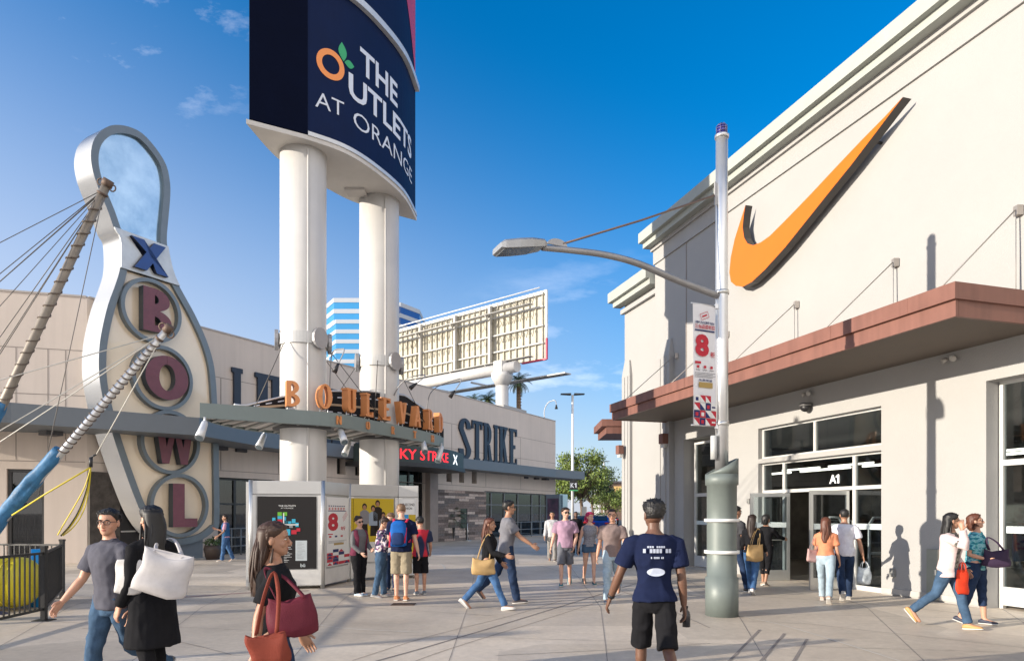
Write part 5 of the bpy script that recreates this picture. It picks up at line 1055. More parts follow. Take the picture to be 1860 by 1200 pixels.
mb_ = GD(839, 41.8); MS = thing('menu_stand', 'tall black easel menu stand beside the potted palm', 'sign', mb_)
m = MB(); ax = V((.86,.5,0)); m.tube([mb_-ax*.3, mb_-ax*.28+V((.05,.1,1.95))], .035, 6); m.tube([mb_+ax*.3, mb_+ax*.28+V((.05,.1,1.95))], .035, 6); m.tube([mb_+V((.35,.6,0)), mb_+V((.05,.1,1.9))], .03, 6); m.build('frame', BLACK, MS)
for k in range(4): m = MB(); z = .75+k*.31; m.box(mb_-ax*.26+V((.03,.06,z)), ax*.52, V((.02,-.03,0)), V((0,0,.27))); m.build('board', mat('menu_green', (.05,.08,.07), .5, var=.3, vs=20), MS)
sb2 = GD(849, 41.0); SG = thing('stanchion', 'thin steel stanchion on a round foot beside the menu stand', 'stanchion', sb2); m = MB(); m.lathe(sb2, [(.24,0),(.24,.03),(.05,.06),(0,.07)], 16); m.build('foot', ALU, SG); m = MB(); m.tube([sb2+Z*.05, sb2+Z*1.05], .025, 8); m.build('pole', ALU, SG)
tp_ = W2.pt(yh(377)-.6, 0, 3.6); tp_ = GD(386, 24.6); TPt = thing('planter_pot', 'round dark planter pot by the bowling hall door behind the pin sign', 'planter', tp_); m = MB(); m.lathe(tp_, [(.0,.01),(.22,.0),(.3,.35),(.27,.5),(.24,.5),(.22,.42),(0,.42)], 16); m.build('pot', mat('pot_brown', (.06,.04,.03), .6), TPt); m = MB(); leaves(m, random.Random(4), tp_+Z*.6, V((.3,.3,.25)), 160, .14); m.build('foliage', LD, TPt)
# ------------------------------------------------------------------ lamp poles and lane sign in the parking lot
for px, top, Y, lab in ((1040, 717, 66, 'tall white parking lot light pole with twin flat heads, carrying the lane sign'), (1097, 838, 140, 'far white parking lot light pole beside the cream store corner')):
    b_ = GD(px, Y); h = EYE+(HY-top)/F*Y; T_ = thing('parking_light', lab, 'street lamp', b_); m = MB(); m.tube([b_+Z*.75, b_+Z*h], [.15, .11], 12); m.build('pole', mat('pole_white', (.72,.72,.72), .5), T_); m = MB(); m.cyl(b_, .32, .75, 16); m.build('footing', mat('footing', (.5,.48,.44), .8), T_)
    for sg in (-1,1): m = MB(); m.hexa([b_+V((sg*x, y, h+z)) for x, y, z in ((.15,-.28,-.02),(1.15,-.28,.04),(1.15,.28,.04),(.15,.28,-.02),(.15,-.28,.14),(1.15,-.2,.12),(1.15,.2,.12),(.15,.28,.14))]); m.build('lamp_head', mat('head_dark', (.05,.05,.05), .5), T_)
b_ = GD(1042, 65.5); K1 = thing('lane_sign', 'black square parking lane sign reading K1 with a green strip, on the light pole', 'sign', b_+Z*3.9)
z0_ = EYE+(HY-889)/F*65.5; m = MB(); m.cbox(b_+Z*(z0_+.42), .78, .25, .84); m.build('panel', BLACK, K1); m = MB(); m.cbox(b_+Z*(z0_-.06), .84, .24, .11); m.build('green_strip', mat('strip_green', (.05,.3,.12), .5), K1); m = MB(); kf = lambda x, y: b_+V((x, -.13, z0_+.2+y)); text_on(m, 'K', kf, -.3, 0, .33, .45, .02); m.poly([kf(*q) for q in ((.16,0),(.26,0),(.26,.45),(.19,.45),(.07,.36),(.07,.28),(.16,.34))]); m.build('lettering', SIGNW, K1)
b_ = GD(1061.5, 70); UC = thing('utility_box', 'small grey utility box on a post at the parking lot edge', 'box', b_); m = MB(); m.tube([b_, b_+Z*1.9], .06, 6); m.build('post', GYB, UC); m = MB(); m.cbox(b_+Z*1.9, .5, .3, .9); m.build('cabinet', GYB, UC)
# gooseneck lamp on the bowling hall roof
p0 = P(989, 744, 51.5); g_ = thing('roof_gooseneck', 'thin gooseneck lamp on the bowling hall roof corner', 'lamp', p0); m = MB(); m.tube(smooth_path([p0-Z*.6, p0, P(996,731,51.3), P(1008,727,51), P(1010.5,735,50.8)], 5), .035, 6); m.build('neck', mat('neck_grey', (.35,.35,.36), .4, .5), g_); m = MB(); q_ = P(1010.5,735,50.8); m.tube([q_, q_-Z*.3], [.05,.12], 8); m.build('shade', BLACK, g_)
# distant low buildings
for px0, px1, Y, top, c, lab in ((1104, 1160, 175, 877, (.14,.09,.07), 'distant brown flat-roofed building beside the cream store corner'), (1088, 1103, 190, 871, (.5,.5,.5), 'distant pale grey block left of the brown building')):
    a_, b_ = GD(px0, Y), GD(px1, Y); h = EYE+(HY-top)/F*Y; T_ = thing('far_building', lab, 'building', a_); m = MB(); m.box(a_, b_-a_, V((0,14,0)), Z*h); m.build('wall', mat('far_wall_%d' % px0, c, .8), T_); m = MB(); m.box(a_+V((-.4,-.5,h+.01)), b_-a_+V((.8,0,0)), V((0,15,0)), Z*.5); m.build('roof', mat('far_roof', (.09,.08,.09), .8), T_); m = MB(); m.box(a_+V((1.5,-.06,h-2.4)), (b_-a_)*.8, V((0,.05,0)), Z*1.6); m.build('sign_band', mat('far_sign_%d' % px0, (.6,.4,.15) if px0 > 1100 else (.2,.25,.3), .6), T_)
# ------------------------------------------------------------------ parked cars
def car(loc, rot, col, lab):
    M = Matrix.Rotation(rot, 3, 'Z'); f = lambda x, y, z: V(loc)+M @ V((x, y, z)); T_ = thing('parked_car', lab, 'car', loc, 'cars parked in the far lot')
    body = [(-2.2,.35),(-2.25,.75),(-2.1,.92),(-1.2,.98),(1.1,.98),(2.0,.86),(2.25,.7),(2.25,.35)]
    m = MB(); rings = []
    for y, k in ((-.88,.0),(-.84,.06),(-.6,.09),(.6,.09),(.84,.06),(.88,.0)): rings.append([f(x*(1-.02*(abs(y) > .85)), y, z+(k if z > .6 else -k*.3)) for x, z in body])
    m.loft(rings, 0, True, False); cb = [(-1.75,1.02),(-1.1,1.42),(.2,1.46),(1.15,1.02)]
    m.loft([[f(x, y, z) for x, z in [(a*(1-.03*q), c-.0*q) for a, c in cb]] for y, q in ((-.70,1),(-.62,0),(.62,0),(.70,1))], 0, True, False); m.build('body', mat('car_'+col[0], col[1], .25, .3, coat=.8), T_)
    WG = mat('car_window', (.02,.025,.03), .08, coat=.5)
    for sg in (-1,1): m = MB(); m.prism([f(x, sg*.715, z) for x, z in ((-1.5,1.06),(-1.02,1.36),(.15,1.4),(.85,1.06))], M @ V((0,sg*.01,0))); m.build('side_window', WG, T_)
    m = MB(); m.poly([f(1.12,-.6,1.06), f(1.12,.6,1.06), f(.26,.56,1.44), f(.26,-.56,1.44)]); m.build('windscreen', WG, T_); m = MB(); m.poly([f(-1.74,-.6,1.06), f(-1.74,.6,1.06), f(-1.14,.56,1.42), f(-1.14,-.56,1.42)]); m.build('rear_window', WG, T_)
    for x in (-1.35,1.4):
        for sg in (-1,1): m = MB(); m.tube([f(x, sg*.72, .33), f(x, sg*.9, .33)], .33, 16); w_ = m.build('wheel', mat('tyre', (.02,.02,.02), .9), T_); m = MB(); m.tube([f(x, sg*.9, .33), f(x, sg*.912, .33)], .2, 12); m.build('rim', ALU, w_)
    for sg in (-1,1): m = MB(); m.cbox(f(2.27, sg*.6, .7), .05, .4, .13, ux=M@V((1,0,0)), uy=M@V((0,1,0))); m.build('headlight', mat('lamp_glass', (.6,.62,.65), .15), T_); m = MB(); m.cbox(f(-2.25, sg*.6, .8), .05, .35, .14, ux=M@V((1,0,0)), uy=M@V((0,1,0))); m.build('tail_light', mat('tail_red', (.35,.01,.01), .2), T_)
CC = {'blue': ('blue', (.01,.05,.32)), 'dark': ('dark', (.02,.02,.025)), 'silver': ('silver', (.45,.46,.48)), 'white': ('white', (.72,.72,.72)), 'red': ('red', (.35,.02,.02))}
for px, Y, c, rot, lab in ((1092,62,'blue',80,'bright blue car nearest behind the pink-haired woman'), (1052,68,'dark',84,'dark car behind the man in black'), (1030,74,'silver',95,'silver car beside the foot of the light pole'), (1072,79,'blue',88,'blue car in the second row behind the pink-haired woman'), (1100,82,'white',93,'white car in the second row by the store corner'), (1018,88,'white',85,'white car at the left end of the far lot'), (1046,92,'silver',92,'silver car in the third row behind the light pole'), (1082,96,'red',90,'red car in the third row'), (1110,101,'dark',88,'dark car in the third row by the store corner'), (1062,104,'white',96,'white car in the last row')):
    car(GD(px, Y), R(rot), CC[c], lab)
# ------------------------------------------------------------------ ride masts with cables, straps, fence
MG = mat('mast_grey', (.24,.21,.175), .55, .3, var=.2, vs=6); MSV = mat('mast_silver', (.60,.60,.60), .35, .6); TARP = mat('blue_tarp', (.03,.14,.29), .6, var=.35, vs=6, bump=.8, bs=12); YEL = mat('yellow_strap', (.62,.50,.03), .6); YV = mat('yellow_vinyl', (.62,.52,.02), .4, var=.12); BV = mat('blue_vinyl', (.01,.10,.42), .4)
def spiral(m, a, b, r, turns, th):
    d = (b-a); t = d.normalized(); u = t.cross(V((0,1,0))).normalized(); v = t.cross(u); k = turns*12
    m.tube([a+d*(i/k)+(u*math.cos(2*math.pi*i/12)+v*math.sin(2*math.pi*i/12))*r for i in range(k+1)], th, 5)
def mast(lab, top, base, r0, r1_, tm, slv, turns):
    T_ = thing('ride_mast', lab, 'mast', base); m = MB(); m.tube([base, base.lerp(top,.5), top], [r0, (r0+r1_)/2, r1_], 14); m.build('pole', tm, T_)
    d = (top-base).normalized(); m = MB(); m.tube([top-d*.05, top+d*.06], r1_*1.25, 12); m.tube([top-d*.2, top-d*.17], r1_*1.3, 12); s_ = d.cross(V((0,1,0))).normalized()
    for k in (-1,1): c = top+s_*k*r1_*1.7-d*.03; m.tube([c+(d*math.cos(2*math.pi*i/10)+s_*math.sin(2*math.pi*i/10))*.05 for i in range(11)], .012, 5)
    m.build('cap', mat('rusty_cap', (.13,.09,.07), .7, .4, var=.3), T_)
    m = MB(); spiral(m, base.lerp(top, slv), base.lerp(top,.96), (r0+r1_)/2+.008, turns, .009); m.build('rope_wrap', mat('dark_rope', (.13,.10,.08), .8), T_)
    m = MB(); a, b = base.lerp(top, .03), base.lerp(top, slv); k = 44; rings = []
    u = d.cross(V((0,1,0))).normalized(); v = d.cross(u)
    for i in range(k+1):
        c = a.lerp(b, i/k); q = r0*(2.0-.7*i/k)*(1+.25*noise.noise(V((i*.35,1,0)))); c = c+V((-d.z,0,d.x)).normalized()*(r0*.9 if d.x*1 > 0 else 0); rings.append([(lambda a_: c+(u*math.cos(a_)*q*(1.3 if math.cos(a_) < 0 else .95)+v*math.sin(a_)*q*1.05)*(1+.22*noise.noise(c*2.2+V((math.cos(a_)*1.1,math.sin(a_)*1.1,0)))+.16*noise.noise(V((c.x*3+c.z*2, math.cos(a_)*3, math.sin(a_)*3)))+.07*noise.noise(V((c.x*9, math.cos(a_)*5, math.sin(a_)*5+c.z*6)))))(R(15*j)) for j in range(24)])
    m.loft(rings, 0); m.build('tarp_sleeve', TARP, T_); return T_, d
top1, base1 = P(195,333,11), V((-10.3,11.58,0)); top2, base2 = P(305,597,9.5), V((-9.0,10.3,0))
M1, d1 = mast('tall grey leaning ride mast wound with rope, before the bowling pin sign', top1, base1, .075, .066, MG, .50, 17)
M2, d2 = mast('low silver leaning ride mast with a blue tarp sleeve', top2, base2, .062, .046, MSV, .60, 24)
m = MB()
for e_ in (P(-10,520,12.5), P(-30,690,11), P(-20,640,11.8), P(-60,730,10.5), P(70,900,10.2), P(100,760,12.0), P(20,700,13.5)): m.tube([top1-d1*.12, e_], .008, 4)
ex = [P(-10,520,12.5)+(P(-10,520,12.5)-top1)*2, ]
for e_ in (V((-15.5,15,3.0)), V((-14,9,1.5)), V((-16,12,.2)), V((-11,9.5,.2))): m.tube([top1-d1*.1, e_], .008, 4)
m.build('cable', mat('mast_cable', (.16,.15,.14), .6, .4), M1)
m = MB()
for e_ in (V((-12.5,13,1.2)), V((-13.2,10.0,2.0)), V((-10.5,8.6,.3)), P(175,825,9.6)): m.tube([top2-d2*.1, e_], .008, 4)
m.build('cable', mat('white_cord', (.6,.58,.52), .7), M2)
CA = P(165,848,9.6); ST_ = thing('bungee_strap', 'bundle of yellow and black bungee straps hanging to the fence corner', 'strap', P(112,970,9.9))
rk = random.Random(6); m = MB()
for i in range(7):
    o = V((rk.uniform(-.085,.085), rk.uniform(-.06,.06), rk.uniform(-.05,.05))); m.tube(smooth_path([CA, P(158,885,9.65)+o*.4, P(143,925,9.7)+o, P(125,955,9.75)+o, P(110,972,9.8)+o*.5], 6), .0085, 5, m=1 if i % 3 == 2 else 0)
m.build('cords', [YEL, BLACK], ST_); m = MB(); m.tube([CA+Z*.0, CA+Z*.14], .025, 8); m.tube([CA+Z*.14, P(175,825,9.6)], .012, 5); m.build('carabiner', BLACK, ST_)
m = MB(); m.tube([CA, P(85,895,9.7), P(22,935,9.9)], .012, 5); m.build('tie_line', YEL, ST_)
# fence
FP = [V((-6.9,5.6,0)), G(80,1126), GD(113,13.3), V((-15,14.2,0))]
for p, nm in zip(FP[1:3], ('nearest',  'far')): pass
FN = thing('picket_fence', 'black metal picket fence round the trampoline ride', 'fence', FP[1]); FB = mat('fence_black', (.012,.012,.013), .4, .2)
for a_, b_ in zip(FP, FP[1:]):
    d = b_-a_; L_ = d.length; t = d.normalized(); s_ = V((-t.y,t.x,0)); n = int(L_/.115); m = MB()
    for z in (.16, 1.02): m.box(a_-s_*.018+Z*z, d, s_*.036, Z*.036)
    for i in range(1, n): p = a_+d*(i/n); m.box(p-s_*.009-t*.009+Z*.1965, t*.018, s_*.018, Z*.823)
    m.build('panel', FB, FN)
for p in FP[1:3]: m = MB(); m.cbox(p+Z*.56, .07, .07, 1.1); m.cbox(p+Z*.006, .26, .2, .012); m.cbox(p+Z*1.13, .085, .085, .04); m.build('post', FB, FN)
yb = V((-8.75,11.6,0)); IN = thing('inflatable_cushion', 'yellow vinyl cushion roll with blue wedges behind the black fence', 'cushion', yb)
m = MB(); m.tube([yb+V((-1.6,0,.48)), yb+V((.35,.1,.48))], .42, 22, round_=False); m.ell(yb+V((.35,.1,.48)), .25,.42,.42, 16, 10); m.build('roll', YV, IN)
for k in range(5): m = MB(); q_ = yb+V((-1.5+k*.45,0,.48)); m.tube([q_+V((0,math.cos(R(j*15))*.423,math.sin(R(j*15))*.423)) for j in range(25)], .012, 5); m.build('seam', mat('yellow_seam', (.40,.33,.02), .6), IN)
m = MB(); m.prism([yb+V((-1.7,-.55,.01)), yb+V((.45,-.5,.01)), yb+V((-.1,-.52,.12)), yb+V((-1.2,-.55,.5))], V((0,.2,0))); m.build('wedge', mat('navy_vinyl', (.015,.03,.12), .5), IN); m = MB(); m.tube([yb+V((.34,.5,0)), yb+V((.34,.5,1.02))], .10, 14); m.build('post_pad', mat('azure_vinyl', (.01,.25,.6), .4), IN); m = MB(); m.ell(yb+V((-.2,1.0,.35)), .40,.4,.34, 14, 10); m.build('bumper', BV, IN)
# unseen trees and light columns added left of the frame to throw long shadows
for i, (x, y, h, r) in enumerate(((-25, .2, 4.4, 1.0), (-19, -4.4, 3.9, 1.6), (-26, -5.2, 5.0, 1.8))):
    tree('unseen young tree added to cast shadows, left of the picture', V((x,y,0)), h, r, LD, 1100, .34, 40+i, 'unseen trees added to cast shadows', 12)
for i, (x, y, h) in enumerate(((-16,2.9,3.4), (-14,.4,2.9), (-19,5.6,4.4), (-13,-1.6,2.6))):
    b_ = V((x,y,0)); T_ = thing('shadow_column', 'unseen slim light column added to cast shadows, left of the picture', 'lamp', b_, 'unseen light columns added to cast shadows'); m = MB(); m.tube([b_, b_+Z*h], .07, 10); m.build('pole', GREENP, T_); m = MB(); m.tube([b_+Z*h, b_+Z*(h+.3)], .15, 12); m.build('head', SPOT, T_)
# ------------------------------------------------------------------ people
SK = {'light': (.50,.27,.18), 'tan': (.36,.19,.12), 'brown': (.13,.062,.038), 'fair': (.56,.33,.24)}
def skin(k):
    m = mat('skin_'+k, SK[k], .5, var=.06, vs=18); m.node_tree.nodes['Principled BSDF'].inputs['Subsurface Weight'].default_value = .08; m.node_tree.nodes['Principled BSDF'].inputs['Subsurface Radius'].default_value = (.01,.004,.002); return m
EYEW = mat('eye_white', (.6,.58,.55), .3, var=0); EYED = mat('eye_dark', (.012,.01,.009), .15, var=0)
HAIRC = {'black': (.010,.009,.009), 'brown': (.045,.022,.013), 'dkbrown': (.022,.012,.008), 'auburn': (.09,.028,.014), 'sandy': (.17,.10,.055), 'pink': (.42,.02,.09)}
def cloth(n, c, **k): k = dict(dict(rough=.9, var=.14, vs=9, bump=.25, bs=160, spec=.1), **k); return mat('cloth_'+n, c, **k)
def remesh(mb, vox, sm=4, wr=0, wf=9, seed=0, wz=1, fade=None):       # one closed, continuous skin from overlapping volumes
    me = bpy.data.meshes.new('t'); me.from_pydata(mb.v, [], mb.f); me.update(); o = bpy.data.objects.new('t', me); COL.objects.link(o)
    r = o.modifiers.new('r', 'REMESH'); r.mode = 'VOXEL'; r.voxel_size = vox; s = o.modifiers.new('s', 'SMOOTH'); s.factor = .5; s.iterations = sm
    bpy.context.view_layer.update(); m2 = eval_mesh(o); q = MB(); q.v = [v.co.copy() for v in m2.vertices]
    if wr:
        sv = V((seed*3.1, seed*1.7, seed))
        for i, v in enumerate(m2.vertices):
            p = V((v.co.x*wf, v.co.y*wf, v.co.z*wf*wz)); n1 = noise.noise(p+sv); n2 = noise.noise(p*2.3+sv*2); wf_ = 1 if not fade else max(0, min(1, (fade-v.co.z)/.06)); q.v[i] = q.v[i]+v.normal*(wr*wf_)*((1-abs(n1)*2.2)*.75+n2*.45)
    q.f = [list(p.vertices) for p in m2.polygons]; q.m = [0]*len(q.f); q.s = [True]*len(q.f)
    bpy.data.objects.remove(o); bpy.data.meshes.remove(me); bpy.data.meshes.remove(m2); return q
HEADR = [(-.006,.016,.072,.034),(.004,.030,.086,.018),(.02,.045,.094,-.012),(.038,.055,.096,-.04),(.058,.062,.096,-.066),(.08,.067,.095,-.082),(.10,.070,.091,-.09),(.116,.072,.088,-.094),(.134,.074,.095,-.096),(.155,.075,.095,-.096),(.178,.071,.086,-.091),(.198,.061,.068,-.078),(.213,.044,.044,-.056),(.222,.024,.02,-.03),(.226,.004,-.002,-.008)]
def headp(z, a, infl=0):                                   # point on the skull at height z, angle a (90 deg = face)
    for (z0,h0,f0,b0),(z1,h1,f1,b1) in zip(HEADR, HEADR[1:]):
        if z <= z1 or z1 == HEADR[-1][0]:
            t = max(0, min(1, (z-z0)/(z1-z0))); h, f, b = h0+(h1-h0)*t, f0+(f1-f0)*t, b0+(b1-b0)*t; break
    c, s = math.cos(a), math.sin(a); e = 2/2.25; x = (h+infl)*math.copysign(abs(c)**e, c); y = (f+b)/2+((f-b)/2+infl)*math.copysign(abs(s)**e, s); return V((x, y, z))
def person(lab, at_, head, H=1.75, sex='m', sk='light', hair='black', hs='short', top=('short',None), bot=('jeans',None), shoe=(.05,.05,.05), pose=None, near=False, face=True, group=None, fat=1.0, glasses=None, collar=None, beard=False, top2=None, seed=0):
    p = dict(tl=(20,5), tr=(-18,12), al=(0,8,15), ar=(0,8,15), yaw=0, pitch=0, lean=2, tip=0, turn=0); p.update(pose or {})
    k = H/1.75; fem = sex == 'f'; vox = .0085 if near else .0125; rk = random.Random(seed or hash(lab) % 1000 if False else len(lab)*7+seed)
    hipw, shw = (.088, .160) if fem else (.086, .188); wst = (.86 if fem else 1.0)*fat
    ln = math.tan(R(p['lean'])); tw = R(p['turn'])
    def up(q):                                             # lean and twist of the upper body
        q = V(q)
        if q.z > .95: f = min(1,(q.z-.95)/.35); a = tw*f; q = V((q.x*math.cos(a)-q.y*math.sin(a), q.x*math.sin(a)+q.y*math.cos(a)+ln*(q.z-.95), q.z))
        return q
    def leg(sg, th, kn):
        th, kn = R(th), R(kn); h = V((sg*hipw, 0, .93)); kd = V((0, math.sin(th), -math.cos(th))); K_ = h+kd*.435+V((sg*.005,0,0)); ad = V((0, math.sin(th-kn), -math.cos(th-kn))); return h, K_, K_+ad*.42, R(0)+th-kn
    LG_ = [leg(-1, *p['tl']), leg(1, *p['tr'])]
    low = min(a[2].z-.078*math.cos(min(0,a[3]))-(.10*math.sin(max(0,-a[3]))) for a in LG_)
    dz = -low
    def arm(sg, pit, ab, el, tq=0):
        pit, ab, el = R(pit), R(ab), R(el); S_ = up((sg*shw, -.005, 1.388)); d = V((sg*math.sin(ab), math.sin(pit)*math.cos(ab), -math.cos(pit)*math.cos(ab))); E = S_+d*.285
        a2 = ab-R(tq); d2 = V((sg*math.sin(a2)*1.0, math.sin(pit+el)*math.cos(a2), -math.cos(pit+el)*math.cos(a2))).normalized(); W_ = E+d2*.25; return S_, E, W_, d2
    AR = [arm(-1, *p['al']), arm(1, *p['ar'])]
    tors = [(.80,.075,.085,0),(.86,.150,.100,-.005),(.93,.166*(1.06 if fem else 1),.112,-.012),(1.0,.152*wst*(1.04 if fem else 1),.104*fat,-.006),(1.08,.142*wst,.102*fat,0),(1.16,.146*wst,.106*fat,.004),(1.25,.160*(.93 if fem else 1),.118*(fat*.5+.5),.008 if not fem else .016),(1.32,.178*(.91 if fem else 1),.116,.006 if not fem else .016),(1.37,.186*(.89 if fem else 1),.104,-.002),(1.41,.172*(.89 if fem else 1),.088,-.008),(1.437,.132*(.9 if fem else 1),.074,-.012),(1.46,.094,.066,-.012),(1.478,.070,.060,-.010),(1.495,.058,.056,-.008)]
    def ring(z, a, b, y, i=0, n=20): return [up((math.cos(2*math.pi*j/n)*(a+i), y+math.sin(2*math.pi*j/n)*(b+i), z)) for j in range(n)]
    bd = MB()
    bd.loft([ring(*t) for t in tors]); nk = up((0,-.008,1.45)); hd = up((0,.004,1.535)); bd.tube([nk-Z*.03, nk+Z*.03, hd+V((0,.005,.05))], [.062,.052 if not fem else .044,.052 if not fem else .045], 14, (1,0,0))
    lr = (1.08 if fem else 1)*(fat*.6+.4)
    for sg, (h, K_, A_, fa) in zip((-1,1), LG_):
        bd.tube([h+Z*.03, h.lerp(K_,.3), h.lerp(K_,.7), K_, K_.lerp(A_,.28)-V((0,.012,0)), K_.lerp(A_,.6), A_], [(.082*lr,.09*lr),(.078*lr,.085*lr),(.06*lr,.065*lr),.05,(.050,.055),(.042,.045),.034], 14, (1,0,0), round_=True)
        fd = V((0, math.cos(fa*.9+ (0 if fa > -.3 else .0)), math.sin(fa*.9))) if fa < 0 else V((0, 1, math.sin(fa)*.6)).normalized(); bd.tube([A_, A_+fd*.06-Z*.04, A_+fd*.15-Z*.055], [.035,.034,.025], 10, (1,0,0), round_=True)
    ag = .9 if fem else 1.06
    for sg, (S_, E, W_, d2) in zip((-1,1), AR):
        bd.tube([S_-V((sg*.06,0,-.0)), S_+V((0,0,-.014)), S_.lerp(E,.35), S_.lerp(E,.75), E, E.lerp(W_,.25), E.lerp(W_,.65), W_], [.05*ag,.054*ag,.049*ag,.042*ag,.037*ag,.040*ag,.034*ag,.026*ag], 12, None, round_=True)
    body = remesh(bd, vox, 5)
    # hands: palm, four curled fingers, thumb off the side of the palm
    for sg, (S_, E, W_, d) in zip((-1,1), AR):
        fw = V((0,1,0)); q = (fw-d*fw.dot(d)); q = q.normalized() if q.length > .25 else (Z-d*Z.dot(d)).normalized(); pn = d.cross(q)*(-sg if True else 1)
        inw = V((-sg,0,0)); pn = pn if pn.dot(inw) > 0 or abs(pn.dot(inw)) < .1 else -pn
        body.tube([W_-d*.02, W_+d*.005, W_+d*.04, W_+d*.075, W_+d*.09], [(.024,.020),(.026,.018),(.038,.016),(.041,.0145),(.036,.011)], 12, q, round_=True)
        for i, (o, l_) in enumerate(((.029,.072),(.0105,.08),(-.0085,.075),(-.0265,.058))):
            b0 = W_+d*.088+q*o; c1_ = (d+pn*.25+q*o*2).normalized(); c2_ = (d+pn*.75).normalized(); c3_ = (d*.6+pn).normalized(); b1 = b0+c1_*l_*.45; b2 = b1+c2_*l_*.32; b3 = b2+c3_*l_*.23
            body.tube([b0-d*.012, b0, b1, b2, b3], [.0098,.0096,.0088,.008,.0065], 7, None, round_=True)
        t0 = W_+d*.022+q*.026; t1 = t0+(d*.6+q*.75+pn*.2).normalized()*.038; t2 = t1+(d*.9+q*.35+pn*.3).normalized()*.032; body.tube([t0-q*.012, t0, t1, t2], [.014,.0135,.011,.0085], 7, None, round_=True)
    # head
    hm = MB(); n = 28; hm.loft([[headp(z, 2*math.pi*j/n) for j in range(n)] for z in [r[0] for r in HEADR]], 0, True)
    hm.tube([V((0,.090,.128)), V((0,.100,.108)), V((0,.116,.086)), V((0,.112,.074)), V((0,.094,.068))], [.007,.0085,.0125,.014,.009], 10, (1,0,0), round_=True)
    for sg in (-1,1):
        hm.ell(V((sg*.012,.103,.073)), .009,.011,.008, 8, 6); hm.ell(V((sg*.076,-.008,.103)), .011,.021,.034, 10, 8); hm.ell(V((sg*.030,.0905,.131)), .022,.010,.007, 10, 6); hm.ell(V((sg*.042,.066,.078)), .022,.022,.026, 10, 8)
    hm.ell(V((0,.082,.014)), .022,.013,.013, 10, 8); hm = remesh(hm, .0042 if near else .0062, 3)
    for sg in (-1,1):
        hm.ell(V((sg*.031,.0825,.114)), .0135,.0095,.0075, 10, 8, 1); hm.ell(V((sg*.031,.0895,.114)), .0062,.0045,.0062, 8, 6, 2)
        hm.ell(V((sg*.031,.086,.1195)), .0155,.0085,.0045, 10, 6); hm.tube([V((sg*.014,.099,.133)), V((sg*.03,.1005,.138)), V((sg*.048,.090,.134))], [.0035,.0045,.0028], 6, None, 3, True)
    hm.ell(V((0,.093,.0475)), .024,.0085,.0055, 12, 6, 4); hm.ell(V((0,.0915,.040)), .020,.0095,.0065, 12, 6, 4); hm.ell(V((0,.0985,.0436)), .021,.004,.0016, 10, 4, 2)
    HM = Matrix.Rotation(tw+R(p['yaw']), 3, 'Z') @ Matrix.Rotation(R(-p['pitch']-p['lean']*.5), 3, 'X') @ Matrix.Rotation(R(p['tip']), 3, 'Y'); hk = 1.0 if not fem else .97
    hx = lambda q: hd+V((0,-.012,-.012))+HM @ (V(q)*hk)
    hm.mapv(hx); body.join(hm)
    # hair
    hr = MB(); n, lv = (72, 26) if near else (44, 14)
    def low_(a):
        s = math.sin(a)
        if s > .72: return .184-.006*(s-.72)
        if s > .1: return .184-(.184-.128)*((.72-s)/.62)**.7
        if s > -.25: return .128-.012*(.1-s)
        return {'short': .062, 'long': .05, 'bun': .06, 'bob': .03, 'buzz': .07, 'curly': .075}.get(hs, .06)
    thick = {'buzz': .007, 'short': .017, 'long': .022, 'bun': .015, 'bob': .026, 'curly': .022}.get(hs, .017); rings = []
    for i in range(lv+1):
        t = i/lv; r_ = []
        for j in range(n):
            a = 2*math.pi*j/n; zl = low_(a); z = zl+(.226-zl)*t**.85; f = min(1, t*3.2)**.7; th = thick*(.25+.75*f)
            q = headp(min(z,.2255), a, th*(.9 if z < .2 else .7)); q.z += th*.75*max(0, (z-.13)/.1); q += q.normalized()*((.007*noise.noise(q*48+V((seed,0,0)))+.004*noise.noise(q*110)) if hs != 'curly' else .024*abs(noise.noise(q*55+V((seed,0,0))))+.010*noise.noise(q*120)-.006)*(f+.2); r_.append(q)
        rings.append(r_)
    hr.loft(rings, 0, True)
    if hs in ('long','bob'):
        L_ = -.30 if hs == 'long' else -.035; rings = []
        for i in range(13):
            t = i/12; z = .19+(L_-.19)*t; wv = .008*math.sin(t*9+seed) if hs == 'long' else 0; hw = (.080+.012*math.sin(min(1,t*1.6)*math.pi))*(1 if t < .8 else 1-.55*(t-.8)/.2); dp = .070-.022*t; yc = -.048-.028*min(1, t*1.8)-(.018*t if hs == 'long' else -.02*t); rings.append([V((math.cos(2*math.pi*j/20)*hw+wv, yc+math.sin(2*math.pi*j/20)*dp*(1 if math.sin(2*math.pi*j/20) < 0 else .8), z))*1.0+V((0,0,0)) for j in range(20)])
        m2 = MB(); m2.loft(rings, 0, True)
        for i, v in enumerate(m2.v): m2.v[i] = v+V((v.x, v.y+.06, 0)).normalized()*.008*(noise.noise(V((v.x*55, v.y*55, v.z*7+seed)))+.6*noise.noise(V((v.x*110, v.y*110, v.z*12))))
        hr.join(m2)
        for i in range(26 if hs == 'long' else 14):        # loose strands break the outline
            a = rk.uniform(math.pi*.98, math.pi*2.02); z0 = rk.uniform(.0,.15); b = headp(max(.05,z0), a, thick*.9); o = V((rk.uniform(-.025,.025), rk.uniform(-.03,.01), 0)); le = rk.uniform(.6,1.05)*(z0-L_); hr.tube([b, b+V((0,-.012,-le*.35))+o*.5, b+V((0,-.012,-le*.7))+o, b+V((0,0,-le))+o*1.4], [.006,.012,.010,.002], 5)
    if hs == 'bun': hr.ell(V((0,-.075,.20)), .042,.04,.036, 12, 8)
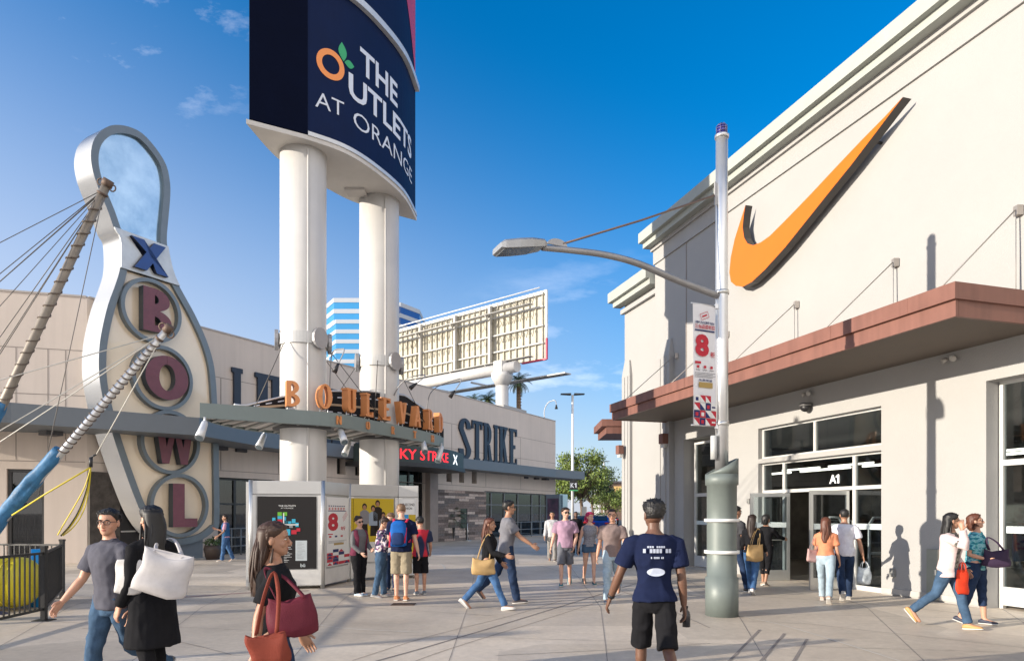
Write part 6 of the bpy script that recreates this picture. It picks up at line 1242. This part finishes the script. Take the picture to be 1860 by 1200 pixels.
    if hs in ('short','bun'):
        for i in range(90 if near else 45): a = rk.uniform(0, 6.28); b = headp(rk.uniform(max(.09, low_(a)+.02), .222), a, thick*.75); b.z += .004; o = V((b.x, b.y+.02, 0)).normalized(); hr.tube([b, b+o*.008+V((rk.uniform(-.014,.014), rk.uniform(-.006,.016), -.004)), b+o*.011+V((rk.uniform(-.02,.02), rk.uniform(-.012,.024), -.018))], [.006,.006,.001], 5)
    if beard: hr.loft([[headp(z, R(180*j/16), .005) for j in range(17)]+[headp(z, R(180*(16-j)/16), -.003) for j in range(17)] for z in (-.004,.012,.03)], 0, True)
    hr.mapv(hx)
    # placing
    face_a = math.atan2(head[1], head[0])-math.pi/2; MZ = Matrix.Rotation(face_a, 3, 'Z'); at_ = V(at_)
    place = lambda q: at_+MZ @ ((V(q)+Z*dz)*k)
    T_ = body.mapv(place).build('person', [skin(sk), EYEW, EYED, mat('hair_'+hair, HAIRC[hair], .55, var=.25, vs=30), mat('lips_'+sk, tuple(x*y for x, y in zip(SK[sk], (.85,.55,.6))), .45)], org=at_); meta(T_, lab, 'person', group)
    HMAT = mat('hair_'+hair, HAIRC[hair], .68, var=.35, vs=30, bump=.5, bs=170); hr.mapv(place).build('hair', HMAT, T_)
    # top
    def sleeve(m, sg, a, to, inf, flare=0):
        S_, E, W_, d2 = a; pts = [S_-V((sg*.10,0,-.006)), S_-V((sg*.04,0,-.004)), S_+V((0,0,-.010)), S_.lerp(E,.4), S_.lerp(E,.7)]; rs = [.044,.054*ag,.060*ag,.059*ag,.056*ag]
        if to == 'short': pts = pts[:4]+[S_.lerp(E,.72)]; rs = [.044,.054*ag+inf,.062*ag+inf,.062*ag+inf+flare*.5,.066*ag+inf+flare]; m.tube(pts, rs, 14)
        else: m.tube(pts+[E, E.lerp(W_,.3), E.lerp(W_,.7), E.lerp(W_,.97)], [r+inf for r in rs]+[.05*ag+inf,.05*ag+inf,.044*ag+inf,.040*ag+inf], 12)
    kind, tm = top[0], top[1]; hem = top[2] if len(top) > 2 else (.90 if fem else .86)
    m = MB(); inf = .014 if fem else .02
    rows = [t for t in tors if t[0] > hem-.02]; first = next(t for t in tors if t[0] >= hem); 
    z0 = hem; base = (z0, max(first[1], .15)+.004, max(first[2], .1)+.004, first[3]); rr_ = [ring(base[0], base[1], base[2], base[3], inf+.004)]+[ring(t[0], t[1], t[2], t[3], inf*(1 if t[0] < 1.42 else .6)) for t in tors if t[0] > z0+.02 and t[0] < (1.47 if kind != 'tank' else 1.44)]
    if kind == 'dress': rr_ = [ring(.52,.235,.20,-.01), ring(.62,.225,.19,-.01), ring(.75,.205,.165,-.01)]+rr_
    m.loft(rr_)
    if kind in ('short','long','dress'):
        for sg, a in zip((-1,1), AR): sleeve(m, sg, a, 'long' if kind in ('long','dress') else 'short', .006, .004 if kind == 'short' else 0)
    sh_ = remesh(m, vox, 6, .003 if top2 else .012 if kind != 'dress' else .008, 7.0, seed+1, .8)
    if collar:
        c = MB(); c.loft([[up((math.cos(2*math.pi*j/20)*(a), -.006+math.sin(2*math.pi*j/20)*b, z+ (-.012 if math.sin(2*math.pi*j/20) > .5 else 0))) for j in range(20)] for z, a, b in ((1.445,.088,.075),(1.475,.072,.068),(1.492,.066,.064),(1.47,.085,.078),(1.452,.096,.084))], 0, False); sh_.join(c)
    SHO = sh_.mapv(place).build('dress' if kind == 'dress' else 'shirt', tm, T_)
    if top2:                                               # open cardigan, jacket or vest over the top
        m = MB(); k2, m2_, hem2 = top2; fr_ = []
        for t in [(hem2, .172, .115, -.01)]+[t for t in tors if t[0] > hem2+.03 and t[0] < 1.46]:
            A_ = [up((math.cos(R(a))*(t[1]+.040), t[3]+math.sin(R(a))*(t[2]+.040), t[0])) for a in range(125, 416, 15)]; B_ = [up((math.cos(R(a))*(t[1]+.008), t[3]+math.sin(R(a))*(t[2]+.006), t[0])) for a in range(410, 124, -15)]; fr_.append(A_+B_)
        m.loft(fr_)
        if k2 == 'long':
            for sg, a in zip((-1,1), AR): sleeve(m, sg, a, 'long', .016)
        remesh(m, .009, 4, .004, 8, seed+4).mapv(place).build('cardigan', m2_, T_)
    # bottom
    kind, bm = bot[0], bot[1]
    if kind != 'none':
        m = MB(); m.loft([ring(t[0], t[1], t[2], t[3], .012) for t in tors if t[0] < 1.03])
        for sg, (h, K_, A_, fa) in zip((-1,1), LG_):
            if kind in ('jeans','skinny','slacks'):
                e = {'jeans': .016, 'skinny': .015, 'slacks': .022}[kind]; A2 = A_.lerp(K_, -.06 if kind != 'skinny' else .03)
                m.tube([h+Z*.05, h.lerp(K_,.3), h.lerp(K_,.7), K_, K_.lerp(A2,.3)-V((0,.010,0)), K_.lerp(A2,.65), A2], [(.088*lr+e*.3,.098*lr+e*.3),(.084*lr+e*.5,.09*lr+e*.5),.066*lr+e*.7,.056+e,.052+e,.044+e*1.3,.040+e*1.5], 14, (1,0,0))
            elif kind == 'capri': m.tube([h+Z*.05, h.lerp(K_,.3), h.lerp(K_,.7), K_, K_.lerp(A_,.5)], [(.09*lr,.1*lr),(.086*lr,.092*lr),.07*lr,.062,.058], 14, (1,0,0))
            elif kind == 'shorts': m.tube([h+Z*.05, h.lerp(K_,.3), h.lerp(K_,.7), K_.lerp(A_,.04)], [(.092*lr,.102*lr),(.095*lr,.102*lr),(.092*lr,.096*lr),(.093*lr,.096*lr)], 14, (1,0,0))
            elif kind == 'hotpants': m.tube([h+Z*.05, h.lerp(K_,.12), h.lerp(K_,.33)], [(.092*lr,.102*lr),(.092*lr,.1*lr),(.093*lr,.098*lr)], 14, (1,0,0))
        remesh(m, vox, 4, .012 if kind != 'skinny' else .006, 8.0, seed+2, .9, .90).mapv(place).build('shorts' if kind in ('shorts','hotpants') else 'trousers', bm, T_)
    SM = mat('shoe_%d_%d_%d' % tuple(int(c*255) for c in shoe), shoe, .6, var=.1); SO = mat('shoe_sole', (.55,.53,.5), .7)
    for sg, (h, K_, A_, fa) in zip((-1,1), LG_):
        m = MB(); ang = fa if fa < 0 else fa*.35; FM = Matrix.Rotation(ang, 3, 'X'); f = lambda x, y, z: A_+FM @ V((x, y, z))
        prof = [(-.075,.030,.0,.045),(-.06,.038,.0,.06),(-.02,.040,.0,.075),(.03,.041,.0,.062),(.08,.046,.0,.045),(.13,.047,.0,.036),(.165,.038,.0,.030),(.185,.018,.0,.02)]
        m.loft([[f(math.copysign(abs(math.cos(a))**.7, math.cos(a))*w_*1.02, y, -.066+(h_*(.5+.5*math.copysign(abs(math.sin(a))**.7, math.sin(a))))) for a in [2*math.pi*j/14 for j in range(14)]] for y, w_, _, h_ in prof]); sh = m.mapv(place).build('shoe', SM, T_)
        m = MB(); m.loft([[f(math.copysign(abs(math.cos(a))**.7, math.cos(a))*(w_*1.08+.001), y*1.02, -.078+.018*(.5+.5*math.copysign(abs(math.sin(a))**.4, math.sin(a)))) for a in [2*math.pi*j/14 for j in range(14)]] for y, w_, _, h_ in prof]); m.mapv(place).build('sole', SO, sh)
    if glasses:
        m = MB(); fr = .0028
        for sg in (-1,1):
            c = V((sg*.032,.104,.113)); r_ = [c+V((math.cos(2*math.pi*j/14)*.026, -abs(math.cos(2*math.pi*j/14))*0-.010*(math.cos(2*math.pi*j/14)*sg > .5), math.sin(2*math.pi*j/14)*.019)) for j in range(15)]; m.tube(r_, fr, 5); m.tube([c+V((sg*.026,-.008,.006)), V((sg*.08,.03,.118)), V((sg*.079,-.02,.112))], fr, 5)
            if glasses == 'dark': m.poly(r_[:-1])
        m.tube([V((-.007,.105,.117)), V((.007,.105,.117))], fr, 5); m.mapv(lambda q: place(hx(q))).build('glasses', BLACK, T_)
    T_['place'] = 0; del T_['place']
    return dict(obj=T_, place=place, AR=AR, up=up, hx=hx, LG=LG_, top=SHO, k=k, MZ=MZ)
# bags are things of their own, carried by the people
def tote(lab, who, c, w_, h_, d, ux, m_, handle=None, name='tote_bag', cat='bag', soft=.0, tilt=0):
    c = V(c); ux = V(ux).normalized(); uy = V((-ux.y, ux.x, 0)); T_ = thing(name, lab, cat, c-Z*h_/2); b = MB(); n = 20; rg = []
    for i in range(15):
        t = i/14; z = -h_/2+h_*t; ww = w_/2*(1-.16*t-(.35+soft)*max(0,.18-t)**1.3); dd = d/2*(1-.72*t**1.4)*(1-2.2*max(0,.2-t)) ; rg.append([c+ux*(math.copysign(abs(math.cos(2*math.pi*j/n))**.75, math.cos(2*math.pi*j/n))*ww)+uy*(math.copysign(abs(math.sin(2*math.pi*j/n))**.8, math.sin(2*math.pi*j/n))*dd)+Z*(z-.05*t*t*(1-abs(math.cos(2*math.pi*j/n))**2)*(1 if soft else .3)+.02*(1-t)*math.cos(2*math.pi*j/n)**2) for j in range(n)])
    b.loft(rg)
    for i, v in enumerate(b.v): b.v[i] = v+V((noise.noise(v*7), noise.noise(v*7+V((5,0,0))), .7*noise.noise(v*8+V((0,9,0)))))*.034
    TM = Matrix.Rotation(R(tilt), 3, uy); tl = lambda q: c+TM @ (q-c); b.mapv(tl)
    b.build('body', m_, T_)
    if handle is not None:
        for o in (-1, 1):
            b = MB(); tp = V(handle); b.tube(smooth_path([tl(c+ux*w_*.24+Z*h_*.42+uy*o*d*.2), (c+ux*w_*.22+Z*h_*.5).lerp(tp,.6)+uy*o*.02+ux*w_*.08, tp+uy*o*.012, (c-ux*w_*.22+Z*h_*.5).lerp(tp,.6)+uy*o*.02-ux*w_*.08, tl(c-ux*w_*.24+Z*h_*.42+uy*o*d*.2)], 5), [(.010,.004)]*21, 6); b.build('strap', m_, T_)
    return T_
J1 = cloth('jeans_mid', (.05,.09,.15), var=.35, vs=7); J2 = cloth('jeans_dark', (.02,.035,.075), var=.3, vs=7); J3 = cloth('jeans_pale', (.30,.38,.44), var=.2, vs=7); J4 = cloth('jeans_bright', (.05,.11,.23), var=.35, vs=7)
BLK = cloth('black', (.012,.012,.014)); GPOLO = cloth('slate_polo', (.085,.085,.105)); NVT = cloth('navy_tee', (.010,.015,.044)); KHA = cloth('khaki', (.26,.22,.155)); GRS = cloth('grey_shorts', (.13,.135,.155)); PURP = cloth('mauve_tee', (.34,.22,.30)); TAUP = cloth('taupe_polo', (.20,.15,.14)); GRT = cloth('grey_tee', (.16,.16,.18)); WHT = cloth('white_tee', (.62,.62,.68)); PGT = cloth('pale_grey_tee', (.42,.42,.44)); MARV = cloth('maroon_vest', (.13,.03,.055)); GSL = cloth('grey_sleeve', (.13,.13,.135)); CARD = cloth('pink_cardigan', (.58,.46,.45)); PINKT = cloth('pink_top', (.52,.30,.40)); CORAL = cloth('coral_top', (.55,.22,.12))
FLOR = ramp_mat('floral_print', [(0,(.02,.02,.05)),(.38,(.5,.45,.5)),(.52,(.16,.06,.16)),(.66,(.03,.03,.08)),(.8,(.55,.45,.42))], 26, .9, 'vor'); TEAL = ramp_mat('teal_print', [(.3,(.01,.07,.14)),(.45,(.02,.25,.30)),(.55,(.25,.50,.52)),(.7,(.02,.16,.28))], 14, .9, stretch=(1,1,2.2)); GTK = ramp_mat('speckled_tank', [(.35,(.10,.10,.12)),(.5,(.28,.28,.31)),(.65,(.15,.15,.18))], 34, .9, stretch=(1,1,2.5)); KTEE = ramp_mat('dark_print_tee', [(.4,(.03,.03,.03)),(.6,(.28,.26,.22))], 22, .9)
def hit(lab, px, Y, **k): return person(lab, GD(px, Y), **k)
# left foreground couple
a = person('man in slate polo and jeans at left, looking back over his shoulder', GD(203,6.0), (-.42,-.9), 1.70, 'm', 'light', 'black', 'short', ('short', GPOLO), ('jeans', J1), (.1,.1,.1), dict(tl=(-16,42), tr=(14,4), al=(-12,6,18), ar=(14,18,20), yaw=28, lean=3), True, glasses='clear', collar=True, seed=3)
b = person('woman in black dress with long black hair and a white tote at left', GD(276,5.9), (-.78,.55), 1.71, 'f', 'light', 'black', 'long', ('dress', BLK), ('skinny', BLK), (.05,.05,.05), dict(tl=(-10,6), tr=(16,30), al=(-6,8,30), ar=(8,14,24)), True, face=False, seed=5)
sh = b['place'](b['up']((.15,-.03,1.46))); tote('big white canvas tote on the shoulder of the woman in black dress', b, GD(297,5.62)+Z*1.16, .44, .38, .16, (1,.25,0), cloth('canvas', (.50,.48,.48), vs=4), sh, soft=.35, tilt=16)
c = GD(240,5.75)+Z*1.12; tote('white paper shopping bag held between the man in slate polo and the woman in black', b, c, .26, .30, .10, (.9,.4,0), cloth('paper_white', (.62,.60,.58)), None, 'shopping_bag')
# woman left of centre
a = person('woman with long brown hair in black top passing the mall map', GD(494,4.4), (.86,.35), 1.62, 'f', 'tan', 'brown', 'long', ('short', BLK, .95), ('jeans', J2), (.05,.05,.05), dict(tl=(18,6), tr=(-14,22), al=(14,10,20), ar=(-22,12,16), yaw=-12), True, seed=8)
WINE = cloth('wine_leather', (.12,.022,.035), rough=.55, vs=5)
tote('wine red leather handbag slung behind the brown-haired woman', a, GD(532,4.2)+Z*1.02, .33, .25, .14, (1,.3,0), WINE, a['place'](a['up']((.13,-.06,1.44))), 'handbag', soft=.25, tilt=-6)
tote('rust leather pouch bag hanging below the wine red handbag', a, GD(487,4.0)+Z*.86, .24, .21, .12, (1,.2,0), cloth('rust_leather', (.20,.045,.03), rough=.55, vs=5), GD(497,4.05)+Z*1.3, 'handbag', soft=.25, tilt=-6)
# man walking away
a = person('man in navy tee and black shorts walking away in the foreground', GD(1188,5.95), (.02,1), 1.78, 'm', 'brown', 'black', 'curly', ('short', NVT, .90), ('shorts', BLK), (.08,.08,.09), dict(tl=(15,5), tr=(-16,42), al=(8,20,16,4), ar=(-8,8,14,2), yaw=10), True, face=False, fat=.88, seed=11)
pl_, up_ = a['place'], a['up']; BK = lambda x, z: pl_(up_((x, -.006-.122*(1-.6*(x/.2)**2)-.028, z)))
for z, h_, wd in ((1.352,.016,.17),(1.31,.034,.24),(1.262,.016,.11)):
    n = 9; m = MB()
    for i in range(n):
        if (i*7+int(z*100)) % 5 == 0: continue
        x0 = wd/2-wd*i/n; x1 = x0-wd/n*.8; m.poly([BK(x0,z), BK(x1,z), BK(x1,z+h_), BK(x0,z+h_)])
    m.build('printed_line', cloth('print_white', (.42,.46,.56)), a['top'])
m = MB(); m.poly([BK(-.01+.075*math.cos(R(j*15)), 1.15+.034*math.sin(R(j*15))) for j in range(24)])
m.build('printed_oval', cloth('print_white', (.42,.46,.56)), a['top'])
W_ = a['AR'][1][2]; d_ = a['AR'][1][3]; wp = pl_(W_+d_*.11); T_ = thing('water_bottle', 'small dark bottle in the right hand of the man in navy tee', 'bottle', wp-Z*.08); m = MB(); m.lathe(wp+V((.02,.03,-.09)), [(0,0),(.034,.002),(.036,.10),(.03,.13),(.014,.15),(.014,.17)], 14); m.build('body', mat('bottle_dark', (.02,.02,.025), .2), T_); m = MB(); m.lathe(wp+V((.02,.03,-.09)), [(.016,.165),(.017,.185),(0,.186)], 12); m.build('cap', BLACK, T_)
m = MB(); W_ = a['AR'][0][2]; dd = a['AR'][0][3]; m.tube([pl_(W_-dd*.03), pl_(W_-dd*.005)], .034, 14); m.build('wristband', BLACK, a['obj'])
# group before the posters
GRP = dict(group=None)
person('woman in maroon vest with grey sleeves, sunglasses and black slacks by the yellow poster', G(652,1081), (.8,-.6), 1.60, 'f', 'fair', 'dkbrown', 'bun', ('long', GSL), ('slacks', BLK), (.35,.45,.55), dict(tl=(0,2), tr=(6,4), al=(6,10,60,30), ar=(4,8,40,30), yaw=-10, pitch=8, tip=12), glasses='dark', top2=('vest', MARV, .88), fat=1.12, seed=13)
person('woman in floral blouse with hair bun looking down at her phone', G(693,1084), (.9,.1), 1.58, 'f', 'light', 'brown', 'bun', ('long', FLOR, .80), ('jeans', J1), (.3,.3,.32), dict(tl=(4,2), tr=(-6,6), al=(24,8,70,24), ar=(24,8,66,20), pitch=28, yaw=10), fat=1.22, seed=14)
a = person('big man in navy polo and khaki shorts wearing a blue backpack', G(729,1090), (.02,1), 1.83, 'm', 'fair', 'sandy', 'buzz', ('short', NVT, .88), ('shorts', KHA), (.5,.2,.08), dict(tl=(2,2), tr=(-2,3), al=(14,10,50,20), ar=(-4,12,14), yaw=20, pitch=18), face=False, fat=1.18, seed=15)
pl_, up_ = a['place'], a['up']; c = pl_(up_((-.01,-.235,1.22))); T_ = thing('backpack', 'bright blue backpack with red straps on the back of the big man', 'backpack', c-Z*.24)
BPK = cloth('backpack_blue', (.012,.10,.36), rough=.6, vs=12); BPR = cloth('backpack_red', (.5,.03,.07), rough=.6); m = MB(); m.loft([[c+V((math.copysign(abs(math.cos(q))**.6, math.cos(q))*.155*s_, math.copysign(abs(math.sin(q))**.6, math.sin(q))*.085*s_, z)) for q in [2*math.pi*j/20 for j in range(20)]] for z, s_ in ((-.25,.7),(-.23,.95),(-.1,1.02),(.05,1),(.17,.88),(.22,.6),(.235,.25))]); m.build('body', BPK, T_)
m = MB(); m.loft([[c+V((math.copysign(abs(math.cos(q))**.6, math.cos(q))*.115*s_, -.09+math.sin(q)*.045*s_, z)) for q in [2*math.pi*j/16 for j in range(16)]] for z, s_ in ((-.22,.7),(-.2,1),(-.06,1.02),(.0,.8),(.01,.5))]); m.build('pocket', cloth('backpack_navy', (.02,.04,.12)), T_)
for sg in (-1,1): m = MB(); m.tube(smooth_path([pl_(up_((sg*.11,-.16,1.41))), pl_(up_((sg*.13,-.02,1.47))), pl_(up_((sg*.15,.10,1.38))), pl_(up_((sg*.17,.06,1.2))), pl_(up_((sg*.16,-.12,1.05)))], 5), [(.024,.007)]*21, 6, (1,0,0)); m.build('strap', BPR, T_)
m = MB(); m.tube([c+V((.15,-.02,.1)), c+V((.13,-.1,-.18))], [(.016,.006)]*2, 6); m.tube([c+V((-.14,-.05,.02)), c+V((-.15,-.1,-.26))], [(.016,.006)]*2, 6); m.build('trim', BPR, T_)
person('boy in navy and red shirt with black shorts standing beside the backpack man', G(764,1079), (-.35,.95), 1.58, 'm', 'light', 'black', 'short', ('short', ramp_mat('navy_red', [(.46,(.012,.02,.06)),(.52,(.5,.02,.04))], 2.6, .9, stretch=(2.5,.4,.6), detail=0), .85), ('shorts', BLK), (.15,.17,.2), dict(tl=(0,2), tr=(4,4), al=(16,8,60,18), ar=(8,10,40), pitch=16, yaw=10), face=False, fat=.95, seed=16)
person('grey-haired person mostly hidden between the floral blouse and the backpack', GD(711,14.6), (-.1,-1), 1.66, 'm', 'fair', 'sandy', 'short', ('short', PGT), ('jeans', J2), (.1,.1,.1), dict(tl=(2,2), tr=(0,2), pitch=20), seed=17)
# couple walking right
a = person('woman in black top and jeans with a tan hobo bag walking right', G(886,1106), (.98,-.1), 1.63, 'f', 'tan', 'auburn', 'long', ('long', BLK, .92), ('skinny', J4), (.6,.58,.55), dict(tl=(-24,18), tr=(24,2), al=(10,6,30), ar=(18,6,60), yaw=-4, lean=4), seed=18)
TANL = cloth('tan_leather', (.42,.28,.13), rough=.6, vs=5); tote('tan hobo bag on the hip of the woman walking right', a, a['place']((.2,-.05,.88)), .42, .30, .16, (1,.1,0), TANL, a['place'](a['up']((.14,0,1.46))), 'hobo_bag', soft=.3)
person('tall man in grey tee and dark jeans striding right with his arm swung forward', G(920,1094), (.98,.12), 1.90, 'm', 'tan', 'black', 'short', ('short', GRT), ('jeans', J2), (.06,.05,.06), dict(tl=(-20,30), tr=(12,2), al=(-18,8,20), ar=(34,8,22), lean=4), glasses='clear', seed=19)
# people coming towards the camera
person('young man in pale grey tee and grey trousers beyond the purple tee', G(1003,1018), (-.05,-1), 1.72, 'm', 'tan', 'black', 'short', ('long', PGT), ('slacks', cloth('grey_trousers', (.22,.21,.20))), (.05,.04,.04), dict(tl=(8,4), tr=(-10,14)), seed=20)
person('young man in mauve tee, grey shorts and sunglasses, hand in pocket', G(1027,1063), (-.1,-1), 1.79, 'm', 'fair', 'dkbrown', 'short', ('short', PURP), ('shorts', GRS), (.02,.16,.2), dict(tl=(-12,24), tr=(10,4), al=(-4,12,30,24), ar=(-10,14,18), yaw=25), glasses='dark', seed=21)
person('woman with bright pink hair in grey sleeveless top and denim hot pants', G(1071,1061), (.05,-1), 1.68, 'f', 'fair', 'pink', 'bob', ('tank', GTK, .92), ('hotpants', J1), (.02,.11,.12), dict(tl=(6,3), tr=(-10,22), al=(-4,14,14), ar=(4,14,12), yaw=28), seed=22)
person('man in taupe polo and pale jeans walking before the far parked cars', G(1112,1092), (-.2,-1), 1.74, 'm', 'light', 'dkbrown', 'buzz', ('short', TAUP), ('jeans', J3), (.12,.14,.18), dict(tl=(-20,40), tr=(12,3), al=(14,10,20), ar=(-12,10,14)), glasses='clear', collar=True, seed=23)
person('man in black standing far behind, between the mauve tee and the pink hair', GD(1046,27), (0,-1), 1.72, 'm', 'brown', 'black', 'buzz', ('long', BLK), ('slacks', BLK), (.03,.03,.03), dict(tl=(8,4), tr=(-8,10)), beard=True, seed=24)
# entrance
a = person('woman with long dark hair, black jacket and tan shoulder bag heading for the door', G(1366,1077), (.55,.85), 1.66, 'f', 'light', 'dkbrown', 'long', ('long', BLK, .93), ('skinny', J4), (.6,.6,.6), dict(tl=(20,4), tr=(-16,16), al=(10,8,40), ar=(10,8,40)), face=False, seed=25)
tote('tan leather shoulder bag of the long-haired woman at the door', a, a['place']((.1,-.2,.93)), .40, .34, .14, (1,.35,0), TANL, a['place'](a['up']((.13,-.04,1.45))), 'shoulder_bag', soft=.25)
person('short-haired woman in black jacket and capri trousers reaching for the door', G(1391,1063), (.75,.65), 1.62, 'f', 'tan', 'black', 'bob', ('long', BLK, .82), ('capri', BLK), (.3,.22,.16), dict(tl=(4,3), tr=(-8,10), al=(20,8,30), ar=(48,8,30)), face=False, fat=1.1, seed=26)
person('man half hidden behind the street lamp base, near the entrance', GD(1336,14.5), (.9,.3), 1.83, 'm', 'tan', 'black', 'short', ('short', cloth('charcoal', (.05,.05,.055))), ('jeans', J2), (.03,.03,.03), dict(tl=(-18,20), tr=(16,3)), glasses='clear', seed=27)
a = person('woman with very long brown hair and pale jeans entering the store', G(1500,1092), (.5,.86), 1.62, 'f', 'light', 'auburn', 'long', ('short', CORAL, .98), ('skinny', J3), (.5,.36,.3), dict(tl=(22,6), tr=(-20,16), al=(14,8,30), ar=(4,8,20)), face=False, seed=28)
tote('dusty pink handbag of the long-haired woman entering the store', a, a['place']((-.24,-.02,.98)), .28, .25, .14, (1,.3,0), cloth('dusty_pink', (.42,.27,.26), rough=.6), a['place'](a['up']((-.15,0,1.43))), 'handbag', soft=.2)
a = person('man in white tee and dark jeans entering the store', G(1534,1089), (.3,.95), 1.75, 'm', 'tan', 'black', 'buzz', ('short', WHT), ('jeans', J2), (.35,.33,.3), dict(tl=(-18,24), tr=(14,4), al=(16,10,40), ar=(-6,14,14)), face=False, seed=29)
h_ = a['place'](a['AR'][1][2]+a['AR'][1][3]*.12); tote('pale plastic shopping bag in the hand of the man in white tee', a, h_-Z*.26, .30, .34, .16, (1,.2,0), cloth('plastic_pale', (.50,.55,.58), rough=.4, vs=8, var=.35), h_, 'shopping_bag', soft=.1)
# two women on the right
a = person('woman in pink cardigan and blue jeans with her hand to her ear', G(1725,1140), (.62,-.7), 1.68, 'f', 'tan', 'black', 'long', ('short', KTEE, .93), ('skinny', J1), (.45,.25,.09), dict(tl=(16,3), tr=(-22,28), al=(-4,8,38), ar=(62,12,128,14), yaw=38, lean=3), True, glasses='clear', top2=('long', CARD, .80), seed=30)
a2 = person('woman in teal print blouse and rolled dark jeans', G(1772,1133), (.6,-.75), 1.64, 'f', 'light', 'auburn', 'bob', ('short', TEAL, .86), ('capri', J2), (.02,.025,.05), dict(tl=(8,4), tr=(-8,10), al=(-6,10,72,34), ar=(-8,10,80,34), yaw=24, pitch=-10), True, fat=1.12, glasses='clear', seed=31)
h_ = a2['place'](a2['AR'][0][2]+a2['AR'][0][3]*.1); tote('dark plum handbag on the arm of the woman in teal', a2, GD(1810,9.95)+Z*1.0, .38, .27, .15, (1,-.3,0), cloth('plum_leather', (.04,.025,.05), rough=.5, vs=5), GD(1795,10.0)+Z*1.3, 'handbag', soft=.2)
h_ = GD(1748,9.75)+Z*.95; tote('bright red shopping bag between the two women on the right', a, h_-Z*.28, .20, .36, .10, (1,.3,0), cloth('red_bag', (.62,.05,.02), rough=.5), h_, 'shopping_bag')
# woman by the bowling hall door
person('small distant woman in pink top, blue vest and blue jeans by the bowling hall door', G(410,1019), (-.9,-.3), 1.62, 'f', 'tan', 'dkbrown', 'bun', ('short', PINKT), ('jeans', J4), (.5,.45,.4), dict(tl=(10,4), tr=(-10,14), al=(10,8,40), ar=(20,8,90)), top2=('vest', cloth('blue_vest', (.03,.10,.22)), .95), seed=32)
